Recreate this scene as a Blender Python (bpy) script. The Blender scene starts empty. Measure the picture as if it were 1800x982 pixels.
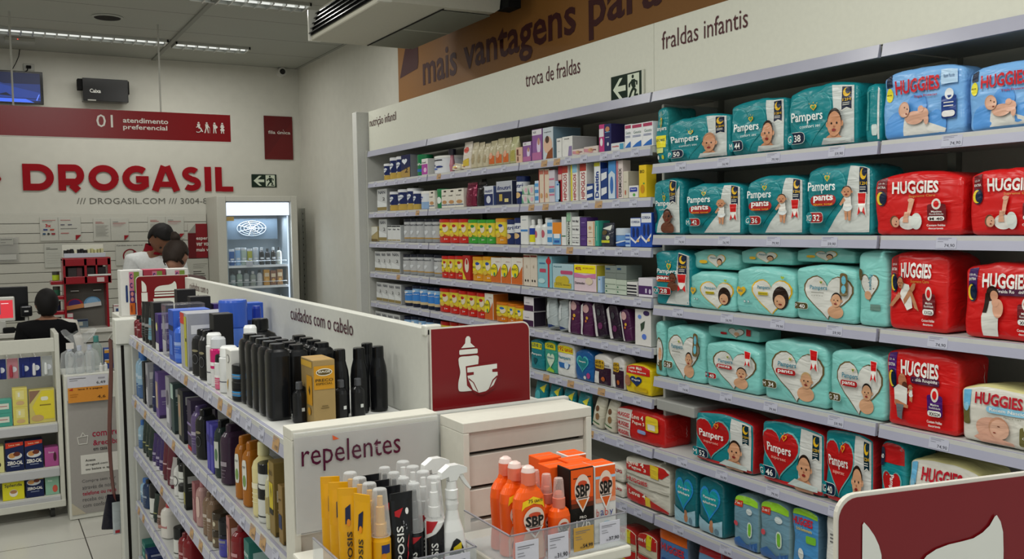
import bpy, bmesh, math, random
from mathutils import Vector, Matrix, noise, geometry
sc = bpy.context.scene
COL = sc.collection
# ------------------------------------------------------------------ camera, world, lights, exposure
f, yaw, pitch, roll = 1633.236, 0.51987617, 0.0585933, -0.01512617
fw = Vector((math.sin(yaw)*math.cos(pitch), math.cos(yaw)*math.cos(pitch), -math.sin(pitch)))
r0 = Vector((math.cos(yaw), -math.sin(yaw), 0)); u0 = r0.cross(fw)
rr = r0*math.cos(roll)+u0*math.sin(roll); uu = -r0*math.sin(roll)+u0*math.cos(roll)
cd = bpy.data.cameras.new('camera'); cam = bpy.data.objects.new('camera', cd); COL.objects.link(cam)
M4 = Matrix((rr, uu, -fw)).transposed().to_4x4(); M4.translation = Vector((0, 0, 1.65)); cam.matrix_world = M4
cd.sensor_width = 36; cd.lens = f/1800*36; cd.clip_start = .02; sc.camera = cam
sc.view_settings.view_transform = 'Standard'; sc.view_settings.look = 'None'
sc.view_settings.exposure = 0.52; sc.view_settings.gamma = 1; sc.view_settings.use_curve_mapping = False
W = bpy.data.worlds.new('world'); sc.world = W; W.use_nodes = True
W.node_tree.nodes['Background'].inputs[0].default_value = (.95, 1, .98, 1)
W.node_tree.nodes['Background'].inputs[1].default_value = .36
LAMP_W = 13.0
def lamp(name, x, y, z, sx, sy, w):
    d = bpy.data.lights.new(name, 'AREA'); d.shape = 'RECTANGLE'; d.size = sx; d.size_y = sy; d.energy = w; d.color = (1, .985, .93)
    o = bpy.data.objects.new(name, d); COL.objects.link(o); o.location = (x, y, z); return o
# ------------------------------------------------------------------ materials
def lin(h):
    h = h.lstrip('#'); c = [int(h[i:i+2], 16)/255 for i in (0, 2, 4)]
    return tuple((v/12.92 if v <= .04045 else ((v+.055)/1.055)**2.4) for v in c)+(1,)
MC = {}
def mat(h, kind='paper'):
    k = (h, kind)
    if k in MC: return MC[k]
    m = bpy.data.materials.new(kind+'_'+h); m.use_nodes = True; MC[k] = m
    nt = m.node_tree; b = nt.nodes['Principled BSDF']; N = nt.nodes.new; L = nt.links.new
    c = lin(h); b.inputs['Base Color'].default_value = c
    rough, bump, bs, var = {'paper': (.5, 0, 60, .05), 'gloss': (.22, 0, 30, .03), 'film': (.27, .6, 22, .06), 'metal': (.3, 0, 40, .05), 'wall': (.85, .03, 12, .06),
        'skin': (.5, .02, 200, .08), 'cloth': (.9, .15, 60, .12), 'hair': (.65, .5, 60, .2), 'rail': (.25, .02, 8, .08), 'matte': (.75, .02, 80, .05),
        'clear': (.12, .02, 20, 0), 'glow': (.5, 0, 1, 0), 'foil': (.2, .5, 30, .1), 'glass': (.02, 0, 1, 0), 'frost': (.35, 0, 1, 0)}[kind]
    b.inputs['Roughness'].default_value = rough; b.inputs['Specular IOR Level'].default_value = {'gloss': .35, 'matte': .15, 'paper': .25, 'film': .45, 'hair': .2, 'cloth': .1, 'skin': .25, 'wall': .1}.get(kind, .5)
    if kind == 'metal' or kind == 'foil': b.inputs['Metallic'].default_value = .8 if kind == 'metal' else .5
    if kind in ('clear', 'frost', 'glass'):
        nt.nodes.remove(b); t = N('ShaderNodeBsdfTransparent'); g = N('ShaderNodeBsdfPrincipled'); mx = N('ShaderNodeMixShader')
        g.inputs['Base Color'].default_value = c; g.inputs['Roughness'].default_value = rough
        fr = N('ShaderNodeLayerWeight'); fr.inputs[0].default_value = .25
        mr = N('ShaderNodeMapRange'); mr.inputs[3].default_value = {'clear': .14, 'frost': .28, 'glass': .06}[kind]; mr.inputs[4].default_value = {'clear': .6, 'frost': .85, 'glass': .4}[kind]
        L(fr.outputs['Facing'], mr.inputs[0]); L(mr.outputs[0], mx.inputs[0]); L(t.outputs[0], mx.inputs[1]); L(g.outputs[0], mx.inputs[2])
        L(mx.outputs[0], nt.nodes['Material Output'].inputs[0]); return m
    if kind == 'glow':
        b.inputs['Emission Color'].default_value = c; b.inputs['Emission Strength'].default_value = 1.0; b.inputs['Base Color'].default_value = (0, 0, 0, 1); return m
    tc = N('ShaderNodeTexCoord'); nz = N('ShaderNodeTexNoise'); nz.inputs['Scale'].default_value = bs; nz.inputs['Detail'].default_value = 3
    L(tc.outputs['Object'], nz.inputs['Vector'])
    mr = N('ShaderNodeMapRange'); mr.inputs[3].default_value = 1-var; mr.inputs[4].default_value = 1+var; L(nz.outputs[0], mr.inputs[0])
    vm = N('ShaderNodeVectorMath'); vm.operation = 'SCALE'; vm.inputs[0].default_value = c[:3]; L(mr.outputs[0], vm.inputs['Scale']); L(vm.outputs[0], b.inputs['Base Color'])
    if bump:
        bp = N('ShaderNodeBump'); bp.inputs['Strength'].default_value = bump; bp.inputs['Distance'].default_value = .01 if kind in ('film', 'foil') else .002
        if kind in ('film', 'foil'):
            nz2 = N('ShaderNodeTexNoise'); nz2.inputs['Scale'].default_value = 16; nz2.inputs['Detail'].default_value = 2; nz2.inputs['Distortion'].default_value = 1.2
            mp = N('ShaderNodeMapping'); mp.inputs['Scale'].default_value = (.6, 1, 1.6); L(tc.outputs['Object'], mp.inputs[0]); L(mp.outputs[0], nz2.inputs['Vector']); L(nz2.outputs[0], bp.inputs['Height'])
        else: L(nz.outputs[0], bp.inputs['Height'])
        L(bp.outputs[0], b.inputs['Normal'])
    return m
# ------------------------------------------------------------------ object helpers
def link(o, parent=None):
    COL.objects.link(o)
    if parent is not None: o.parent = parent
    return o
def thing(name, label, cat, loc=(0, 0, 0), rz=0, group=None, rot=None):
    o = bpy.data.objects.new(name, None); link(o); o.empty_display_size = .05
    o.location = loc; o.rotation_euler = rot or (0, 0, rz)
    o['label'] = label; o['category'] = cat
    if group: o['group'] = group
    return o
def tag(o, label, cat, group=None):
    o['label'] = label; o['category'] = cat
    if group: o['group'] = group
    return o
class MB:
    def __init__(s): s.v = []; s.f = []; s.m = []; s.mats = []; s.sm = []
    def mi(s, m):
        if m not in s.mats: s.mats.append(m)
        return s.mats.index(m)
    def add(s, vs, fs, m, smooth=False):
        n = len(s.v); s.v += [tuple(v) for v in vs]; i = s.mi(m)
        for q in fs: s.f.append(tuple(n+a for a in q)); s.m.append(i); s.sm.append(smooth)
        return s
    def box(s, x0, x1, y0, y1, z0, z1, m, M=None):
        v = [Vector((x, y, z)) for z in (z0, z1) for y in (y0, y1) for x in (x0, x1)]
        if M: v = [M @ a for a in v]
        return s.add(v, [(0, 2, 3, 1), (4, 5, 7, 6), (0, 1, 5, 4), (2, 6, 7, 3), (0, 4, 6, 2), (1, 3, 7, 5)], m)
    def bevbox(s, x0, x1, y0, y1, z0, z1, m, b=.004):
        bm = bmesh.new(); bmesh.ops.create_cube(bm, size=1)
        for v in bm.verts: v.co = Vector(((x0+x1)/2+v.co.x*(x1-x0), (y0+y1)/2+v.co.y*(y1-y0), (z0+z1)/2+v.co.z*(z1-z0)))
        bmesh.ops.bevel(bm, geom=bm.edges[:], offset=min(b, .45*min(x1-x0, y1-y0, z1-z0)), segments=2, profile=.5, affect='EDGES')
        bm.verts.index_update(); s.add([v.co.copy() for v in bm.verts], [[v.index for v in q.verts] for q in bm.faces], m); bm.free(); return s
    def tube(s, a, b, r, m, n=10, r2=None):
        a = Vector(a); b = Vector(b); d = (b-a).normalized(); p = d.orthogonal().normalized(); q = d.cross(p); r2 = r if r2 is None else r2
        vs = [a+(p*math.cos(t)+q*math.sin(t))*r for t in [2*math.pi*i/n for i in range(n)]]+[b+(p*math.cos(t)+q*math.sin(t))*r2 for t in [2*math.pi*i/n for i in range(n)]]
        s.add(vs, [(i, (i+1) % n, n+(i+1) % n, n+i) for i in range(n)], m, True); s.add([v.copy() for v in vs], [tuple(range(n))[::-1], tuple(range(n, 2*n))], m); return s
    def poly(s, pts, m): return s.add(pts, [tuple(range(len(pts)))], m)
    def prism(s, pts, y0, y1, m):   # outline in xz, from y0 to y1
        n = len(pts); vs = [(x, y0, z) for x, z in pts]+[(x, y1, z) for x, z in pts]
        tri = geometry.tessellate_polygon([[Vector((x, z, 0)) for x, z in pts]])
        s.add(vs, [tuple(t) for t in tri]+[(a+n, b+n, c+n) for a, b, c in tri]+[(i, (i+1) % n, n+(i+1) % n, n+i) for i in range(n)], m); return s
    def mesh(s, name):
        me = bpy.data.meshes.new(name); me.from_pydata(s.v, [], s.f)
        for m in s.mats: me.materials.append(m)
        me.polygons.foreach_set('material_index', s.m); me.polygons.foreach_set('use_smooth', s.sm); me.update(); return me
    def build(s, name, parent=None):
        return link(bpy.data.objects.new(name, s.mesh(name)), parent)
def fixn(me):
    bm = bmesh.new(); bm.from_mesh(me); bmesh.ops.recalc_face_normals(bm, faces=bm.faces); bm.to_mesh(me); bm.free(); return me
def struct(o): o['kind'] = 'structure'; return o
# ------------------------------------------------------------------ text outlines
TC = {}
def text_mesh(s, bold):
    k = (s, bold)
    if k in TC: return TC[k]
    c = bpy.data.curves.new('t', 'FONT'); c.body = s; c.resolution_u = 2; c.offset = {0: 0, 1: .016, 2: .032, 3: .018}[bold]; c.fill_mode = 'FRONT'
    o = bpy.data.objects.new('t', c); COL.objects.link(o)
    me = bpy.data.meshes.new_from_object(o.evaluated_get(bpy.context.evaluated_depsgraph_get()))
    me.calc_loop_triangles()
    vs = [v.co.copy() for v in me.vertices]; tr = [tuple(t.vertices) for t in me.loop_triangles]
    bpy.data.objects.remove(o); bpy.data.curves.remove(c); bpy.data.meshes.remove(me)
    x0 = min(v.x for v in vs); x1 = max(v.x for v in vs); y0 = min(v.y for v in vs); y1 = max(v.y for v in vs)
    TC[k] = ([((v.x-x0)/(x1-x0)-.5, (v.y-y0)/(y1-y0)-.5) for v in vs], tr); return TC[k]
# ------------------------------------------------------------------ flat printed shapes in 0..1 coordinates of a front
def Rc(a, b, c, d, col): return ('p', [(a, b), (c, b), (c, d), (a, d)], col)
def El(cx, cy, rx, ry, col, n=20): return ('p', [(cx+rx*math.cos(2*math.pi*i/n), cy+ry*math.sin(2*math.pi*i/n)) for i in range(n)], col)
def Pg(pts, col): return ('p', pts, col)
def Ht(cx, cy, rx, ry, col, n=30):
    P = []
    for i in range(n):
        t = 2*math.pi*i/n; P.append((cx+rx*math.sin(t)**3, cy+ry*(13*math.cos(t)-5*math.cos(2*t)-2*math.cos(3*t)-math.cos(4*t))/15))
    return ('p', P, col)
def Rr(a, b, c, d, col, r=.3):
    rx = min(c-a, d-b)*r; P = []
    for cx, cy, t0 in ((c-rx, d-rx, 0), (a+rx, d-rx, 90), (a+rx, b+rx, 180), (c-rx, b+rx, 270)):
        for k in range(4): t = math.radians(t0+k*30); P.append((cx+rx*math.cos(t), cy+rx*math.sin(t)))
    return ('p', P, col)
def T(s, cx, cy, w, h, col, bold=1, rot=0): return ('t', s, cx, cy, w, h, col, bold, rot)
def splittri(t, L):
    out = []; st = [t]
    while st:
        a, b, c = st.pop(); e = [(math.dist(a, b), 0), (math.dist(b, c), 1), (math.dist(c, a), 2)]; m = max(e)
        if m[0] <= L: out.append((a, b, c)); continue
        if m[1] == 1: a, b, c = b, c, a
        elif m[1] == 2: a, b, c = c, a, b
        q = ((a[0]+b[0])/2, (a[1]+b[1])/2); st += [(a, q, c), (q, b, c)]
    return out
def decal(F, w, h, shapes, kind, L=None, e0=.0006, de=.00025, edge=.004):
    """returns (print mesh builder, lettering mesh builder); F(x,z,e) in metres, x centred, z from 0"""
    P = MB(); Q = MB(); e = e0
    for s in shapes:
        e += de
        if s[0] == 'p':
            pts = [((min(max(u, 0), 1)-.5)*(w-edge), edge/2+min(max(v, 0), 1)*(h-edge)) for u, v in s[1]]
            tri = geometry.tessellate_polygon([[Vector((a, b, 0)) for a, b in pts]]); tris = [(pts[a], pts[b], pts[c]) for a, b, c in tri]; B = P; col = s[2]
        else:
            _, st, cx, cy, tw, th, col, bold, rot = s; vs, tr = text_mesh(st, bold); cr, sr = math.cos(math.radians(rot)), math.sin(math.radians(rot)); pts = []
            for a, b in vs:
                if rot in (90, -90): X, Z = a*tw*h, b*th*w
                else: X, Z = a*tw*w, b*th*h
                pts.append(((cx-.5)*w+X*cr-Z*sr, cy*h+X*sr+Z*cr))
            tris = [(pts[a], pts[b], pts[c]) for a, b, c in tr]; B = Q
        if L: tris = [q for t in tris for q in splittri(t, L)]
        idx = {}; V = []; Fc = []
        for t in tris:
            q = []
            for p in t:
                k = (round(p[0], 5), round(p[1], 5))
                if k not in idx: idx[k] = len(V); V.append(F(p[0], p[1], e))
                q.append(idx[k])
            if len(set(q)) == 3:
                a, b, c = t
                if (b[0]-a[0])*(c[1]-a[1])-(b[1]-a[1])*(c[0]-a[0]) < 0: q = q[::-1]
                Fc.append(tuple(q))
        if Fc: B.add(V, Fc, mat(col, kind), True)
    return P, Q
def flatF(x, z, e): return (x, -e, z)
def sign_text(parent, s, x, z, w, h, col, y=-.001, bold=0, kind='paper', name='lettering'):
    P, Q = decal(lambda a, b, e: (x+a, y-e, z+b), w, h, [T(s, .5, .5, 1, 1, col, bold)], kind); return Q.build(name, parent)
# ------------------------------------------------------------------ product bodies
def sup(t, p):
    c, s = math.cos(t), math.sin(t); return math.copysign(abs(c)**(2/p), c), math.copysign(abs(s)**(2/p), s)
def loft(B, prof, w, d, h, m, p=2, n=20, bands=None, z0=0):
    """prof rows (z, half width factor, half depth factor); bands rows (z top, material)"""
    rows = list(prof)
    if bands:
        for zb, _ in bands[:-1]:
            for i in range(len(rows)-1):
                if rows[i][0] < zb-1e-4 and rows[i+1][0] > zb+1e-4:
                    a, b = rows[i], rows[i+1]; t = (zb-a[0])/(b[0]-a[0]); rows.insert(i+1, tuple(a[k]+(b[k]-a[k])*t for k in range(3))); break
    V = []
    for z, a, b in rows:
        for i in range(n):
            c, s = sup(2*math.pi*i/n, p); V.append((c*a*w/2, s*b*d/2, z0+z*h))
    for j in range(len(rows)-1):
        mm = m
        if bands:
            zm = (rows[j][0]+rows[j+1][0])/2
            for zb, bm_ in bands:
                mm = bm_
                if zm < zb: break
        o = len(B.v); B.add(V[j*n:(j+2)*n], [(i, (i+1) % n, n+(i+1) % n, n+i) for i in range(n)], mm, True)
    B.add(V[:n], [tuple(range(n))[::-1]], m); B.add(V[-n:], [tuple(range(n))], bands[-1][1] if bands else m)
def loftF(prof, w, d, h, p, lim=.97):
    def F(x, z, e):
        t = min(max(z/h, prof[0][0]), prof[-1][0])
        for i in range(len(prof)-1):
            if prof[i][0] <= t <= prof[i+1][0]:
                k = (t-prof[i][0])/max(1e-6, prof[i+1][0]-prof[i][0]); a = prof[i][1]+(prof[i+1][1]-prof[i][1])*k; b = prof[i][2]+(prof[i+1][2]-prof[i][2])*k; break
        a = a*w/2+e; b = b*d/2+e
        if p <= 2.01:
            th = max(-1.45, min(1.45, x/(w/2)*1.2)); return (a*math.sin(th), -b*math.cos(th), z)
        q = min(abs(x)/a, lim); return (math.copysign(q*a, x), -b*(1-q**p)**(1/p)-e*.5, z)
    return F
PR = dict(
 can=([(0, .96, .96), (.02, 1, 1), (.86, 1, 1)], 2, [(.86, 1.02, 1.02), (.98, 1.02, 1.02), (1, .97, .97)], 'lid'),
 jar=([(0, .93, .93), (.05, 1, 1), (.6, 1, 1), (.62, .92, .92)], 2, [(.62, 1, 1), (.97, 1, 1), (1, .95, .95)], 'lid'),
 bottle=([(0, .92, .92), (.03, 1, 1), (.66, 1, 1), (.74, .85, .85), (.8, .45, .45), (.84, .42, .42)], 2, [(.82, .5, .5), (.98, .48, .48), (1, .42, .42)], 'cap'),
 aerosol=([(0, .96, .96), (.02, 1, 1), (.74, 1, 1), (.78, .85, .85)], 2, [(.78, .92, .92), (.96, .88, .88), (1, .7, .7)], 'cap'),
 flask=([(0, .9, .9), (.03, 1, 1), (.7, 1, 1), (.8, .93, .9), (.86, .7, .7), (.88, .42, .55)], 3.2, [(.87, .5, .62), (.98, .48, .6), (1, .4, .52)], 'cap'),
 tube=([(.13, .8, .85), (.16, .9, .9), (.6, .97, .6), (.93, 1, .12), (1, 1, .1)], 2.2, [(0, .74, .78), (.02, .78, .82), (.13, .78, .82)], 'cap'),
 slab=([(0, .9, .9), (.03, 1, 1), (.84, 1, 1), (.9, .93, .92), (.93, .75, .75), (.94, .5, .5)], 4, [(.93, .62, .6), (.99, .6, .58), (1, .55, .52)], 'cap'),
 shoulder=([(0, .95, .95), (.02, 1, 1), (.55, 1, 1), (.68, .9, .9), (.8, .68, .68), (.84, .62, .62)], 2, [(.83, .66, .66), (.985, .64, .64), (1, .58, .58)], 'cap'),
 pouch=([(0, .9, .75), (.05, .96, 1), (.4, 1, .95), (.75, .97, .6), (.9, .95, .12), (1, .95, .08)], 2.6, None, None),
 tubebrush=([(0, .6, .6), (.3, .8, .8), (.6, .5, .5), (.75, .5, .5)], 2, [(.74, 1, 1), (1, 1, 1)], 'brush_head'),
)
def pack_funcs(w, d, h, seed, puff=.075):
    r = min(.07*d+.005, .015, w*.2, h*.2); bul = puff*d*.5
    so = seed*7.31
    def deform(p):
        x, y, z = p; s = max(-1, min(1, x/(w/2))); t = max(-1, min(1, 2*z/h-1)); q = max(-1, min(1, y/(d/2)))
        nz = noise.noise(Vector((x*14+so, y*14, z*14)))*.005*min(1, d/.08)+noise.noise(Vector((x*38+so, y*38+9, z*20)))*.0022
        y2 = y*(1-(bul/(d/2))*(1-(1-s*s)*(1-t**4)))+q*nz
        x2 = x*(1-.018*t**4)+s*nz*.7
        z2 = z+(t > 0)*(t**3)*(1-s*s)*.006-(t > 0)*t**4*abs(s)**3*.012+t*nz*(t > 0)
        return Vector((x2, y2, max(0, z2)))
    def surf(x, y, z):
        c = Vector((max(-w/2+r, min(w/2-r, x)), max(-d/2+r, min(d/2-r, y)), max(r, min(h-r, z)))); dv = Vector((x, y, z))-c
        return deform(c+dv.normalized()*r) if dv.length > 1e-9 else deform(c)
    def F(x, z, e):
        v = surf(max(-w/2+.001, min(w/2-.001, x)), -d/2, max(.001, min(h-.001, z))); return (v.x, v.y-e*2.2, v.z)
    def body(m, side=None):
        B = MB()
        def ax(a0, a1, k):
            L = [a0, a0+r*.4, a0+r]; n = max(2, int((a1-a0-2*r)/.022)+1)
            L += [a0+r+(a1-a0-2*r)*i/n for i in range(1, n)]; return L+[a1-r, a1-r*.4, a1]
        X, Y, Z = ax(-w/2, w/2, 0), ax(-d/2, d/2, 0), ax(0, h, 0)
        def grid(A, Bq, fn, mm):
            na, nb = len(A), len(Bq); V = [surf(*fn(a, b)) for b in Bq for a in A]
            B.add(V, [(j*na+i, j*na+i+1, (j+1)*na+i+1, (j+1)*na+i) for j in range(nb-1) for i in range(na-1)], mm, True)
        sd = side or m
        grid(X, Z, lambda a, b: (a, -d/2, b), m); grid(X[::-1], Z, lambda a, b: (a, d/2, b), m)
        grid(Y, Z, lambda a, b: (w/2, a, b), sd); grid(Y[::-1], Z, lambda a, b: (-w/2, a, b), sd)
        grid(X, Y, lambda a, b: (a, b, h), sd); grid(X, Y[::-1], lambda a, b: (a, b, 0), m)
        me = B.mesh('body'); bm = bmesh.new(); bm.from_mesh(me); bmesh.ops.remove_doubles(bm, verts=bm.verts, dist=1e-5); bm.to_mesh(me); bm.free(); return me
    return F, body
PCACHE = {}
def product_parts(kind, style, w, d, h, seed=0):
    """list of (part name, mesh) ; cached so repeats share meshes"""
    k = (kind, style, round(w, 3), round(d, 3), round(h, 3), seed if kind == 'pack' else 0)
    if k in PCACHE: return PCACHE[k]
    S = STY[style]; body = S['c']; parts = []; fin = S.get('fin', {'pack': 'film', 'pouch': 'film', 'box': 'paper'}.get(kind, 'gloss'))
    L = None
    if kind == 'box':
        B = MB(); B.bevbox(-w/2, w/2, -d/2, d/2, 0, h, mat(body, fin), .0015)
        sc_ = S.get('side')
        if sc_: B.box(w/2-.001, w/2+.0002, -d/2+.002, d/2-.002, .002, h-.002, mat(sc_, fin)); B.box(-w/2+.002, w/2-.002, -d/2+.002, d/2-.002, h-.001, h+.0002, mat(S.get('top', sc_), fin))
        B.box(-w/2+.0025, w/2-.0025, -.0004, .0004, h-.0005, h+.0005, mat('9a968c', 'matte'))
        parts.append(('carton', fixn(B.mesh('carton')))); F = lambda x, z, e: (x, -d/2-e, z)
        if S.get('wrap'):
            P, Q = decal(lambda x, z, e: (w/2+.0003+e, x, z), d, h, S['wrap'], fin, None, edge=.004); parts.append(('side_print', P.mesh('side_print'))) if P.f else None
    elif kind == 'pack':
        F, bd = pack_funcs(w, d, h, seed); parts.append(('wrapper', bd(mat(body, fin), mat(S['side'], fin) if S.get('side') else None))); L = .025
        B = MB()   # crimped seam along the near side and a gathered end
        z = [i/10 for i in range(11)]; V = []
        for i, t in enumerate(z): zz = .02+t*(h-.05); ww = w/2-.004+noise.noise(Vector((zz*30, seed, 1)))*.003; V += [(ww-.006, d*.28, zz), (ww+.004, d*.28+.004*(i % 2), zz)]
        B.add(V, [(2*i, 2*i+1, 2*i+3, 2*i+2) for i in range(10)], mat(S.get('seam', 'd8d8d2'), 'film'), True); parts.append(('side_seam', B.mesh('side_seam')))
    else:
        prof, p, lid, ln = PR[kind]; p = S.get('p', p); B = MB(); bands = [(t, mat(c, fin)) for t, c in S['bands']] if S.get('bands') else None
        loft(B, prof, w, d, h, mat(body, fin), p, 20, bands); parts.append(('bag' if kind == 'pouch' else 'tin' if kind == 'can' else 'handle' if kind == 'tubebrush' else 'body', fixn(B.mesh('body'))))
        if lid:
            B = MB(); loft(B, lid, w, d, h, mat(S.get('lid', 'e8e8e4'), S.get('lidfin', 'gloss')), p, 20); parts.append((ln, fixn(B.mesh(ln))))
        F = loftF(prof, w, d, h, p); L = .012 if kind != 'pouch' else .02
    pr = S.get('print')
    if pr:
        dk = fin if fin not in ('clear', 'frost', 'foil') else 'gloss'
        P, Q = decal(F, w, h, pr(S) if callable(pr) else pr, dk, L, edge=.004 if kind in ('box', 'pack') else .012)
        if P.f: parts.append(('printed_design', P.mesh('printed_design')))
        if Q.f: parts.append(('lettering', Q.mesh('lettering')))
    PCACHE[k] = parts; return parts
def product(kind, style, x, y, z, w, d, h, label, rz=0, tilt=0, group=None, seed=0, frontref=True):
    S = STY[style]
    R3 = Matrix.Rotation(rz, 3, 'Z')
    off = R3 @ Vector((0, d/2, 0)) if frontref else Vector((0, 0, 0))
    lift = abs(math.sin(math.radians(tilt)))*w/2
    R = (Matrix.Rotation(rz, 4, 'Z') @ Matrix.Rotation(math.radians(tilt), 4, 'Y')).to_euler()
    t = thing(S['n'], label, S['cat'], (x+off.x, y+off.y, z+lift), 0, group, R)
    for nm, me in product_parts(kind, style, w, d, h, seed): link(bpy.data.objects.new(nm, me), t)
    return t
# ------------------------------------------------------------------ artwork of the packs
TEAL, MINT, RED, NAVY, GOLD = '16848c', '86cfc8', 'cf1b1c', '10203c', 'e2b524'
def baby(cx, cy, sx, sy, skin='d8a080', hair='2a1c14', body=True, cl=None):
    o = []
    if body: o += [El(cx-.2*sx, cy-1.75*sy, 1.5*sx, .95*sy, cl or skin), Pg([(cx-.5*sx, cy-.5*sy), (cx+.5*sx, cy-.5*sy), (cx+.7*sx, cy-1.4*sy), (cx-.7*sx, cy-1.4*sy)], skin)]
    o += [El(cx-sx*.98, cy-.1*sy, .2*sx, .22*sy, skin), El(cx+sx*.98, cy-.1*sy, .2*sx, .22*sy, skin), El(cx, cy+.13*sy, .98*sx, .93*sy, hair), El(cx, cy-.1*sy, .93*sx, .93*sy, skin),
          El(cx-.36*sx, cy-.05*sy, .12*sx, .09*sy, '1c1310', 8), El(cx+.36*sx, cy-.05*sy, .12*sx, .09*sy, '1c1310', 8), El(cx, cy-.3*sy, .1*sx, .08*sy, 'a86a4c', 8), El(cx, cy-.55*sy, .28*sx, .11*sy, '8a2a28', 10)]
    return o
def standing(cx, cy, s, skin='c9906c', hair='2a1c14', cl='e4e4de'):
    sx, sy = s, s*1.05
    return [Pg([(cx-.5*sx, cy-5.2*sy), (cx-.1*sx, cy-5.2*sy), (cx, cy-3*sy), (cx-.7*sx, cy-3*sy)], skin), Pg([(cx+.2*sx, cy-5.4*sy), (cx+.6*sx, cy-5.4*sy), (cx+.8*sx, cy-3*sy), (cx, cy-3*sy)], skin),
            El(cx+.05*sx, cy-2.9*sy, .95*sx, .75*sy, 'dfe6e6'), Pg([(cx-.75*sx, cy-2.8*sy), (cx+.85*sx, cy-2.8*sy), (cx+.7*sx, cy-.8*sy), (cx-.6*sx, cy-.8*sy)], cl), Pg([(cx-.7*sx, cy-1*sy), (cx-1.5*sx, cy-2.3*sy), (cx-1.2*sx, cy-2.6*sy), (cx-.3*sx, cy-1.6*sy)], skin)]+baby(cx, cy, sx, sy, skin, hair, False)
def ribbon(u, v, s=.1, c=NAVY, t='12H'):
    return [Pg([(u, v), (u+s, v), (u+s, v-.42), (u+s/2, v-.38), (u, v-.42)], 'e6e4dc'), Pg([(u+.008, v-.01), (u+s-.008, v-.01), (u+s-.008, v-.4), (u+s/2, v-.36), (u+.008, v-.4)], c), El(u+s/2, v-.11, s*.34, .08, GOLD), El(u+s*.62, v-.085, s*.24, .058, c), T(t, u+s/2, v-.245, s*.7, .045, GOLD), Rc(u+s*.2, v-.3, u+s*.8, v-.29, 'e6e4dc'), Rc(u+s*.2, v-.33, u+s*.8, v-.32, 'e6e4dc')]
def medal(u, v, s=.1):
    return [Pg([(u, v), (u+s, v), (u+s*.9, v-.18), (u+s, v-.34), (u+s/2, v-.27), (u, v-.34), (u+s*.1, v-.18)], 'e8e6e0'), Pg([(u+.01, v-.01), (u+s-.01, v-.01), (u+s*.85, v-.16), (u+s*.15, v-.16)], RED), El(u+s/2, v-.22, s*.3, .06, 'f2f0ea'), Pg([(u+.01, v-.33), (u+.03, v-.2), (u+s*.4, v-.28)], RED), Pg([(u+s-.01, v-.33), (u+s-.03, v-.2), (u+s*.6, v-.28)], RED)]
def badge(u, v, a, b, c, w=.26, h=.13):
    return [Rr(u, v, u+w, v+h, 'dfe6e2', .35), Rr(u+.006, v+.008, u+w-.006, v+h-.008, c, .35), El(u+w*.17, v+h/2, w*.2, h*.52, TEAL if c != '5a5130' else c), T(a, u+w*.17, v+h/2, w*.2 if len(a) < 2 else w*.3, h*.55, 'f2f2ee', 0), T(b, u+w*.63, v+h/2, w*.38, h*.58, 'f2f2ee', 1)]
def sparkheart(cx, cy, s, c=GOLD, i='3f9a5c'): return [Ht(cx, cy, s, s*1.2, c), Ht(cx, cy, s*.6, s*.75, i), Rc(cx-s*.1, cy+s*1.4, cx+s*.1, cy+s*1.9, c), Pg([(cx+s*.9, cy+s*1.2), (cx+s*1.1, cy+s*1.1), (cx+s*1.4, cy+s*1.6)], c), Pg([(cx-s*.9, cy+s*1.2), (cx-s*1.1, cy+s*1.1), (cx-s*1.4, cy+s*1.6)], c)]
def confort(a, b, skin='c9906c', hair='2a1c14', x=.33):
    return lambda S: [Ht(.34, .52, .33, .46, '3a9ea4'), Ht(.34, .515, .315, .44, '1a878f'), Pg([(.62, .0), (.7, .55), (.66, .97), (.97, .97), (.97, .0)], 'c9cfcc')]+ribbon(.8, .95, .15)+sparkheart(.42, .66, .045)+[T('Pampers', x, .5, .46, .2, 'eef2f0', 1), T('confort sec', x+.05, .36, .3, .055, 'dfe8e6', 0)]+baby(.74, .36, .1, .22, skin, hair)+[Pg([(.55, 0), (.6, .12), (.97, .1), (.97, 0)], 'c9cfcc')]+badge(.04, .07, a, b, NAVY, .28, .2)
def pants(a, b, skin='c9906c', hair='3a261a'):
    return lambda S: [Ht(.3, .6, .34, .42, '3a9ea4'), Ht(.3, .595, .325, .4, '1a878f'), Pg([(.33, .02), (.6, .4), (.7, .97), (.98, .97), (.98, .02)], 'ccd1cd')]+ribbon(.83, .97, .13)+medal(.82, .6, .13)+standing(.69, .62, .075, skin, hair)+sparkheart(.4, .82, .04)+[T('Pampers', .31, .69, .44, .17, 'eef2f0', 1), Rr(.12, .42, .55, .585, 'a81c1e', .5), T('pants', .34, .53, .33, .12, 'f4f2ee', 2), T('ajuste total', .34, .445, .32, .04, 'f0a42a', 1)]+badge(.06, .17, a, b, 'a81c1e', .3, .16)
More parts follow.
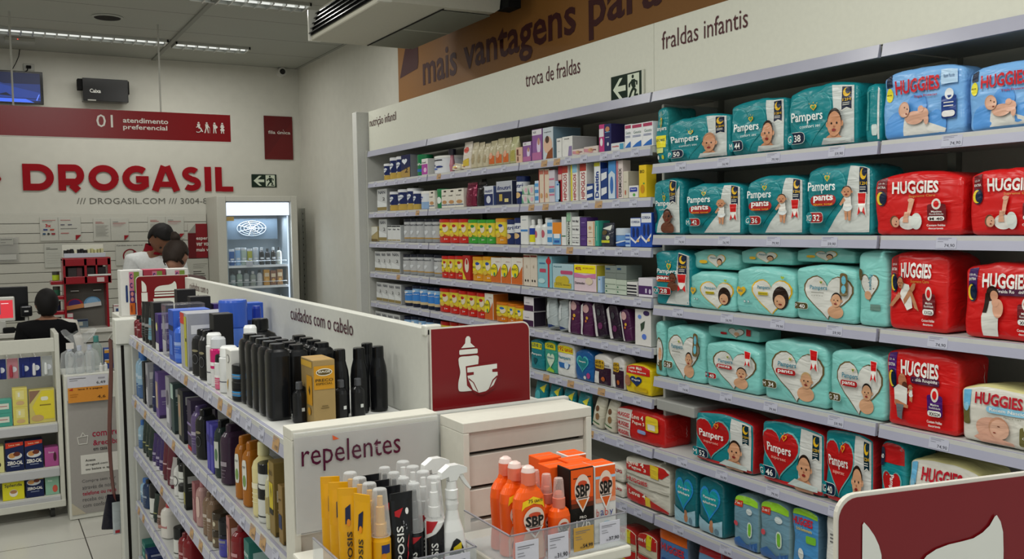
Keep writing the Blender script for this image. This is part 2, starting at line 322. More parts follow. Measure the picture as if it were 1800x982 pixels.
def mint(a, b, oc='6a5a36', bc='5a5130', skin='d2a27e', hair='1c1512', red=False, x=.56, word=True):
    def fn(S):
        o = [Ht(x, .5, .42, .44, oc), Ht(x, .5, .395, .415, 'd9dad4')]
        o += baby(x+.16, .42, .085, .13, skin, hair)
        o += [T('Pampers', x-.13, .62, .3, .1, '2a7f96', 1)]+sparkheart(x-.08, .73, .025)
        if red: o += [Rr(x-.3, .47, x+.02, .56, 'b02024', .4), T('pants', x-.14, .515, .24, .07, 'f4f2ee', 1)]
        else: o += [Rc(x-.24, .53, x-.02, .545, '8a8a80'), T('* * * * *', x-.13, .48, .2, .02, '6a6a60', 0)]
        o += medal(.8, .93, .12) if red else [Rr(.8, .5, .92, .93, oc, .4), El(.86, .8, .035, .08, '6ab8cc'), El(.86, .63, .035, .08, '6ab8cc')]
        return o+badge(.02, .2, a, b, bc, .26, .13)
    return fn
def mintrn(S): return [Ht(.64, .45, .35, .42, GOLD), Ht(.64, .45, .325, .39, 'dcdcd4'), El(.8, .4, .13, .25, '2a1c16'), El(.79, .32, .09, .15, 'd2a27e'), El(.75, .33, .01, .012, '2a1c16', 6), El(.8, .26, .03, .02, '8a3a30', 8), Ht(.1, .5, .09, .12, GOLD), T('RN', .1, .5, .07, .06, '2a7f96', 1), T('Pampers', .52, .6, .22, .09, '2a7f96', 1), Rc(.43, .44, .6, .51, 'c8b428'), T('recem-nascido', .515, .475, .15, .03, '4a4a20', 0), El(.18, .27, .025, .035, '4a8a96', 10), El(.25, .27, .025, .035, '4a8a96', 10), El(.18, .27, .018, .026, 'c8dcd8', 10), El(.25, .27, .018, .026, 'c8dcd8', 10), Rc(.05, .15, .3, .16, '5aa8a8'), Ht(.86, .84, .03, .04, '9ab83a')]
def superp(a, b):
    return lambda S: [Rc(.0, .0, 1, .08, RED), Pg([(.62, .08), (.66, .97), (.98, .97), (.98, .08)], 'd4d6d2'), Ht(.32, .55, .34, .42, '6fb8b8'), Ht(.32, .55, .315, .39, 'b81a1c')]+ribbon(.84, .95, .12, '12303c')+sparkheart(.42, .78, .045, 'f0a42a', 'b81a1c')+[T('Pampers', .34, .57, .42, .18, 'f2f2ee', 1), T('supersec', .34, .43, .26, .05, 'f0c0b0', 0)]+baby(.76, .4, .1, .2, 'cf9a76')+[Pg([(.5, .08), (.62, .2), (.97, .16), (.97, .08)], 'c6d2cf')]+badge(.02, .1, a, b, NAVY, .3, .18)
def hug(c1, tab, sub=None, size='M 40', subc='c08a3a', pose='lie', tc='eeece8'):
    def fn(S):
        o = [Rc(.05, .62, .16, .98, tab), T('EXTRA', .105, .8, .09, .04, 'eeece8', 1), T('12h de', .105, .87, .07, .03, 'eeece8', 0), El(.105, .62, .055, .13, NAVY), El(.095, .62, .045, .11, 'e6c832'), El(.115, .62, .036, .095, NAVY), T('HUGGIES', .5, .78, .52, .19, tc, 2)]
        if sub: o += [T(sub, .58, .64, .3, .05, subc, 1)] if subc != 'box' else [Rr(.38, .6, .78, .69, '4a1a3c', .3), T(sub, .58, .645, .34, .055, 'eeece8', 1)]
        if pose == 'lie': o += [El(.43, .2, .11, .12, 'e2e0da'), El(.53, .22, .06, .14, 'd8ded8'), Pg([(.42, .3), (.46, .32), (.5, .6), (.44, .6)], 'd8a286'), El(.46, .58, .035, .035, 'd8a286'), Pg([(.38, .2), (.45, .2), (.44, .38), (.4, .38)], 'd8a286'), El(.27, .22, .06, .1, '6a4a34'), El(.285, .21, .052, .09, 'd8a286'), El(.3, .22, .007, .01, '2a1c16', 6), El(.29, .17, .014, .012, '8a3a30', 6)]
        elif pose == 'sit': o += [Pg([(.2, .75*.6), (.28, .62), (.4, .6), (.46, .3), (.36, .26)], 'e6e4de'), Pg([(.3, .33), (.5, .55), (.52, .62), (.47, .62), (.28, .4)], 'b8805c'), Pg([(.4, .5), (.5, .3), (.58, .26), (.56, .3), (.44, .54)], 'b8805c'), Pg([(.2, .5), (.05, .33), (.03, .3), (.1, .3), (.24, .44)], 'b8805c')]+baby(.24, .63, .055, .08, 'b8805c', '2a1810', False)
        elif pose == 'mom': o += [Pg([(.26, .03), (.42, .03), (.44, .45), (.36, .52), (.28, .5), (.24, .3)], 'd9d9d2'), El(.36, .62, .07, .1, '2a1a14'), Pg([(.28, .62), (.34, .62), (.3, .35), (.25, .35)], '2a1a14'), El(.385, .59, .045, .07, 'd0987a'), El(.43, .42, .06, .13, 'd8a286'), El(.4, .5, .04, .06, 'd8a286')]
        else: o += [El(.26, .6, .06, .11, 'b87a58'), El(.29, .555, .04, .05, '5a3424'), Pg([(.15, .3), (.13, .5), (.2, .56), (.33, .52), (.34, .3)], 'dcdcd6'), Pg([(.15, .35), (.2, .35), (.36, .3), (.36, .26), (.16, .28)], 'b87a58'), Pg([(.18, .3), (.3, .3), (.28, .1), (.2, .12)], '6a7076')]+standing(.4, .55, .035, 'c9906c', '5a3a24')
        o += [Rr(.66, .22, .86, .5, '6e1a22' if tab != '4a1a6c' else tab, .15), El(.76, .5, .05, .09, 'e2dcd4'), El(.76, .5, .03, .055, c1), T('Maxima', .76, .38, .11, .03, 'eeece8', 1), T('flexibilidade', .76, .34, .15, .03, 'eeece8', 0), Rr(.67, .225, .85, .3, 'eeece8', .4), T(size, .76, .262, .14, .045, '2a1c1c', 1), T('Contem fraldas', .76, .16, .2, .035, 'eeece8', 1), T('descartaveis', .76, .11, .16, .03, 'eeece8', 1)]
        return o
    return fn
def hugblue(S): return [Rc(.04, .8, .13, .98, NAVY), El(.085, .68, .045, .11, 'e6dc32'), T('pele seca', .085, .68, .06, .03, '2a2a20', 1), El(.46, .45, .13, .2, '5a9be0'), El(.2, .1, .15, .3, '5a9be0'), El(.7, .15, .12, .22, '5a9be0'), Pg([(.28, .02), (.3, .3), (.45, .33), (.6, .2), (.82, .08), (.8, .02)], 'dcdcd6'), T('HUGGIES', .46, .76, .55, .2, 'c8202c', 2), T('Tripla Protecao', .57, .59, .28, .05, 'b03038', 1), Rc(.76, .72, .95, .93, 'b4d4f0'), T('Recem Nascido', .85, .82, .12, .05, '3a5a8a', 0), Rr(.77, .22, .94, .55, '1c3c84', .15), El(.86, .57, .05, .08, 'dfe4e8'), Rc(.8, .44, .91, .455, 'e6e6e6'), Rc(.8, .39, .91, .405, 'e6e6e6'), Rr(.78, .24, .93, .33, 'e6e6e6', .4), El(.45, .28, .12, .1, 'd8a890'), El(.56, .33, .07, .09, 'd8a890'), El(.6, .24, .03, .08, 'd8a890'), El(.54, .4, .035, .05, 'd8a890'), El(.32, .42, .075, .12, 'c89a80'), El(.33, .41, .068, .11, 'dcae94'), El(.33, .45, .008, .012, '2a1c16', 6), El(.37, .42, .008, .012, '2a1c16', 6), El(.36, .35, .014, .012, '8a3a30', 6)]
def hugcream(S): return [Rr(.03, .6, .13, .97, '6ab4dc', .2), Rr(.03, .3, .13, .66, '6a6438', .4), El(.08, .62, .04, .08, '8ac4e0'), T('HUGGIES', .5, .8, .58, .2, 'b81c2c', 2), Rr(.36, .58, .9, .7, '8ac4e0', .4), T('Recem Nascido', .63, .64, .46, .06, 'f0f0ec', 1), T('Natural Care', .68, .54, .2, .035, '6a6a50', 0), El(.42, .3, .2, .2, 'd8a690'), El(.52, .33, .13, .2, 'c89478'), El(.53, .31, .12, .18, 'dcae96'), Pg([(.2, .1), (.3, .2), (.7, .1), (.72, .04), (.3, .02)], 'd8a690'), El(.52, .36, .02, .008, '6a3a28', 8), El(.47, .24, .02, .012, '8a3a30', 6), Rr(.78, .08, .98, .42, '6a6438', .2), El(.88, .42, .06, .1, 'c8c8b0'), T('Cuidado', .88, .24, .14, .04, 'f0f0e0', 1)]
def pride(c, txt, tc='f0f0ec', band='5a5130'): return None
STY = {}
def sty(k, look, cat, n, c, **o): STY[k] = dict(look=look, cat=cat, n=n, c=c, **o)
def pk(k, look, c, pr, **o): sty(k, look, 'diapers', 'diaper_pack', c, print=pr, **o)
pk('endyellow', 'narrow end of a teal diaper pack with yellow sticker', TEAL, [T('Pampers', .5, .62, .9, .1, 'eef2f0', 1), Rc(.05, .28, .95, .5, 'e6dc1e'), T('LEVE MAIS', .5, .42, .7, .05, '3a5a3a', 1), Rr(.1, .18, .8, .27, 'dce88a', .3), El(.3, .1, .1, .04, 'dfe6e2'), El(.75, .1, .1, .04, 'c8c03a')]+sparkheart(.6, .74, .1), side='2a8a8a')
pk('confortP', 'teal diaper pack marked 50 with bald baby', TEAL, confort('P', '50', hair='b08060'))
pk('confortM', 'teal diaper pack marked 44 with dark haired baby', TEAL, confort('M', '44'))
pk('confortG', 'teal diaper pack marked 38 with laughing baby', TEAL, confort('G', '38'))
pk('tealside', 'plain teal end of a diaper pack', TEAL, [Rc(.1, .2, .3, .9, '3a9a9c'), Rr(.5, .1, .85, .3, 'c8d8d4', .3), Rc(.86, .02, .97, .98, 'd0d4d0')])
pk('hugblue', 'light blue diaper pack with red wordmark', '7ab0e6', hugblue)
pk('confortend', 'teal diaper pack with smiling toddler', TEAL, [Ht(.4, .6, .38, .36, '3a9ea4'), Ht(.4, .6, .35, .33, '1a878f'), Pg([(.1, .02), (.2, .25), (.85, .75), (.95, .9), (.95, .02)], 'ccd1cd'), T('Pampers', .42, .56, .62, .13, 'eef2f0', 1), T('confort sec', .45, .46, .4, .04, 'dfe8e6', 0), El(.06, .35, .1, .14, NAVY)]+sparkheart(.45, .67, .05)+ribbon(.66, .97, .22)+baby(.62, .33, .16, .13, '6a3c28', '1a100c'))
pk('pantsM', 'teal pull-up diaper pack, creased white front', TEAL, pants('M', '42', hair='b8906a'))
pk('pantsG', 'teal pull-up diaper pack marked 36', TEAL, pants('G', '36'))
pk('pantsXG', 'tall teal pull-up diaper pack marked 32', TEAL, pants('XG', '32'))
pk('pantsXXG', 'narrow teal pull-up diaper pack marked 28', TEAL, lambda S: [Pg([(.3, .02), (.6, .35), (.7, .97), (.98, .97), (.98, .02)], 'ccd1cd'), T('Pampers', .36, .62, .62, .11, 'eef2f0', 1), Rr(.04, .43, .62, .55, 'a81c1e', .5), T('pants', .33, .5, .5, .08, 'f4f2ee', 2), T('ajuste total', .33, .445, .45, .025, 'f0a42a', 1)]+sparkheart(.42, .73, .06)+ribbon(.72, .97, .24)+medal(.72, .6, .24)+baby(.62, .52, .1, .09, '6a3c28')+badge(.03, .2, 'XX', '28', 'a81c1e', .55, .14))
pk('hugred', 'bright red diaper pack with lying baby', RED, hug(RED, '6e1a22', 'Supreme Care', 'M 40'))
pk('hugredXXG', 'tall red diaper pack with sitting child', RED, hug(RED, '8a1c20', 'Supreme Care', 'XXG26', pose='sit'))
pk('hugmom', 'slanting red diaper pack with woman holding baby', RED, hug(RED, '3a1a5c', 'Fralda Roupinha', 'XG 22', 'box', 'mom'))
pk('hugdad', 'red diaper pack with man and toddler', RED, hug(RED, '4a1a6c', 'Fralda Roupinha', 'XXG24', 'box', 'dad'))
pk('hugcream', 'cream diaper pack with sleeping newborn', 'd8d6cc', hugcream, side='d6cf92')
pk('mintRN', 'mint newborn diaper pack with yellow heart outline', MINT, mintrn)
pk('mintRNtop', 'mint diaper pack lying on top of another', MINT, [Ht(.55, .5, .2, .4, GOLD), Ht(.55, .5, .185, .37, 'dcdcd4'), El(.62, .42, .06, .2, '2a1c16'), El(.62, .38, .05, .15, 'd2a27e'), T('Pampers', .5, .62, .15, .1, '2a7f96', 1), Rr(.2, .3, .36, .5, GOLD, .4)])
pk('mintP', 'mint diaper pack marked 40 with smiling baby', MINT, mint('P', '40'))
pk('mintside', 'mint diaper pack standing on its side', MINT, [Ht(.45, .55, .34, .2, '6a5a36'), Ht(.45, .55, .3, .18, 'd9dad4'), T('Pampers', .5, .6, .2, .14, '2a7f96', 1, -90), El(.4, .42, .14, .06, 'd2a27e'), Rc(.5, .22, .85, .3, '6a8a80'), Rr(.04, .62, .22, .78, '5a5130', .5)])
pk('mintnarrow', 'mint diaper pack end at the shelf edge', MINT, [El(.5, .45, .42, .28, '6a5a36'), El(.5, .45, .36, .25, 'd9dad4'), El(.6, .42, .2, .12, 'd2a27e'), Rr(.55, .1, .85, .3, '5a5130', .4)])
pk('mintXG', 'mint diaper pack marked 26', MINT, mint('XG', '26', x=.5))
pk('mintpantsP', 'mint pull-up diaper pack marked 40 in red', MINT, mint('P', '40', bc='b02024', red=True))
pk('mintredtop', 'mint pull-up pack lying flat on another', MINT, [Ht(.6, .55, .16, .4, '6a5a36'), Ht(.6, .55, .145, .36, 'd9dad4'), Rr(.3, .3, .42, .5, 'b02024', .4), El(.62, .45, .05, .15, 'd2a27e'), Rc(.8, .4, .88, .9, 'b02024')])
pk('mintpantsM', 'mint pull-up diaper pack with standing blond baby', MINT, mint('M', '34', bc='5a5130', hair='c8a878', red=True))
pk('mintpantsG', 'mint pull-up diaper pack marked 30', MINT, mint('G', '30', bc='5a5130', red=True))
pk('superM', 'leftmost red heart diaper pack, marked 52', TEAL, superp('M', '52'), side='a81c20')
pk('superG', 'middle red heart diaper pack, marked 46', TEAL, superp('G', '46'), side='a81c20')
pk('superXG', 'right hand red heart diaper pack, marked 40', TEAL, superp('XG', '40'), side='a81c20')
pk('superside', 'diaper pack with sideways red heart', TEAL, [Rc(0, .75, 1, 1, 'b81a1c'), Ht(.5, .45, .4, .25, '6fb8b8'), Ht(.5, .45, .36, .23, 'b81a1c'), T('Pampers', .5, .45, .3, .2, 'f2f2ee', 1, -90), Rr(.02, .7, .25, .95, NAVY, .4), T('40', .14, .82, .15, .06, 'f2f2ee', 1)])
pk('splash', 'blue and teal swim diaper pack', '1a6a74', [Ht(.5, .6, .42, .32, '2a8ad0'), Ht(.5, .6, .36, .27, '1c98a0'), T('Pampers', .5, .66, .5, .06, 'eef2f0', 1), T('splashers', .5, .57, .54, .06, 'eef2f0', 1), Pg([(0, 0), (.0, .3), (.5, .2), (1, .32), (1, 0)], '9cc4d4'), El(.6, .22, .06, .06, 'b8805c'), El(.6, .13, .08, .08, 'b8805c'), El(.8, .1, .08, .06, '6a8a9a')])
pk('swim', 'clear blue swim diaper pack with green top', '6f96a8', [Rc(0, .86, 1, 1, '9cd838'), Rr(.05, .78, .4, .9, 'c8402a', .2), T('2 em 1', .22, .84, .25, .05, 'f0f0ec', 1), El(.68, .74, .12, .06, 'c8d4d4'), Rr(.6, .25, .8, .55, 'd8e8d8', .5), Rr(.64, .28, .76, .52, '7ac03a', .5), Pg([(0, 0), (0, .12), (.3, .22), (.6, .1), (1, .2), (1, 0)], '3a6aa8'), El(.15, .45, .08, .05, 'c8505a'), Pg([(.7, .02), (.75, .2), (.8, .05), (.9, .18), (.92, .02)], '4a7ab8')], side='7a9aa0')
pk('littleswim', 'blue swim diaper pack with red wordmark', '4a90c8', [Rc(0, .9, 1, 1, '9cd838'), T('HUGGIES', .45, .8, .75, .12, 'c8202c', 2, 0), T('Little Swimmers', .5, .69, .6, .05, 'e8c832', 1), Rr(.6, .5, .95, .62, '7ac03a', .3), El(.4, .3, .12, .09, 'dfe6e2'), Pg([(.1, .05), (.3, .14), (.7, .08), (.9, .2), (.9, .02), (.1, .02)], '7ac03a')], side='4a6a80')
pk('whitecard', 'white diaper pack at the sign edge', 'e2e2dc', [Rc(.2, .7, .8, .72, '6a6a6a'), Rc(.2, .65, .8, .67, '6a6a6a'), Rc(.2, .6, .7, .62, '6a6a6a'), T('needs', .5, .2, .8, .12, '2a2a2c', 1)])
pk('orangeswim', 'orange and blue swim diaper box', '4a7ab4', [Rc(0, .8, 1, 1, 'e0661e'), T('HUGGIES', .5, .68, .8, .12, 'c8202c', 2), Rr(.1, .4, .4, .5, '1c3c84', .2), Rr(.55, .2, .95, .42, 'e0661e', .3), El(.2, .2, .12, .1, 'e88a3a')], side='5a6a7c')
pk('blueswim', 'blue and red swim diaper box', '6a98c4', [Rc(0, .85, 1, 1, 'b82430'), T('HUGGIES', .5, .68, .8, .12, 'c8202c', 2), El(.3, .3, .15, .12, 'd8dcdc')], side='8a2430')
# wipes
def wp(k, look, c, pr, **o): sty(k, look, 'wipes', 'wet_wipes_pack', c, print=pr, **o)
wp('wipesteal', 'teal wipes pack with yellow band', '1c7c86', [Rc(.1, .72, .9, .92, 'd8d020'), T('LEVE 3', .5, .82, .7, .1, '1c5c60', 1), T('Pampers', .5, .52, .75, .1, 'eef2f0', 1), Ht(.4, .3, .15, .13, '0c4c56')])
wp('wipesyellow', 'green wipes pack with yellow band and pale heart', '3a9a84', [Rc(.05, .75, .95, .95, 'd8d020'), T('Gratis', .5, .85, .6, .1, '2a5c40', 1), Ht(.55, .42, .32, .26, 'c8dcc4'), T('Pampers', .55, .48, .5, .07, '2a7f96', 1), Pg([(.2, .05), (.5, .2), (.85, .1), (.85, .02)], '9cc83a')])
wp('wipeswhite', 'white wipes pack with yellow banner', 'dcdeda', [Rc(.05, .72, .95, .92, 'e8d820'), T('192 unid', .5, .82, .8, .12, 'b83020', 1), T('Pampers', .45, .56, .7, .12, '2a7f96', 1), Pg([(.1, .42), (.8, .4), (.7, .25), (.2, .25)], '2a6ab0'), El(.6, .35, .12, .12, 'c8dcec')])
wp('wipesblue', 'blue wipes pack with teal heart', '1c5c9c', [Ht(.45, .6, .36, .3, '4ab4bc'), Ht(.45, .6, .3, .25, '1c8088'), T('Pampers', .45, .64, .4, .07, 'eef2f0', 1), El(.8, .2, .1, .1, 'a8407c'), El(.6, .12, .08, .06, 'e0e0da')])
wp('wipesdark', 'white and plum wipes pack with gold tag', 'd6d4d0', [Rc(0, .02, 1, .62, '32182c'), Rr(.05, .55, .65, .85, 'c8a020', .3), T('LEVE 4', .35, .76, .5, .09, '3a2410', 1), T('PAGUE 3', .35, .64, .5, .08, '3a2410', 1), T('needs', .8, .7, .25, .06, '2a2a2c', 1), Rc(.1, .05, .35, .45, 'd6d4d0'), El(.6, .22, .1, .08, 'b8602a')])
wp('wipesred', 'bulky yellow and red wipes pack with blue heart', 'e2c61a', [Rc(.02, .68, .98, .98, 'c8241e'), T('Leve Mais', .4, .88, .55, .09, 'f0e8d8', 1), T('Pague Menos', .5, .76, .7, .08, 'f0e8d8', 1), Ht(.45, .45, .22, .2, '1c3468'), T('Papis', .45, .48, .3, .08, 'e8e8e4', 1), Rr(.35, .08, .9, .25, 'c8a818', .3), El(.12, .42, .12, .2, 'b07858')])
wp('wipesstack', 'stack-shaped red and white wipes bundle', 'd2cfc2', [Pg([(0, .86), (.9, .98), (1, .9), (.85, .74), (0, .7)], 'c02420'), T('Leve 4', .25, .88, .4, .1, 'f0e8d8', 1), T('Pague 3', .3, .78, .4, .08, 'f0e8d8', 1), Rc(.6, .7, .78, .95, 'e6c832'), Rc(0, .62, 1, .64, '8a877a'), Rc(0, .42, 1, .44, '8a877a'), T('HUGGIES', .3, .52, .5, .09, 'c02430', 2), Pg([(0, .02), (0, .38), (.4, .3), (1, .08), (1, .02)], 'c02420'), T('Leve 4', .3, .24, .4, .1, 'f0e8d8', 1), Rc(.5, .05, .62, .25, 'e6c832')], side='a8a494')
wp('wipesmall', 'single white wipes pack', 'd8d4c8', [T('HUG', .65, .7, .6, .2, 'b02430', 2), El(.2, .45, .14, .3, '5a3424'), El(.2, .3, .16, .2, 'a86a4c'), Rc(.4, .1, .95, .12, '9a8a60')])
wp('redbundle', 'large red wipes bundle lying on its side', 'c0201e', [Rc(.0, .03, .34, .97, 'd8d0c8'), T('HUGGIES', .17, .75, .28, .14, 'c02430', 2), T('HUGGIES', .17, .45, .28, .14, 'c02430', 2), T('HUGGIES', .17, .18, .28, .14, 'c02430', 2), Rc(0, .6, .34, .62, 'a83430'), Rc(0, .32, .34, .34, 'a83430'), T('Leve 4', .5, .78, .26, .14, 'f0e8d8', 1), T('Pague 3', .52, .6, .26, .13, 'f0e8d8', 1), Rr(.68, .45, .92, .9, 'e6c832', .2), Rc(.72, .5, .86, .68, 'e6e2d6'), Rr(.5, .3, .68, .42, '8aa0cc', .3)])
wp('redyellowstack', 'red, yellow and cream wipes bundle', 'cfc8ae', [Rc(0, .7, 1, 1, 'b82420'), Rc(.5, .68, .75, 1, 'd8cc28'), T('Leve 4', .26, .85, .44, .1, 'f0e8d8', 1), Rc(0, .25, 1, .5, 'b82420'), T('Pague 3', .3, .38, .5, .1, 'f0e8d8', 1), Rc(.4, .0, .6, .26, 'd8cc28'), Rc(.0, .52, 1, .54, '7a7868')], side='9c2420')
# baby food
def cn(k, look, c, **o): sty(k, look, 'can', 'formula_can', c, **o)
def bx(k, look, c, **o): sty(k, look, 'box', o.pop('nm', 'carton_box'), c, **o)
cn('navygold', 'navy formula can with gold stripe', '16255c', bands=[(.3, 'b89a4a'), (1, '16255c')], lid='e0e2e6', print=[Ht(.5, .62, .28, .18, 'd8dee6'), T('Aptamil', .5, .6, .5, .1, '1c2c6c', 1), Pg([(0, .3), (.6, .3), (.1, .1), (0, .1)], 'e6e2d6')])
bx('navytwo', 'navy box with gold numeral', '18204c', side='8a8c90', print=[Ht(.4, .72, .3, .14, 'd8dee6'), Pg([(0, 0), (0, .3), (1, .45), (1, 0)], 'a88a4a'), T('2', .6, .32, .36, .22, '3a2a18', 2)])
cn('greenmilk', 'green milk can', '1c7a4a', lid='1c7a4a', print=[T('Ninho', .5, .55, .8, .12, 'e4ece4', 1), Rc(0, .15, 1, .3, '2a6ab0')])
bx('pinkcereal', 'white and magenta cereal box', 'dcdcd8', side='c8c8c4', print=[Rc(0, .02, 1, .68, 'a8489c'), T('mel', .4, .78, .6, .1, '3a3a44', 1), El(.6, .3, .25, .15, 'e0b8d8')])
cn('whitedots', 'white can with blue flowers', 'dadde2', lid='e8e8e4', print=[Rr(.3, .74, .7, .82, '2a2e38', .2), El(.35, .45, .1, .06, '2a3c7c'), El(.6, .35, .12, .07, '2a3c7c'), El(.45, .22, .1, .06, '4a6ab8')])
sty('toothbrush', 'pink training toothbrush with dark head', 'toothbrush', 'toothbrush', 'b87a88', lid='22202a')
def pc(k, look, c, **o): sty(k, look, 'bag', 'snack_bag', c, **o)
pc('snack', 'small colourful snack bag slumped over', 'cfc6ae', print=[El(.5, .5, .3, .2, 'd8b82a'), El(.3, .7, .15, .1, '2a5aa8'), El(.7, .3, .2, .12, '9a4a3a')])
pc('redsnack', 'white and red snack bag', 'd4ccc0', print=[El(.5, .72, .32, .12, 'c03a24'), Pg([(.1, .1), (.9, .1), (.9, .4), (.1, .3)], 'd0b43a')])
pc('beigesnack', 'beige crinkled snack bag', 'bdb498', print=[El(.5, .35, .3, .2, 'a89a78')])
pc('orangesnack', 'translucent snack bag with orange base', 'b5ad8c', print=[Rc(.02, .05, .98, .4, 'c8642a'), El(.5, .4, .28, .14, 'd8a080')])
pc('greensnack', 'pale green snack bag', 'b2b286', print=[Rc(.1, .05, .9, .5, 'a8a050')])
bx('peachbox', 'peach carton with window', 'd8b49c', side='a8988c', print=[Rc(.1, .5, .4, .9, '6a3a2c'), Rc(.2, .48, .8, .52, '8a6a5a'), Rc(.2, .1, .4, .4, '6a3a2c')])
bx('purplebaby', 'purple breast pad carton', '8a5a98', side='6a4a7c', print=[Rc(0, .82, 1, 1, 'dad8dc'), T('NUK', .3, .9, .3, .07, '2a2a34', 1), El(.7, .45, .2, .26, 'd8cce0'), El(.7, .6, .12, .12, 'b88a78'), Rc(0, 0, 1, .25, 'b06a98')])
bx('momphoto', 'pale blue carton with mother photo', 'c2ccd2', side='6f8a9a', print=[El(.5, .45, .45, .28, 'd8b49c'), El(.45, .62, .2, .12, '4a3428'), Pg([(.3, 0), (.5, .2), (1, .35), (1, 0)], '8a4a24'), T('magnetic', .5, .85, .7, .05, '3a3a44', 0)])
bx('whitetall', 'white carton with small logo', 'dcdcd8', print=[T('NUK', .5, .85, .6, .07, '2a2a34', 1), Rc(.3, .3, .7, .32, '8a8a8a')])
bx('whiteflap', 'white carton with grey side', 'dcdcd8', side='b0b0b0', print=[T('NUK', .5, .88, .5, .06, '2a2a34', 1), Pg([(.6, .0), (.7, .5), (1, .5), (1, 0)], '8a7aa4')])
bx('pinklow', 'low pink and cream box lying down', 'd2c4bc', print=[Pg([(0, .3), (0, .8), (.8, .6), (.6, 0)], 'c88a94'), El(.5, .5, .2, .3, 'c8a078'), T('Turma', .7, .5, .4, .25, '6a2a34', 1)])
bx('magentawhite', 'magenta and white bottle box', 'b83a78', print=[Rc(.0, .55, 1, .85, 'dcd8dc'), El(.5, .35, .3, .15, 'e0dce0')])
bx('navychild', 'navy carton with child photo', '262a5c', side='2a2450', print=[El(.5, .82, .35, .1, 'b8805c'), Rc(.1, .7, .9, .72, '6ab4dc'), Rc(.2, .5, .8, .52, 'c8ccd8'), El(.6, .25, .15, .07, 'd0d4dc')])
bx('tealsmall', 'small white box with red lettering', 'd4d8d8', print=[T('mastite', .35, .55, .5, .25, 'c83a3a', 1), Pg([(.7, 0), (.7, .9), (1, .9), (1, 0)], '4a98b8')])
bx('whitebluewave', 'white supplement carton with blue wave', 'e2e4e6', print=[Rc(.05, .84, .98, .98, 'a83a5c'), T('Gestis', .55, .65, .7, .12, '5a7a70', 0), Rc(.1, .5, .9, .52, '5a6a9a'), Rc(.1, .45, .9, .47, '5a6a9a'), Pg([(.05, .02), (.5, .18), (.95, .28), (.95, .02)], '2a6ab8')])
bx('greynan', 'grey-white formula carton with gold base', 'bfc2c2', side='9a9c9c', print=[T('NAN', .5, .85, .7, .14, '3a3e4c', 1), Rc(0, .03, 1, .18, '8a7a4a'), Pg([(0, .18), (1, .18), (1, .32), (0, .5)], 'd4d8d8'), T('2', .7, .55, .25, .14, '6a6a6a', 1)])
cn('bluewhitecan', 'white and pale blue formula can', 'd6dae0', bands=[(.4, '8aa8cc'), (1, 'd6dae0')], lid='e8e8e4', print=[Ht(.35, .62, .2, .14, '2a4a9c'), T('Apta', .4, .6, .4, .08, 'e6e8ee', 1)])
bx('oatbox', 'white oat cereal box', 'd8d4c8', nm='cereal_box', print=[Rc(.4, .86, .8, .94, '2a2420'), T('mel', .4, .66, .5, .08, '3a3430', 1), El(.5, .3, .36, .1, 'b88a5a'), Rc(0, .12, 1, .16, '2a4a7c')])
cn('greenwhite', 'green and white can', '2a7c4a', lid='3a8c5a', print=[Rc(.0, .05, .4, .75, 'd8dcd8'), El(.6, .4, .2, .2, 'dce4dc')])
pc('maroonbag', 'maroon foil bag', '7c2240', fin='foil')
pc('blackbag', 'black foil bag', '1a1a1c', fin='foil')
bx('milnutri', 'navy and white milk carton', 'ccd0d8', side='4a5a8a', print=[Rc(0, .0, 1, .6, '1c2a5c'), T('nutri', .5, .75, .8, .16, '1c2a6c', 1), El(.5, .3, .25, .2, 'c8ccd8')])
bx('milnutribig', 'large navy and grey milk carton', 'b4b8c0', side='2a2e48', print=[Rc(0, .0, 1, .55, '1c2444'), T('ilnutri', .5, .72, .85, .17, '1c2a6c', 1), Rc(.2, .15, .4, .45, 'b8a04a'), Rc(.55, .1, .8, .25, 'd4c88a')])
cn('nutrican', 'navy can with white heart', '1c2a5c', lid='1c2a5c', bands=[(.45, '1c2a5c'), (.8, 'd4d8de'), (1, '22305e')], print=[T('nutri', .5, .66, .8, .14, '1c2a6c', 1), El(.5, .3, .3, .12, 'cfae7a')])
bx('soap', 'small pastel soap box', 'c8ccc4', nm='soap_box', print=[Pg([(0, 0), (0, .8), (.4, 0)], '5a9a78'), El(.7, .5, .2, .3, 'd8a8b8')])
bx('bluesmall', 'small pale blue box', 'c4d4e2', print=[Rc(0, .1, 1, .3, '4a90c8'), Rc(0, .45, 1, .6, '4a90c8'), Rc(0, .75, 1, .9, '5a9cd0')])
bx('creamtall', 'tall cream ointment box with red edge', 'd6c8b4', side='b83428', print=[Rc(0, .0, .12, 1, 'b83428'), Rc(.2, .85, .95, .97, 'b86a5a'), El(.55, .2, .25, .08, 'c89a6a')])
bx('pinkstack', 'tall pastel ointment box', 'c8c4cc', print=[Rc(0, .2, 1, .25, 'c86a8a'), Rc(0, .45, 1, .5, 'c86a8a'), Rc(0, .7, 1, .75, 'c86a8a'), Rc(0, .3, 1, .42, '6a94b8')])
bx('paleblue', 'pale blue thin box', '98b8d8', print=[Rc(.2, .1, .8, .9, 'b4cce0'), Rc(.3, .8, .7, .88, '3a6ab0')])
bx('maroonred', 'red and white thin box', 'a82c34', print=[Rc(0, .6, 1, .75, 'd4b8b0')])
bx('hipo', 'tall white box with vertical red lettering', 'e0dcd6', print=[Rc(0, .8, 1, 1, 'a83c30'), T('HIPOGLOS', .5, .4, .72, .55, 'a82430', 1, 90)])
bx('hipoyellow', 'tall white box with yellow edge', 'e0dcd6', print=[Rc(0, 0, .25, 1, 'd8cc3a'), Rc(.25, .78, 1, 1, '8abcd4'), T('HIPOGLOS', .62, .38, .7, .4, 'a82430', 1, 90)])
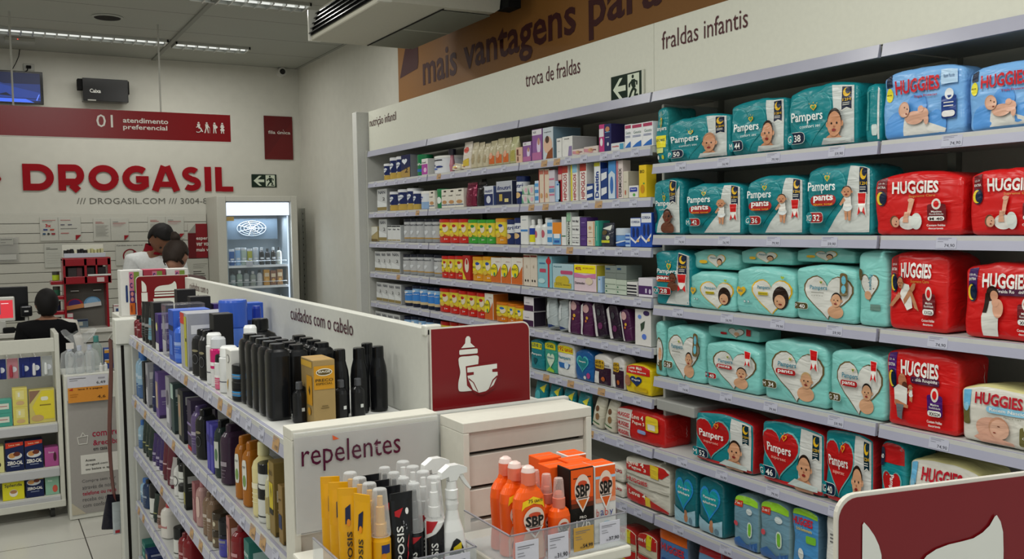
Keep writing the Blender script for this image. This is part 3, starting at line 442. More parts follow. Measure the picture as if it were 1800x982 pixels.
bx('navystack', 'navy and white ointment box', '1c3c7c', print=[Pg([(.05, .6), (.95, .7), (.95, .9), (.05, .85)], 'd8dce0'), Pg([(.05, .1), (.95, .2), (.95, .4), (.05, .35)], 'd8dce0')])
bx('desit', 'tall white box with vertical blue lettering', 'dce0e2', side='2a4a9c', print=[Rc(0, .9, 1, 1, 'c8c43a'), T('Desitin', .5, .4, .7, .6, '1c3c8c', 2, 90)])
bx('bluetall', 'tall light blue box', '4a8cc8', print=[Pg([(0, .0), (0, .65), (.5, .75), (1, .65), (1, 0)], 'c4d4e0'), Rr(.25, .12, .75, .6, '3a6ab0', .5)])
bx('dermo', 'tall pink and white ointment box', 'd8ccc8', print=[Rc(0, 0, .3, 1, 'b8707c'), T('DERMODEX', .62, .42, .75, .4, '22202a', 1, 90)])
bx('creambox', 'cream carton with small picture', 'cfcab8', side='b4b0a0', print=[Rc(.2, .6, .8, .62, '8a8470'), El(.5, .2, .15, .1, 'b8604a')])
bx('whiteblue', 'low white box with blue panel', 'dcdcd8', print=[Rr(.1, .5, .95, .88, '2a3c9c', .15), T('Bepan', .52, .7, .55, .14, 'e4e8ee', 1), El(.6, .22, .14, .14, '5aa84a')])
bx('yellowbox', 'tall yellow box', 'e2c024', print=[T('BIO', .45, .8, .6, .1, '4a3a10', 1), El(.5, .25, .3, .14, 'c88a1a'), Rc(.6, .4, .8, .45, '4a9a4a')])
bx('goldsmall', 'small gold and white carton', 'a8986a', print=[Pg([(0, .2), (1, .7), (1, 1), (0, 1)], 'd2d2c8'), Rc(0, 0, 1, .15, '6a5a34')])
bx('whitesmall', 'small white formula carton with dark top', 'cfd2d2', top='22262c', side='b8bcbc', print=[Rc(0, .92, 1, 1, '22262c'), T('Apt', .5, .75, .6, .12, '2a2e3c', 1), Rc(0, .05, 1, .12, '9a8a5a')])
cn('greycan', 'grey formula can with black lid', 'b4b6b8', lid='1a1e2c', bands=[(.14, '8a8e92'), (.2, 'a8864a'), (1, 'b4b6b8')], print=[T('Aptamil', .5, .72, .8, .1, '2a2e3c', 1), Ht(.5, .42, .22, .14, 'd0d4d8'), Rc(.3, .5, .7, .51, '6a6e72')])
def ninho(c, c2): return dict(lid=c, bands=[(.28, c), (1, 'dcc83c')], p=3.4, print=[El(.3, .56, .32, .2, 'e8d81a'), T('NINHO', .3, .56, .48, .1, '2a4a2a', 1), El(.75, .62, .2, .18, 'e0d4b8'), El(.7, .74, .18, .07, c2), Pg([(0, .28), (.5, .4), (1, .28)], c), El(.5, .34, .22, .1, 'd8b848'), T('3+', .8, .16, .2, .07, 'e8e4d8', 1)])
cn('redninho', 'yellow and red milk can with cartoonish cup', 'c8281e', **ninho('c0261e', 'b02c20'))
STY['redninho']['look'] = 'yellow and red milk can'
cn('greenninho', 'yellow and green milk can', '3a9a34', **ninho('3a9a34', '2a8a3a'))
cn('orangeninho', 'yellow and orange milk can', 'd88a1e', **ninho('d4901e', '2a4a9c'))
cn('yellowninho', 'mixed orange and yellow milk can', 'd87a1e', **ninho('cc741c', '2a6ab0'))
bx('redkid', 'dark red milk box', 'b02820', nm='milk_box', print=[El(.6, .6, .3, .3, 'dcd4c0'), El(.6, .75, .14, .12, 'b02820'), Pg([(0, 0), (.5, 0), (0, .4)], 'd8c832')])
bx('whiteorange', 'white and orange cereal box', 'dcd8cc', nm='cereal_box', side='c87428', print=[Pg([(0, 0), (0, .25), (.6, .35), (1, .7), (1, 0)], 'c86424'), El(.35, .5, .33, .27, '3a2a20'), El(.32, .5, .31, .25, 'e6d41e'), T('INHO', .3, .56, .5, .1, '22402a', 1), El(.35, .34, .1, .08, '4a8a5a'), T('adultos', .7, .85, .4, .04, 'a84a3a', 0)])
bx('whitebluebox', 'white medicine box with blue stripe', 'dcdedc', print=[Rc(.0, .45, 1, .52, '3a80c4'), Rc(.2, .85, .8, .87, '8a9aa8')])
sty('yellowblue', 'small white bottle with blue and yellow label', 'bottle', 'lotion_bottle', 'dcdedc', bands=[(.1, 'dcdedc'), (.4, 'd8d020'), (.66, '22409c'), (1, 'dcdedc')], lid='e4e6e4')
sty('whitebottle', 'white lotion bottle', 'bottle', 'lotion_bottle', 'dddfdd', lid='e4e6e4', print=[El(.5, .4, .2, .16, 'b85a6a')])
bx('promocard', 'orange and blue promo card', 'e08a2a', nm='shelf_card', print=[Rc(0, 0, 1, .5, '5a9ccc'), Rr(.15, .3, .85, .5, 'dfe4e8', .2), Rc(.2, .1, .8, .2, '2a5aa8')])
bx('greenwhitebox', 'white and green ointment box', 'dcdedc', side='1c6a3c', print=[Rc(0, .3, 1, .34, '1c6a3c')])
bx('minan', 'tall white box with vertical black lettering', 'd4dad2', print=[Rc(0, .72, 1, 1, '8ab494'), T('MINANCETIN', .5, .38, .7, .5, '22262a', 1, 90)])
bx('whitestack', 'small white cube box with grey print', 'd8dad8', side='4a3470', print=[T('Baby', .3, .75, .4, .14, '4a4a54', 1), T('Med', .72, .75, .3, .14, '4a4a54', 1), T('Baby', .3, .3, .4, .14, '4a4a54', 1), T('Med', .72, .3, .3, .14, '4a4a54', 1), Rc(0, .48, 1, .5, '6a6a6a')])
bx('purplecube', 'purple cube box', '503478', print=[Rc(0, .48, 1, .5, '3a2458'), Rc(.2, .7, .8, .75, '8a74a8')])
bx('creamcube', 'cream box with orange edge', 'dcd0bc', print=[Rc(.9, 0, 1, 1, 'c88a5a'), El(.4, .6, .2, .12, 'c8a07c'), Rc(.2, .3, .7, .33, '8a7a6a')])
bx('tealthin', 'thin teal carton', '3aa08c', print=[Rc(.45, .2, .55, .8, 'd8e8e0')])
pc('darksachet', 'dark hanging sachet with yellow label', '2a2e3c', print=[Pg([(.1, .8), (.9, .98), (.9, .7)], 'c8ccc4'), Rc(.1, .1, .9, .22, 'c8c82a'), El(.75, .35, .15, .1, 'c8d4a8'), El(.4, .6, .25, .12, '5a4a2a')])
sty('bluejar', 'blue plastic tub with clear lid', 'tub', 'plastic_tub', '4a7cc0', lid='c4d0dc', bands=[(.3, '2a5aa8'), (1, '6a98cc')], print=[Pg([(0, .15), (.5, .22), (1, .35), (1, .28), (.5, .12), (0, .05)], 'd4dce4')])
bx('blueflat', 'stacked pale blue small box', 'a8c4e4', print=[Rc(0, .15, 1, .3, '2a5ab0'), Rc(0, .5, 1, .62, '2a5ab0'), Rc(0, .8, 1, .92, '2a5ab0')])
bx('coreg', 'blue denture cream box with white swoosh', '2450b0', side='1c3c8c', print=[Rc(0, .72, 1, 1, 'dce0e6'), T('COREGA', .5, .86, .8, .08, '1c3474', 2), Pg([(.0, .35), (.5, .18), (1, .4), (1, .32), (.5, .1), (0, .26)], 'dce0e6'), El(.3, .5, .12, .18, '1a2c60'), El(.7, .5, .12, .18, '1a2c60'), El(.75, .2, .14, .05, 'e0b878')])
bx('beigegirl', 'beige carton with small drawn faces', 'd2c8b8', print=[Rc(0, .92, 1, .98, '7a3428'), El(.3, .16, .1, .04, '2a2422'), El(.7, .16, .1, .04, '2a2422'), El(.5, .62, .08, .05, 'b8a894')])
bx('tealgift', 'aqua gift set with red ribbon', '84b8c4', print=[Rc(.12, .75, .55, .8, '4a7a9a'), Rr(.15, .48, .6, .6, 'b84a60', .2), Rc(.75, .0, .86, 1, 'c02a34'), El(.8, .85, .18, .1, 'c02a34'), El(.3, .2, .25, .08, 'b4d4d8')])
bx('cloudbox', 'pale blue box with yellow discount cloud', 'a8c4cc', print=[Rr(.4, .6, 1, .75, 'b84a70', .3), T('Apted', .25, .88, .4, .07, '2a6a7a', 1), El(.35, .32, .22, .2, 'c4b032'), El(.6, .34, .22, .2, 'c4b032'), Rc(.08, .03, .92, .24, 'c4b032'), T('30%', .32, .2, .34, .13, '9a8a2a', 1), T('desconto', .7, .18, .32, .05, '4a4020', 1)])
bx('discountbox', 'pink box with bright yellow discount band', 'd8c4cc', side='c8b83a', print=[Rc(0, .68, 1, 1, 'f0e00e'), T('40%', .2, .84, .28, .13, 'a82a2a', 2), T('DE DESCONTO', .66, .86, .5, .06, 'a85a2a', 1), Pg([(0, .68), (.5, .6), (1, .68), (1, .5), (0, .5)], 'c87aa4'), T('Dermodex', .28, .3, .45, .09, '2a242a', 1), El(.7, .38, .17, .14, 'd8c8b0')])
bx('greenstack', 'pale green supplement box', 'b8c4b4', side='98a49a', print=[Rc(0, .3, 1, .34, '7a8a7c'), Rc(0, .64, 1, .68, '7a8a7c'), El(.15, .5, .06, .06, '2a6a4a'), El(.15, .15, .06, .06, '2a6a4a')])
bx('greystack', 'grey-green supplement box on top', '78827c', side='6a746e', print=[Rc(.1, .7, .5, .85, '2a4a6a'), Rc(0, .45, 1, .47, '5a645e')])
bx('blackstripe', 'white and black striped box', 'd8d8d4', print=[Rc(0, .0, 1, .1, '20202a'), Rc(0, .22, 1, .34, '20202a'), Rc(0, .47, 1, .6, '20202a'), Rc(0, .72, 1, .84, '20202a')])
bx('purplewhite', 'white and purple tub carton', 'd8d4dc', print=[Rc(0, .12, 1, .6, '4a2a60'), Rc(.5, .2, .62, .45, 'c8c0d4'), El(.85, .3, .08, .14, 'c8c0d4')])
cn('bluemilk', 'blue formula can with black base', '2a68b8', lid='1a2238', bands=[(.16, '141c30'), (.28, 'c8b48a'), (.7, '3a80cc'), (1, '8ab4dc')], print=[Ht(.5, .76, .2, .08, 'e0e4ea'), T('Aptanutri', .5, .6, .7, .06, 'e8ecf0', 1)])
bx('purplehalf', 'white and plum absorbent pad box', 'd8d4d8', side='2a2230', print=[Rc(0, .0, 1, .42, '3c1a40'), T('needs', .4, .6, .4, .08, '6a5a74', 0)])
def pd(k, look, c, **o): sty(k, look, 'pads', 'absorbent_pad_pack', c, **o)
pd('silverpad', 'leaning silver and blue pad pack', 'a8b2b4', print=[Pg([(0, .0), (0, .15), (.6, .08), (.9, .0)], '22386c'), Pg([(.1, .3), (.5, .35), (.4, .9), (.1, .9)], 'c4ccce')])
pd('plumpad', 'plum and white pad pack', '4c2046', print=[El(.5, .82, .3, .12, 'c8a0a0'), El(.6, .55, .12, .05, 'd8a83a'), El(.5, .45, .08, .04, 'd87a3a'), Rc(.0, .02, .25, .98, 'd6d2d4')])
pd('darkpad', 'leaning dark pad pack with white edge', '2a1a2c', print=[Rc(.0, .02, .3, .98, 'd2d0d0'), El(.6, .3, .2, .1, '6a2a5a'), El(.6, .7, .16, .1, '3a3a40')])
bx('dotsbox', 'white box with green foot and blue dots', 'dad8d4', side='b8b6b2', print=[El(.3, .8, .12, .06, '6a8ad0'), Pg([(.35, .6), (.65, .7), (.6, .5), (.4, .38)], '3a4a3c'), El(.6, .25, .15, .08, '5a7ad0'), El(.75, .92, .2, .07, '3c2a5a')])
pd('tealpouch', 'slumped teal refill pouch', '1c7c84', print=[El(.4, .4, .25, .2, '4aa8b0'), Pg([(.5, .7), (.9, .9), (.9, .6)], 'd0cc3a')])
pd('whitepouch', 'leaning white pouch with brown bear print', 'ccc8b4', print=[El(.4, .6, .2, .1, '6a4a34'), El(.6, .35, .2, .12, '8a6a48'), Rc(.1, .1, .9, .14, '3a6a3a')])
# hair care
def hb(k, look, c, cat='bottle', n='shampoo_bottle', **o): sty(k, look, cat, n, c, **o)
hb('redblack', 'small dark red bottle with black cap', '6a1c24', lid='141416')
hb('blacktube', 'black styling tube', '17181a', 'tube', 'styling_tube', lid='111214')
hb('bluetube', 'black and light blue styling tube', '17181a', 'tube', 'styling_tube', lid='17181a', bands=[(.7, '6a9cb0'), (1, '17181a')])
bx('blackcarton', 'black hair product carton', '1c1c1e', print=[Rc(.2, .6, .8, .63, '6a6a5a')])
bx('purplecarton', 'purple carton with white base', '3c2a6a', print=[Rc(0, 0, 1, .2, 'dcdcd8'), El(.5, .65, .25, .12, 'd0d08a')], side='3c2a6a')
bx('clearkit', 'clear plastic boxed kit with silver edge', '8a8a94', fin='clear', print=[Rc(.1, .05, .9, .3, 'b4b4c0'), El(.5, .6, .25, .2, '8a8a9a')])
bx('bluekit', 'blue boxed shaving kit', '2a4fae', side='3a62c0', print=[Rc(.0, .6, 1, .7, '12204c'), Rc(.2, .1, .8, .5, '4a74d4')])
hb('bluebottle', 'ribbed bright blue bottle', '3a66cc', lid='2a50b4', bands=[(.1, '3a66cc'), (.2, '5a84e0'), (.35, '3a66cc'), (.45, '5a84e0'), (1, '3a66cc')])
bx('yellowkit', 'clear boxed kit with yellow-green insert', 'a8aab0', side='9a9ca4', print=[Rc(0, .8, .6, 1, 'c83a30'), Rc(.6, .05, .95, .95, 'b8b43c'), Rc(.75, .5, .9, .56, '17181a')])
hb('blackring', 'black bottle with silver ring print', '15161a', lid='101114', print=[El(.5, .55, .3, .03, '8a8468'), El(.5, .35, .3, .12, '5a5c60'), El(.5, .35, .26, .1, '15161a')])
hb('whitespray', 'white spray can', 'dddfdf', 'spray can', 'spray_can', lid='eceeee', print=[Rc(.1, .2, .9, .22, '3a3a4c')])
hb('pinkspray', 'magenta and white spray can', 'dddfdf', 'spray can', 'spray_can', lid='c8ccd0', bands=[(.35, 'dddfdf'), (.78, 'c81c6c'), (1, '6a8ad8')])
hb('whitepink', 'white and pink spray can with black cap', 'dddfdf', 'spray can', 'spray_can', lid='17181a', bands=[(.4, 'd86a8a'), (1, 'dddfdf')])
bx('whitebadge', 'white hair care carton with round emblem', 'd8d8d4', print=[El(.5, .82, .3, .09, '3a3a3c'), El(.5, .82, .26, .078, 'd8d8d4'), Pg([(.2, .3), (.5, .4), (.3, .1)], 'c8a04a')], side='d8d8d4')
hb('blackjar', 'black hair cream jar with blue band', '15171b', 'jar', 'cream_jar', lid='101216', bands=[(.25, '15171b'), (.5, '3a94d4'), (1, '15171b')])
hb('clearblue', 'clear blue bottle', '6a92b4', lid='3a6ab0', bands=[(.3, '4a6a98'), (1, '8fb0c8')])
bx('greycarton', 'grey and silver hair carton', '9c9ca4', side='9c9ca4', print=[Rc(.1, .1, .9, .4, 'c8c8d0'), El(.5, .6, .3, .15, '6a6474')])
hb('navytube', 'navy hair cream tube', '1c2250', 'tube', 'hair_cream_tube', lid='1c2250', print=[Rc(.3, .3, .7, .32, 'c8ccd8')])
bx('lilaccarton', 'lilac hair straightening carton', '6a5490', side='6a5490', print=[Rc(.1, .2, .9, .8, 'a89a8a'), El(.5, .6, .25, .15, 'c8a894')])
bx('greenkit', 'dark and pale green hair carton', '3a4a4a', print=[Rc(0, .7, 1, 1, 'a8c0b8')])
bx('darkkit', 'dark carton with beige photo panel', '2a2c2c', side='2c2a3c', print=[Rc(.0, .1, .6, .9, '8a8474'), El(.3, .6, .2, .15, 'b08a70')])
bx('maroonkit', 'dark carton with purple stripes', '3a3048', side='3a3048', print=[Rc(0, .3, 1, .35, '8a7aa8'), Rc(0, .5, 1, .55, '8a7aa8'), Rc(0, .0, 1, .08, 'b02024')])
hb('purpleflask', 'dull purple bottle', '5a4a78', lid='4a3c68')
bx('violetbox', 'bright violet carton', '4c48a4', side='4c48a4', print=[Rc(0, .6, 1, .75, '3a367c')])
hb('labelflask', 'dark bottle with white label', '22302e', lid='17181a', print=[Rc(.1, .15, .9, .65, 'c4c8c0'), El(.5, .4, .25, .12, '5a7a5a')])
hb('plumflask', 'large dark plum bottle', '38243a', lid='2c1c30')
hb('amber', 'amber shampoo bottle with white label', 'a8661c', lid='a8661c', fin='gloss', print=[Rr(.15, .25, .85, .75, 'd8d8d0', .3), El(.5, .4, .25, .1, '7a9a5a'), T('rev', .5, .62, .3, .04, '5a5a5a', 0)])
hb('cream', 'cream coloured shampoo bottle', 'ddd29a', lid='e0d8a8')
hb('labeljar', 'white and black labelled jar', 'd4d6d2', 'jar', 'cream_jar', lid='17181a', print=[Rc(.1, .1, .9, .14, '22262a')])
hb('smallyellow', 'slim bottle with yellow cap', 'c8c4a0', lid='e0c020', print=[Rc(.1, .2, .9, .5, 'a89a6a')])
bx('goldyellow', 'kraft box with yellow label', '8a7440', side='7c6838', print=[Rc(.1, .3, .9, .72, 'c8b428'), Pg([(.4, .6), (.5, .68), (.6, .6), (.5, .5)], '3a3018'), Rc(.1, .28, .9, .36, '22201c'), T('RESO', .5, .85, .7, .06, '4a3a1c', 1)])
bx('brownnavy', 'kraft box with navy panel', '8a7040', side='7c6438', print=[Rc(.05, .25, .95, .5, '2a3458'), Rc(.2, .75, .8, .77, '4a3a1c')])
hb('darkgreen', 'dark green hair tube', '20302c', 'tube', 'hair_cream_tube', lid='1a2622', print=[Rc(.2, .3, .8, .34, '9a9a6a')])
hb('purpletube', 'purple hair tube with white cap', '3a2a60', 'tube', 'hair_cream_tube', lid='d8d4dc')
hb('maroontube', 'maroon hair tube', '5c2030', 'tube', 'hair_cream_tube', lid='5c2030', print=[Rc(.2, .4, .8, .44, 'c0a0a4')])
hb('greytube', 'silver hair tube with dark cap', 'a8a4a4', 'tube', 'hair_cream_tube', lid='5c2030')
hb('whitebottle2', 'white bottle with black cap and ring print', 'd8d8d6', lid='17181a', print=[El(.5, .4, .35, .16, '3a3a3c'), El(.5, .4, .3, .13, 'd8d8d6')])
bx('olivecard', 'dark and olive hair carton leaning out', '2a2c28', side='2a2c28', print=[Rc(0, .1, 1, .38, '8a8440'), Rc(.2, .7, .8, .73, '8a8a7c')])
bx('pinkcarton', 'dusty pink carton', '9c6468', side='9c6468', print=[Rc(.2, .3, .8, .6, 'b48488')])
hb('pinkflask', 'pale pink bottle with rose label', 'b08c88', lid='9c6468', print=[Rr(.2, .2, .8, .7, 'd0b4ac', .3)])
hb('brownflask', 'taupe brown bottle', '7c6450', lid='6c5644')
hb('brownjar', 'brown hair mask jar', '6c5c48', 'jar', 'cream_jar', lid='3c3226', print=[El(.5, .35, .12, .18, 'c8c0a8')])
hb('bluelabeljar', 'black jar with violet blue label', '17182a', 'jar', 'cream_jar', lid='15161c', bands=[(.5, '4a4aa8'), (1, '17182a')])
bx('floralbox', 'pink floral carton', 'b47a74', side='8a5a40', print=[El(.5, .6, .3, .2, 'd8a898'), El(.4, .3, .25, .1, 'c8b07c'), T('TRESS', .5, .8, .6, .05, '5a2a24', 1)])
hb('redflask', 'deep red bottle', '7c1820', lid='6c1018')
bx('tealhair', 'teal green hair carton', '2a6e66', side='2a6e66', print=[T('elseve', .5, .75, .8, .12, 'c8e0dc', 1), Rc(.1, .2, .9, .5, '4a8c84'), El(.7, .35, .2, .12, '8ac4bc')])
hb('bluegreen', 'dark blue bottle', '22385c', lid='17181a')
hb('browntube', 'brown and pink hair tube', '6a5048', 'tube', 'hair_cream_tube', lid='b88a7c')
hb('whitered', 'white bottle with red print', 'd6d2cc', lid='b03038', print=[T('Sanol', .5, .35, .6, .08, 'b03040', 1)])
bx('navyhair', 'navy hair dye carton', '1c2a5c', side='1c2a5c', print=[El(.5, .6, .3, .2, 'b08a70')])
hb('bigblack', 'tall black shampoo bottle', '131416', lid='0e0f11')
hb('tallblack', 'tall round shouldered black bottle', '121315', lid='0e0f11')
hb('miniblack', 'short black bottle with grey cap', '17181a', lid='4a4c50', print=[Rc(.5, .25, .8, .35, 'c8ccc8')])

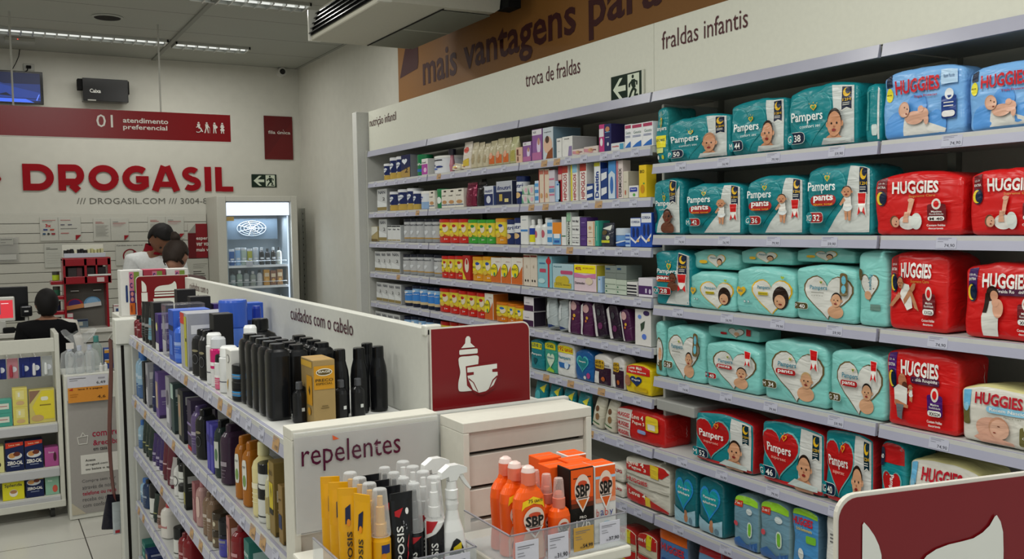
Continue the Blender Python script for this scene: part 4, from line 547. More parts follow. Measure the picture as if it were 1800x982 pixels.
RIGHT_ITEMS = [
 ('S1', 'can', 'navygold', 5.525, 2.245, 1.944, 0.093, 0, 0.103, 0),
 ('S1', 'can', 'navygold', 5.426, 2.245, 1.944, 0.1, 0, 0.135, 0),
 ('S1', 'can', 'navygold', 5.321, 2.245, 1.944, 0.105, 0, 0.135, 0),
 ('S1', 'box', 'navytwo', 5.19, 2.245, 1.944, 0.135, 0.1, 0.136, 0),
 ('S1', 'can', 'greenmilk', 5.006, 2.245, 1.944, 0.096, 0, 0.123, 0),
 ('S1', 'box', 'pinkcereal', 4.915, 2.245, 1.944, 0.085, 0, 0.093, 0),
 ('S1', 'can', 'whitedots', 4.756, 2.245, 1.944, 0.228, 0, 0.098, 0),
 ('S1', 'tubebrush', 'toothbrush', 4.597, 2.245, 1.944, 0.042, 0, 0.124, 0),
 ('S1', 'pouch', 'snack', 4.536, 2.245, 1.944, 0.109, 0.05, 0.037, 6),
 ('S1', 'pouch', 'snack', 4.427, 2.245, 1.944, 0.105, 0.05, 0.045, 6),
 ('S1', 'pouch', 'redsnack', 4.401, 2.245, 1.944, 0.098, 0, 0.147, 0),
 ('S1', 'pouch', 'beigesnack', 4.317, 2.245, 1.944, 0.069, 0.05, 0.137, 0),
 ('S1', 'pouch', 'beigesnack', 4.25, 2.245, 1.944, 0.062, 0.05, 0.132, 0),
 ('S1', 'pouch', 'beigesnack', 4.188, 2.245, 1.944, 0.06, 0.05, 0.121, 0),
 ('S1', 'pouch', 'orangesnack', 4.121, 2.245, 1.944, 0.071, 0.05, 0.129, 0),
 ('S1', 'pouch', 'orangesnack', 4.048, 2.245, 1.944, 0.074, 0.05, 0.134, 0),
 ('S1', 'pouch', 'orangesnack', 3.976, 2.245, 1.944, 0.067, 0.05, 0.131, 0),
 ('S1', 'pouch', 'greensnack', 3.906, 2.245, 1.944, 0.07, 0.05, 0.13, 0),
 ('S1', 'box', 'peachbox', 3.836, 2.245, 1.944, 0.058, 0.07, 0.073, 0),
 ('S1', 'box', 'purplebaby', 3.762, 2.245, 1.944, 0.077, 0.08, 0.093, 0),
 ('S1', 'box', 'purplebaby', 3.672, 2.245, 1.944, 0.089, 0.08, 0.143, 0),
 ('S1', 'box', 'momphoto', 3.578, 2.245, 1.944, 0.086, 0.15, 0.142, 0),
 ('S1', 'box', 'whitetall', 3.486, 2.245, 1.944, 0.041, 0.1, 0.085, 0),
 ('S1', 'box', 'whiteflap', 3.42, 2.245, 1.944, 0.08, 0.13, 0.087, 0),
 ('S1', 'box', 'pinklow', 3.336, 2.245, 1.944, 0.086, 0.05, 0.026, 0),
 ('S1', 'box', 'pinklow', 3.24, 2.245, 1.944, 0.103, 0.05, 0.03, 0),
 ('S1', 'box', 'magentawhite', 3.161, 2.245, 1.944, 0.036, 0.08, 0.113, 0),
 ('S1', 'box', 'navychild', 3.119, 2.245, 1.944, 0.047, 0.09, 0.111, 0),
 ('S1', 'box', 'tealsmall', 3.052, 2.245, 1.944, 0.087, 0.05, 0.029, 0),
 ('S1', 'box', 'whitebluewave', 2.981, 2.245, 1.944, 0.044, 0.07, 0.095, 0),
 ('S1', 'box', 'whitebluewave', 2.924, 2.245, 1.944, 0.068, 0.07, 0.093, 0),
 ('S1', 'box', 'whitebluewave', 2.857, 2.245, 1.944, 0.065, 0.07, 0.093, 0),
 ('S2', 'box', 'greynan', 5.579, 2.245, 1.749, 0.161, 0, 0.142, 0),
 ('S2', 'can', 'navygold', 5.438, 2.245, 1.749, 0.1, 0, 0.119, 0),
 ('S2', 'can', 'navygold', 5.302, 2.245, 1.749, 0.149, 0, 0.128, 0),
 ('S2', 'can', 'navygold', 5.166, 2.245, 1.749, 0.101, 0, 0.129, 0),
 ('S2', 'can', 'navygold', 5.078, 2.245, 1.749, 0.073, 0, 0.109, 0),
 ('S2', 'can', 'bluewhitecan', 4.957, 2.245, 1.749, 0.149, 0, 0.104, 0),
 ('S2', 'box', 'oatbox', 4.827, 2.245, 1.749, 0.075, 0, 0.102, 0),
 ('S2', 'can', 'greenwhite', 4.744, 2.245, 1.749, 0.088, 0, 0.108, 0),
 ('S2', 'box', 'oatbox', 4.66, 2.245, 1.749, 0.078, 0, 0.102, 0),
 ('S2', 'box', 'oatbox', 4.574, 2.245, 1.749, 0.09, 0, 0.101, 0),
 ('S2', 'box', 'oatbox', 4.477, 2.245, 1.749, 0.1, 0, 0.101, 0),
 ('S2', 'pouch', 'maroonbag', 4.367, 2.245, 1.749, 0.116, 0.05, 0.126, 0),
 ('S2', 'pouch', 'blackbag', 4.251, 2.245, 1.749, 0.099, 0.05, 0.123, 0),
 ('S2', 'box', 'milnutri', 4.147, 2.245, 1.749, 0.095, 0.08, 0.098, 0),
 ('S2', 'box', 'milnutribig', 3.989, 2.245, 1.749, 0.157, 0.1, 0.116, 0),
 ('S2', 'can', 'nutrican', 3.857, 2.245, 1.749, 0.069, 0, 0.132, 0),
 ('S2', 'box', 'soap', 3.792, 2.245, 1.749, 0.052, 0.06, 0.043, 0),
 ('S2', 'box', 'soap', 3.734, 2.245, 1.749, 0.061, 0.06, 0.038, 0),
 ('S2', 'box', 'soap', 3.786, 2.245, 1.801, 0.052, 0.06, 0.031, 0),
 ('S2', 'box', 'soap', 3.734, 2.245, 1.801, 0.051, 0.06, 0.034, 0),
 ('S2', 'box', 'bluesmall', 3.68, 2.245, 1.749, 0.035, 0.06, 0.102, 0),
 ('S2', 'box', 'creamtall', 3.639, 2.245, 1.749, 0.044, 0.04, 0.154, 0),
 ('S2', 'box', 'creamtall', 3.595, 2.245, 1.749, 0.043, 0.04, 0.151, 0),
 ('S2', 'box', 'pinkstack', 3.549, 2.245, 1.749, 0.047, 0.04, 0.144, 0),
 ('S2', 'box', 'paleblue', 3.498, 2.245, 1.749, 0.046, 0.04, 0.093, 0),
 ('S2', 'box', 'maroonred', 3.48, 2.245, 1.749, 0.032, 0.04, 0.162, 0),
 ('S2', 'box', 'hipo', 3.439, 2.245, 1.749, 0.049, 0.04, 0.157, 0),
 ('S2', 'box', 'hipoyellow', 3.369, 2.245, 1.749, 0.052, 0.04, 0.158, 0),
 ('S2', 'box', 'hipo', 3.299, 2.245, 1.749, 0.051, 0.04, 0.158, 0),
 ('S2', 'box', 'navystack', 3.249, 2.245, 1.749, 0.05, 0.05, 0.069, 0),
 ('S2', 'box', 'desit', 3.196, 2.245, 1.749, 0.045, 0.04, 0.156, 0),
 ('S2', 'box', 'navystack', 3.146, 2.245, 1.749, 0.047, 0.05, 0.127, 0),
 ('S2', 'box', 'bluetall', 3.092, 2.245, 1.749, 0.05, 0.04, 0.154, 0),
 ('S2', 'box', 'dermo', 3.04, 2.245, 1.749, 0.045, 0.04, 0.153, 0),
 ('S2', 'box', 'creambox', 3.0, 2.245, 1.749, 0.033, 0.1, 0.107, 0),
 ('S2', 'box', 'whiteblue', 2.949, 2.245, 1.749, 0.061, 0.05, 0.048, 0),
 ('S2', 'box', 'yellowbox', 2.89, 2.245, 1.749, 0.046, 0.05, 0.125, 0),
 ('S3', 'box', 'goldsmall', 5.746, 2.245, 1.556, 0.16, 0.06, 0.097, 0),
 ('S3', 'box', 'greynan', 5.576, 2.245, 1.556, 0.133, 0, 0.143, 0),
 ('S3', 'box', 'whitesmall', 5.463, 2.245, 1.556, 0.074, 0.07, 0.103, 0),
 ('S3', 'box', 'whitesmall', 5.389, 2.245, 1.556, 0.072, 0.07, 0.102, 0),
 ('S3', 'box', 'whitesmall', 5.322, 2.245, 1.556, 0.062, 0.07, 0.102, 0),
 ('S3', 'can', 'greycan', 5.224, 2.245, 1.556, 0.094, 0, 0.142, 0),
 ('S3', 'can', 'greycan', 5.129, 2.245, 1.556, 0.091, 0, 0.141, 0),
 ('S3', 'can', 'greycan', 5.038, 2.245, 1.556, 0.089, 0, 0.14, 0),
 ('S3', 'can', 'greycan', 4.921, 2.245, 1.556, 0.109, 0, 0.138, 0),
 ('S3', 'can', 'greycan', 4.817, 2.245, 1.556, 0.098, 0, 0.137, 0),
 ('S3', 'can', 'redninho', 4.697, 2.245, 1.556, 0.137, 0, 0.132, 0),
 ('S3', 'can', 'redninho', 4.571, 2.245, 1.556, 0.111, 0, 0.13, 0),
 ('S3', 'can', 'redninho', 4.461, 2.245, 1.556, 0.107, 0, 0.129, 0),
 ('S3', 'can', 'greenninho', 4.351, 2.245, 1.556, 0.109, 0, 0.125, 0),
 ('S3', 'can', 'greenninho', 4.246, 2.245, 1.556, 0.099, 0, 0.123, 0),
 ('S3', 'can', 'greenninho', 4.153, 2.245, 1.556, 0.084, 0, 0.122, 0),
 ('S3', 'can', 'orangeninho', 4.049, 2.245, 1.556, 0.109, 0, 0.127, 0),
 ('S3', 'can', 'nutrican', 3.954, 2.245, 1.556, 0.067, 0, 0.12, 0),
 ('S3', 'can', 'nutrican', 3.879, 2.245, 1.556, 0.081, 0, 0.127, 0),
 ('S3', 'box', 'whitebluebox', 3.798, 2.245, 1.556, 0.068, 0.08, 0.137, 0),
 ('S3', 'bottle', 'yellowblue', 3.744, 2.245, 1.556, 0.041, 0, 0.117, 0),
 ('S3', 'bottle', 'whitebottle', 3.692, 2.245, 1.556, 0.05, 0, 0.119, 0),
 ('S3', 'bottle', 'whitebottle', 3.632, 2.245, 1.556, 0.068, 0, 0.124, 0),
 ('S3', 'box', 'bluesmall', 3.571, 2.245, 1.556, 0.043, 0.05, 0.115, 0),
 ('S3', 'box', 'promocard', 3.511, 2.245, 1.556, 0.074, 0.02, 0.102, 0),
 ('S3', 'box', 'greenwhitebox', 3.455, 2.245, 1.556, 0.036, 0.05, 0.126, 0),
 ('S3', 'box', 'minan', 3.414, 2.245, 1.556, 0.036, 0.04, 0.145, 0),
 ('S3', 'box', 'whitestack', 3.361, 2.245, 1.556, 0.061, 0.06, 0.046, 0),
 ('S3', 'box', 'whitestack', 3.36, 2.245, 1.651, 0.061, 0.06, 0.03, 0),
 ('S3', 'box', 'purplecube', 3.302, 2.245, 1.556, 0.047, 0.06, 0.041, 0),
 ('S3', 'box', 'purplecube', 3.301, 2.245, 1.646, 0.047, 0.06, 0.031, 0),
 ('S3', 'box', 'creamcube', 3.247, 2.245, 1.556, 0.054, 0.06, 0.034, 0),
 ('S3', 'box', 'creamcube', 3.246, 2.245, 1.636, 0.054, 0.06, 0.024, 0),
 ('S3', 'box', 'tealthin', 3.202, 2.245, 1.556, 0.024, 0.06, 0.106, 0),
 ('S3', 'pouch', 'darksachet', 3.143, 2.245, 1.556, 0.083, 0.04, 0.096, 0),
 ('S3', 'jar', 'bluejar', 3.053, 2.245, 1.556, 0.087, 0, 0.074, 0),
 ('S3', 'box', 'blueflat', 2.988, 2.245, 1.556, 0.033, 0.05, 0.053, 0),
 ('S3', 'box', 'coreg', 2.936, 2.245, 1.556, 0.068, 0.05, 0.114, 0),
 ('S3', 'box', 'coreg', 2.868, 2.245, 1.556, 0.066, 0.05, 0.133, 0),
 ('S4', 'box', 'greynan', 5.672, 2.245, 1.361, 0.108, 0, 0.13, 0),
 ('S4', 'box', 'greynan', 5.574, 2.245, 1.361, 0.086, 0, 0.131, 0),
 ('S4', 'box', 'greynan', 5.488, 2.245, 1.361, 0.084, 0, 0.133, 0),
 ('S4', 'box', 'greynan', 5.377, 2.245, 1.361, 0.135, 0, 0.135, 0),
 ('S4', 'can', 'greycan', 5.248, 2.245, 1.361, 0.104, 0, 0.119, 0),
 ('S4', 'can', 'greycan', 5.14, 2.245, 1.361, 0.109, 0, 0.122, 0),
 ('S4', 'can', 'greycan', 5.036, 2.245, 1.361, 0.097, 0, 0.124, 0),
 ('S4', 'can', 'greycan', 4.939, 2.245, 1.361, 0.094, 0, 0.126, 0),
 ('S4', 'can', 'greycan', 4.8, 2.245, 1.361, 0.12, 0, 0.125, 0),
 ('S4', 'can', 'redninho', 4.691, 2.245, 1.361, 0.08, 0, 0.121, 0),
 ('S4', 'can', 'redninho', 4.611, 2.245, 1.361, 0.077, 0, 0.123, 0),
 ('S4', 'can', 'redninho', 4.517, 2.245, 1.361, 0.109, 0, 0.125, 0),
 ('S4', 'box', 'redkid', 4.411, 2.245, 1.361, 0.085, 0, 0.13, 0),
 ('S4', 'can', 'orangeninho', 4.304, 2.245, 1.361, 0.114, 0, 0.126, 0),
 ('S4', 'can', 'orangeninho', 4.194, 2.245, 1.361, 0.103, 0, 0.129, 0),
 ('S4', 'box', 'whiteorange', 4.082, 2.245, 1.361, 0.105, 0, 0.126, 0),
 ('S4', 'box', 'whiteorange', 3.978, 2.245, 1.361, 0.101, 0, 0.128, 0),
 ('S4', 'box', 'whiteorange', 3.872, 2.245, 1.361, 0.108, 0, 0.131, 0),
 ('S4', 'box', 'beigegirl', 3.78, 2.245, 1.361, 0.062, 0.07, 0.149, 0),
 ('S4', 'box', 'beigegirl', 3.717, 2.245, 1.361, 0.061, 0.07, 0.15, 0),
 ('S4', 'box', 'tealgift', 3.62, 2.245, 1.361, 0.122, 0.09, 0.144, 0),
 ('S4', 'box', 'cloudbox', 3.468, 2.245, 1.361, 0.169, 0.12, 0.112, 0),
 ('S4', 'box', 'discountbox', 3.293, 2.245, 1.361, 0.166, 0.1, 0.115, 0),
 ('S4', 'box', 'paleblue', 3.185, 2.245, 1.361, 0.032, 0.05, 0.068, 0),
 ('S4', 'box', 'greenstack', 3.109, 2.245, 1.361, 0.078, 0.08, 0.062, 0),
 ('S4', 'box', 'greenstack', 3.034, 2.245, 1.361, 0.068, 0.08, 0.06, 0),
 ('S4', 'box', 'greystack', 3.108, 2.245, 1.443, 0.078, 0.08, 0.033, 0),
 ('S4', 'box', 'greystack', 3.034, 2.245, 1.443, 0.068, 0.08, 0.036, 0),
 ('S4', 'box', 'blackstripe', 2.963, 2.245, 1.361, 0.066, 0.06, 0.054, 0),
 ('S4', 'box', 'purplewhite', 2.877, 2.245, 1.361, 0.088, 0.07, 0.074, 0),
 ('S5', 'box', 'greynan', 5.66, 2.245, 1.168, 0.098, 0, 0.123, 0),
 ('S5', 'box', 'greynan', 5.557, 2.245, 1.168, 0.104, 0, 0.124, 0),
 ('S5', 'box', 'greynan', 5.453, 2.245, 1.168, 0.101, 0, 0.122, 0),
 ('S5', 'box', 'greynan', 5.352, 2.245, 1.168, 0.098, 0, 0.123, 0),
 ('S5', 'can', 'bluemilk', 5.233, 2.245, 1.168, 0.121, 0, 0.112, 0),
 ('S5', 'can', 'bluemilk', 5.117, 2.245, 1.168, 0.108, 0, 0.128, 0),
 ('S5', 'can', 'bluemilk', 5.005, 2.245, 1.168, 0.112, 0, 0.13, 0),
 ('S5', 'can', 'bluemilk', 4.897, 2.245, 1.168, 0.101, 0, 0.129, 0),
 ('S5', 'can', 'bluemilk', 4.812, 2.245, 1.168, 0.068, 0, 0.13, 0),
 ('S5', 'can', 'redninho', 4.711, 2.245, 1.168, 0.131, 0, 0.132, 0),
 ('S5', 'can', 'redninho', 4.588, 2.245, 1.168, 0.112, 0, 0.135, 0),
 ('S5', 'can', 'redninho', 4.48, 2.245, 1.168, 0.101, 0, 0.131, 0),
 ('S5', 'can', 'redninho', 4.376, 2.245, 1.168, 0.104, 0, 0.131, 0),
 ('S5', 'can', 'redninho', 4.269, 2.245, 1.168, 0.106, 0, 0.131, 0),
 ('S5', 'box', 'whiteorange', 4.164, 2.245, 1.168, 0.09, 0, 0.134, 0),
 ('S5', 'can', 'yellowninho', 4.051, 2.245, 1.168, 0.121, 0, 0.097, 0),
 ('S5', 'can', 'yellowninho', 3.947, 2.245, 1.168, 0.072, 0, 0.096, 0),
 ('S5', 'can', 'yellowninho', 3.872, 2.245, 1.168, 0.076, 0, 0.092, 0),
 ('S5', 'box', 'purplehalf', 3.773, 2.245, 1.168, 0.099, 0.07, 0.072, 0),
 ('S5', 'box', 'purplehalf', 3.767, 2.245, 1.278, 0.088, 0.07, 0.03, 0),
 ('S5', 'pouch', 'silverpad', 3.57, 2.245, 1.168, 0.11, 0.05, 0.144, -12),
 ('S5', 'pouch', 'silverpad', 3.475, 2.245, 1.168, 0.097, 0.05, 0.137, -10),
 ('S5', 'pack', 'plumpad', 3.384, 2.245, 1.168, 0.085, 0.05, 0.151, 0),
 ('S5', 'pack', 'plumpad', 3.289, 2.245, 1.168, 0.086, 0.05, 0.144, 0),
 ('S5', 'pack', 'darkpad', 3.178, 2.245, 1.168, 0.093, 0.05, 0.147, -13),
 ('S5', 'pack', 'darkpad', 3.077, 2.245, 1.168, 0.089, 0.05, 0.139, -13),
 ('S5', 'pack', 'plumpad', 2.995, 2.245, 1.168, 0.067, 0.05, 0.127, -12),
 ('S5', 'box', 'dotsbox', 2.895, 2.245, 1.168, 0.099, 0.06, 0.143, 0),
 ('S6', 'box', 'greynan', 5.687, 2.245, 0.971, 0.109, 0, 0.129, 0),
 ('S6', 'box', 'greynan', 5.583, 2.245, 0.971, 0.096, 0, 0.129, 0),
 ('S6', 'box', 'greynan', 5.483, 2.245, 0.971, 0.102, 0, 0.129, 0),
 ('S6', 'box', 'greynan', 5.381, 2.245, 0.971, 0.099, 0, 0.13, 0),
 ('S6', 'can', 'bluemilk', 5.252, 2.245, 0.971, 0.104, 0, 0.129, 0),
 ('S6', 'can', 'bluemilk', 5.144, 2.245, 0.971, 0.109, 0, 0.138, 0),
 ('S6', 'can', 'bluemilk', 5.035, 2.245, 0.971, 0.106, 0, 0.14, 0),
 ('S6', 'can', 'bluemilk', 4.93, 2.245, 0.971, 0.102, 0, 0.141, 0),
 ('S6', 'can', 'bluemilk', 4.829, 2.245, 0.971, 0.099, 0, 0.143, 0),
 ('S6', 'can', 'redninho', 4.712, 2.245, 0.971, 0.117, 0, 0.143, 0),
 ('S6', 'can', 'redninho', 4.596, 2.245, 0.971, 0.113, 0, 0.149, 0),
 ('S6', 'can', 'redninho', 4.488, 2.245, 0.971, 0.102, 0, 0.152, 0),
 ('S6', 'can', 'redninho', 4.383, 2.245, 0.971, 0.105, 0, 0.155, 0),
 ('S6', 'can', 'redninho', 4.279, 2.245, 0.971, 0.101, 0, 0.158, 0),
 ('S6', 'pack', 'wipesteal', 3.7, 2.245, 0.971, 0.118, 0.06, 0.138, 0),
 ('S6', 'pack', 'wipesyellow', 3.58, 2.245, 0.971, 0.103, 0.06, 0.145, 0),
 ('S6', 'pack', 'wipeswhite', 3.454, 2.245, 0.971, 0.139, 0.06, 0.148, 0),
 ('S6', 'pack', 'wipesblue', 3.311, 2.245, 0.971, 0.131, 0.07, 0.13, 0),
 ('S6', 'pack', 'wipesdark', 3.173, 2.245, 0.971, 0.128, 0.07, 0.126, 0),
 ('S6', 'pack', 'wipesdark', 3.063, 2.245, 0.971, 0.086, 0.07, 0.13, 0),
 ('S6', 'pack', 'wipesred', 2.931, 2.245, 0.971, 0.162, 0.09, 0.116, 0),
 ('S7', 'pouch', 'tealpouch', 3.7, 2.245, 0.778, 0.127, 0.05, 0.149, 8),
 ('S7', 'pouch', 'tealpouch', 3.577, 2.245, 0.778, 0.116, 0.05, 0.15, 8),
 ('S7', 'pouch', 'tealpouch', 3.461, 2.245, 0.778, 0.115, 0.05, 0.146, 8),
 ('S7', 'pouch', 'tealpouch', 3.345, 2.245, 0.778, 0.114, 0.05, 0.137, 8),
 ('S7', 'pouch', 'whitepouch', 3.23, 2.245, 0.778, 0.088, 0.05, 0.137, 14),
 ('S7', 'pouch', 'whitepouch', 3.141, 2.245, 0.778, 0.088, 0.05, 0.137, 14),
 ('S7', 'pack', 'redbundle', 2.928, 2.245, 0.778, 0.306, 0.15, 0.128, 0),
 ('S8', 'pack', 'wipesstack', 2.881, 2.245, 0.523, 0.282, 0.16, 0.187, 0),
 ('S8', 'pack', 'wipesmall', 3.094, 2.245, 0.523, 0.112, 0.1, 0.049, 0),
 ('S8', 'pack', 'wipesmall', 3.093, 2.245, 0.623, 0.112, 0.1, 0.03, 0),
 ('S9', 'pack', 'redyellowstack', 3.019, 2.245, 0.238, 0.132, 0.1, 0.163, 0),
 ('S9', 'pack', 'redyellowstack', 2.882, 2.245, 0.238, 0.127, 0.1, 0.178, 0),
 ('T1', 'pack', 'endyellow', 2.779, 2.245, 1.873, 0.067, 0.16, 0.207, 0),
 ('T1', 'pack', 'confortP', 2.575, 2.245, 1.873, 0.328, 0.13, 0.152, 0),
 ('T1', 'pack', 'confortM', 2.279, 2.245, 1.873, 0.253, 0.14, 0.175, 0),
 ('T1', 'pack', 'confortG', 2.011, 2.245, 1.873, 0.268, 0.16, 0.187, 0),
 ('T1', 'pack', 'tealside', 1.822, 2.245, 1.873, 0.055, 0.16, 0.161, 0),
 ('T1', 'pack', 'hugblue', 1.663, 2.245, 1.873, 0.253, 0.16, 0.185, 0),
 ('T1', 'pack', 'hugblue', 1.414, 2.245, 1.873, 0.222, 0.16, 0.159, 0),
 ('T2', 'pack', 'confortend', 2.746, 2.245, 1.605, 0.166, 0.14, 0.205, 0),
 ('T2', 'pack', 'pantsM', 2.493, 2.245, 1.605, 0.283, 0.14, 0.176, 0),
 ('T2', 'pack', 'pantsG', 2.204, 2.245, 1.605, 0.252, 0.15, 0.187, 0),
 ('T2', 'pack', 'pantsXG', 1.945, 2.245, 1.605, 0.243, 0.16, 0.208, 0),
 ('T2', 'pack', 'hugred', 1.676, 2.245, 1.605, 0.278, 0.17, 0.167, 0),
 ('T2', 'pack', 'hugred', 1.402, 2.245, 1.605, 0.235, 0.17, 0.162, 0),
 ('T3', 'pack', 'pantsXXG', 2.718, 2.245, 1.338, 0.201, 0.14, 0.204, 0),
 ('T3', 'pack', 'mintRN', 2.506, 2.245, 1.338, 0.242, 0.13, 0.129, 0),
 ('T3', 'pack', 'mintRNtop', 2.518, 2.275, 1.49, 0.243, 0.12, 0.056, 0),
 ('T3', 'pack', 'mintRN', 2.249, 2.245, 1.338, 0.26, 0.14, 0.154, 0),
 ('T3', 'pack', 'mintRNtop', 2.273, 2.275, 1.51, 0.236, 0.12, 0.046, 0),
 ('T3', 'pack', 'mintP', 1.995, 2.245, 1.338, 0.235, 0.15, 0.167, 0),
 ('T3', 'pack', 'mintRNtop', 2.024, 2.275, 1.52, 0.229, 0.12, 0.043, 0),
 ('T3', 'pack', 'mintside', 1.821, 2.245, 1.338, 0.101, 0.16, 0.216, 0),
 ('T3', 'pack', 'hugredXXG', 1.671, 2.245, 1.338, 0.187, 0.16, 0.215, 0),
 ('T3', 'pack', 'hugmom', 1.412, 2.245, 1.338, 0.237, 0.16, 0.192, 0),
 ('T4', 'pack', 'mintnarrow', 2.794, 2.245, 1.063, 0.055, 0.13, 0.205, 0),
 ('T4', 'pack', 'mintXG', 2.652, 2.245, 1.063, 0.215, 0.14, 0.2, 0),
 ('T4', 'pack', 'mintpantsP', 2.404, 2.245, 1.063, 0.259, 0.14, 0.161, 0),
 ('T4', 'pack', 'mintredtop', 2.433, 2.275, 1.225, 0.256, 0.12, 0.06, 0),
 ('T4', 'pack', 'mintpantsM', 2.118, 2.245, 1.063, 0.266, 0.14, 0.198, 0),
 ('T4', 'pack', 'mintpantsG', 1.873, 2.245, 1.063, 0.2, 0.15, 0.193, 0),
 ('T4', 'pack', 'hugdad', 1.656, 2.245, 1.063, 0.226, 0.15, 0.217, 0),
 ('T4', 'pack', 'hugcream', 1.426, 2.245, 1.063, 0.22, 0.16, 0.147, 0),
 ('T5', 'pack', 'superM', 2.448, 2.245, 0.784, 0.295, 0.14, 0.184, 0),
 ('T5', 'pack', 'superG', 2.128, 2.245, 0.784, 0.266, 0.15, 0.209, 0),
 ('T5', 'pack', 'superXG', 1.901, 2.245, 0.784, 0.178, 0.15, 0.226, 0),
 ('T5', 'pack', 'superside', 1.746, 2.245, 0.784, 0.088, 0.15, 0.223, 0),
 ('T5', 'pack', 'hugcream', 1.586, 2.245, 0.784, 0.217, 0.16, 0.201, 0),
 ('T6', 'pack', 'splash', 2.655, 2.245, 0.521, 0.13, 0.13, 0.207, 0),
 ('T6', 'pack', 'splash', 2.512, 2.245, 0.521, 0.132, 0.14, 0.205, 0),
 ('T6', 'pack', 'swim', 2.334, 2.245, 0.521, 0.12, 0.12, 0.187, 0),
 ('T6', 'pack', 'swim', 2.202, 2.245, 0.521, 0.132, 0.13, 0.197, 0),
 ('T6', 'pack', 'littleswim', 2.071, 2.245, 0.521, 0.111, 0.14, 0.209, 0),
 ('T6', 'pack', 'whitecard', 1.94, 2.245, 0.521, 0.092, 0.1, 0.227, 0),
 ('T7', 'pack', 'orangeswim', 2.72, 2.245, 0.238, 0.168, 0.12, 0.242, 0),
 ('T7', 'pack', 'blueswim', 2.516, 2.245, 0.238, 0.127, 0.12, 0.241, 0),
]
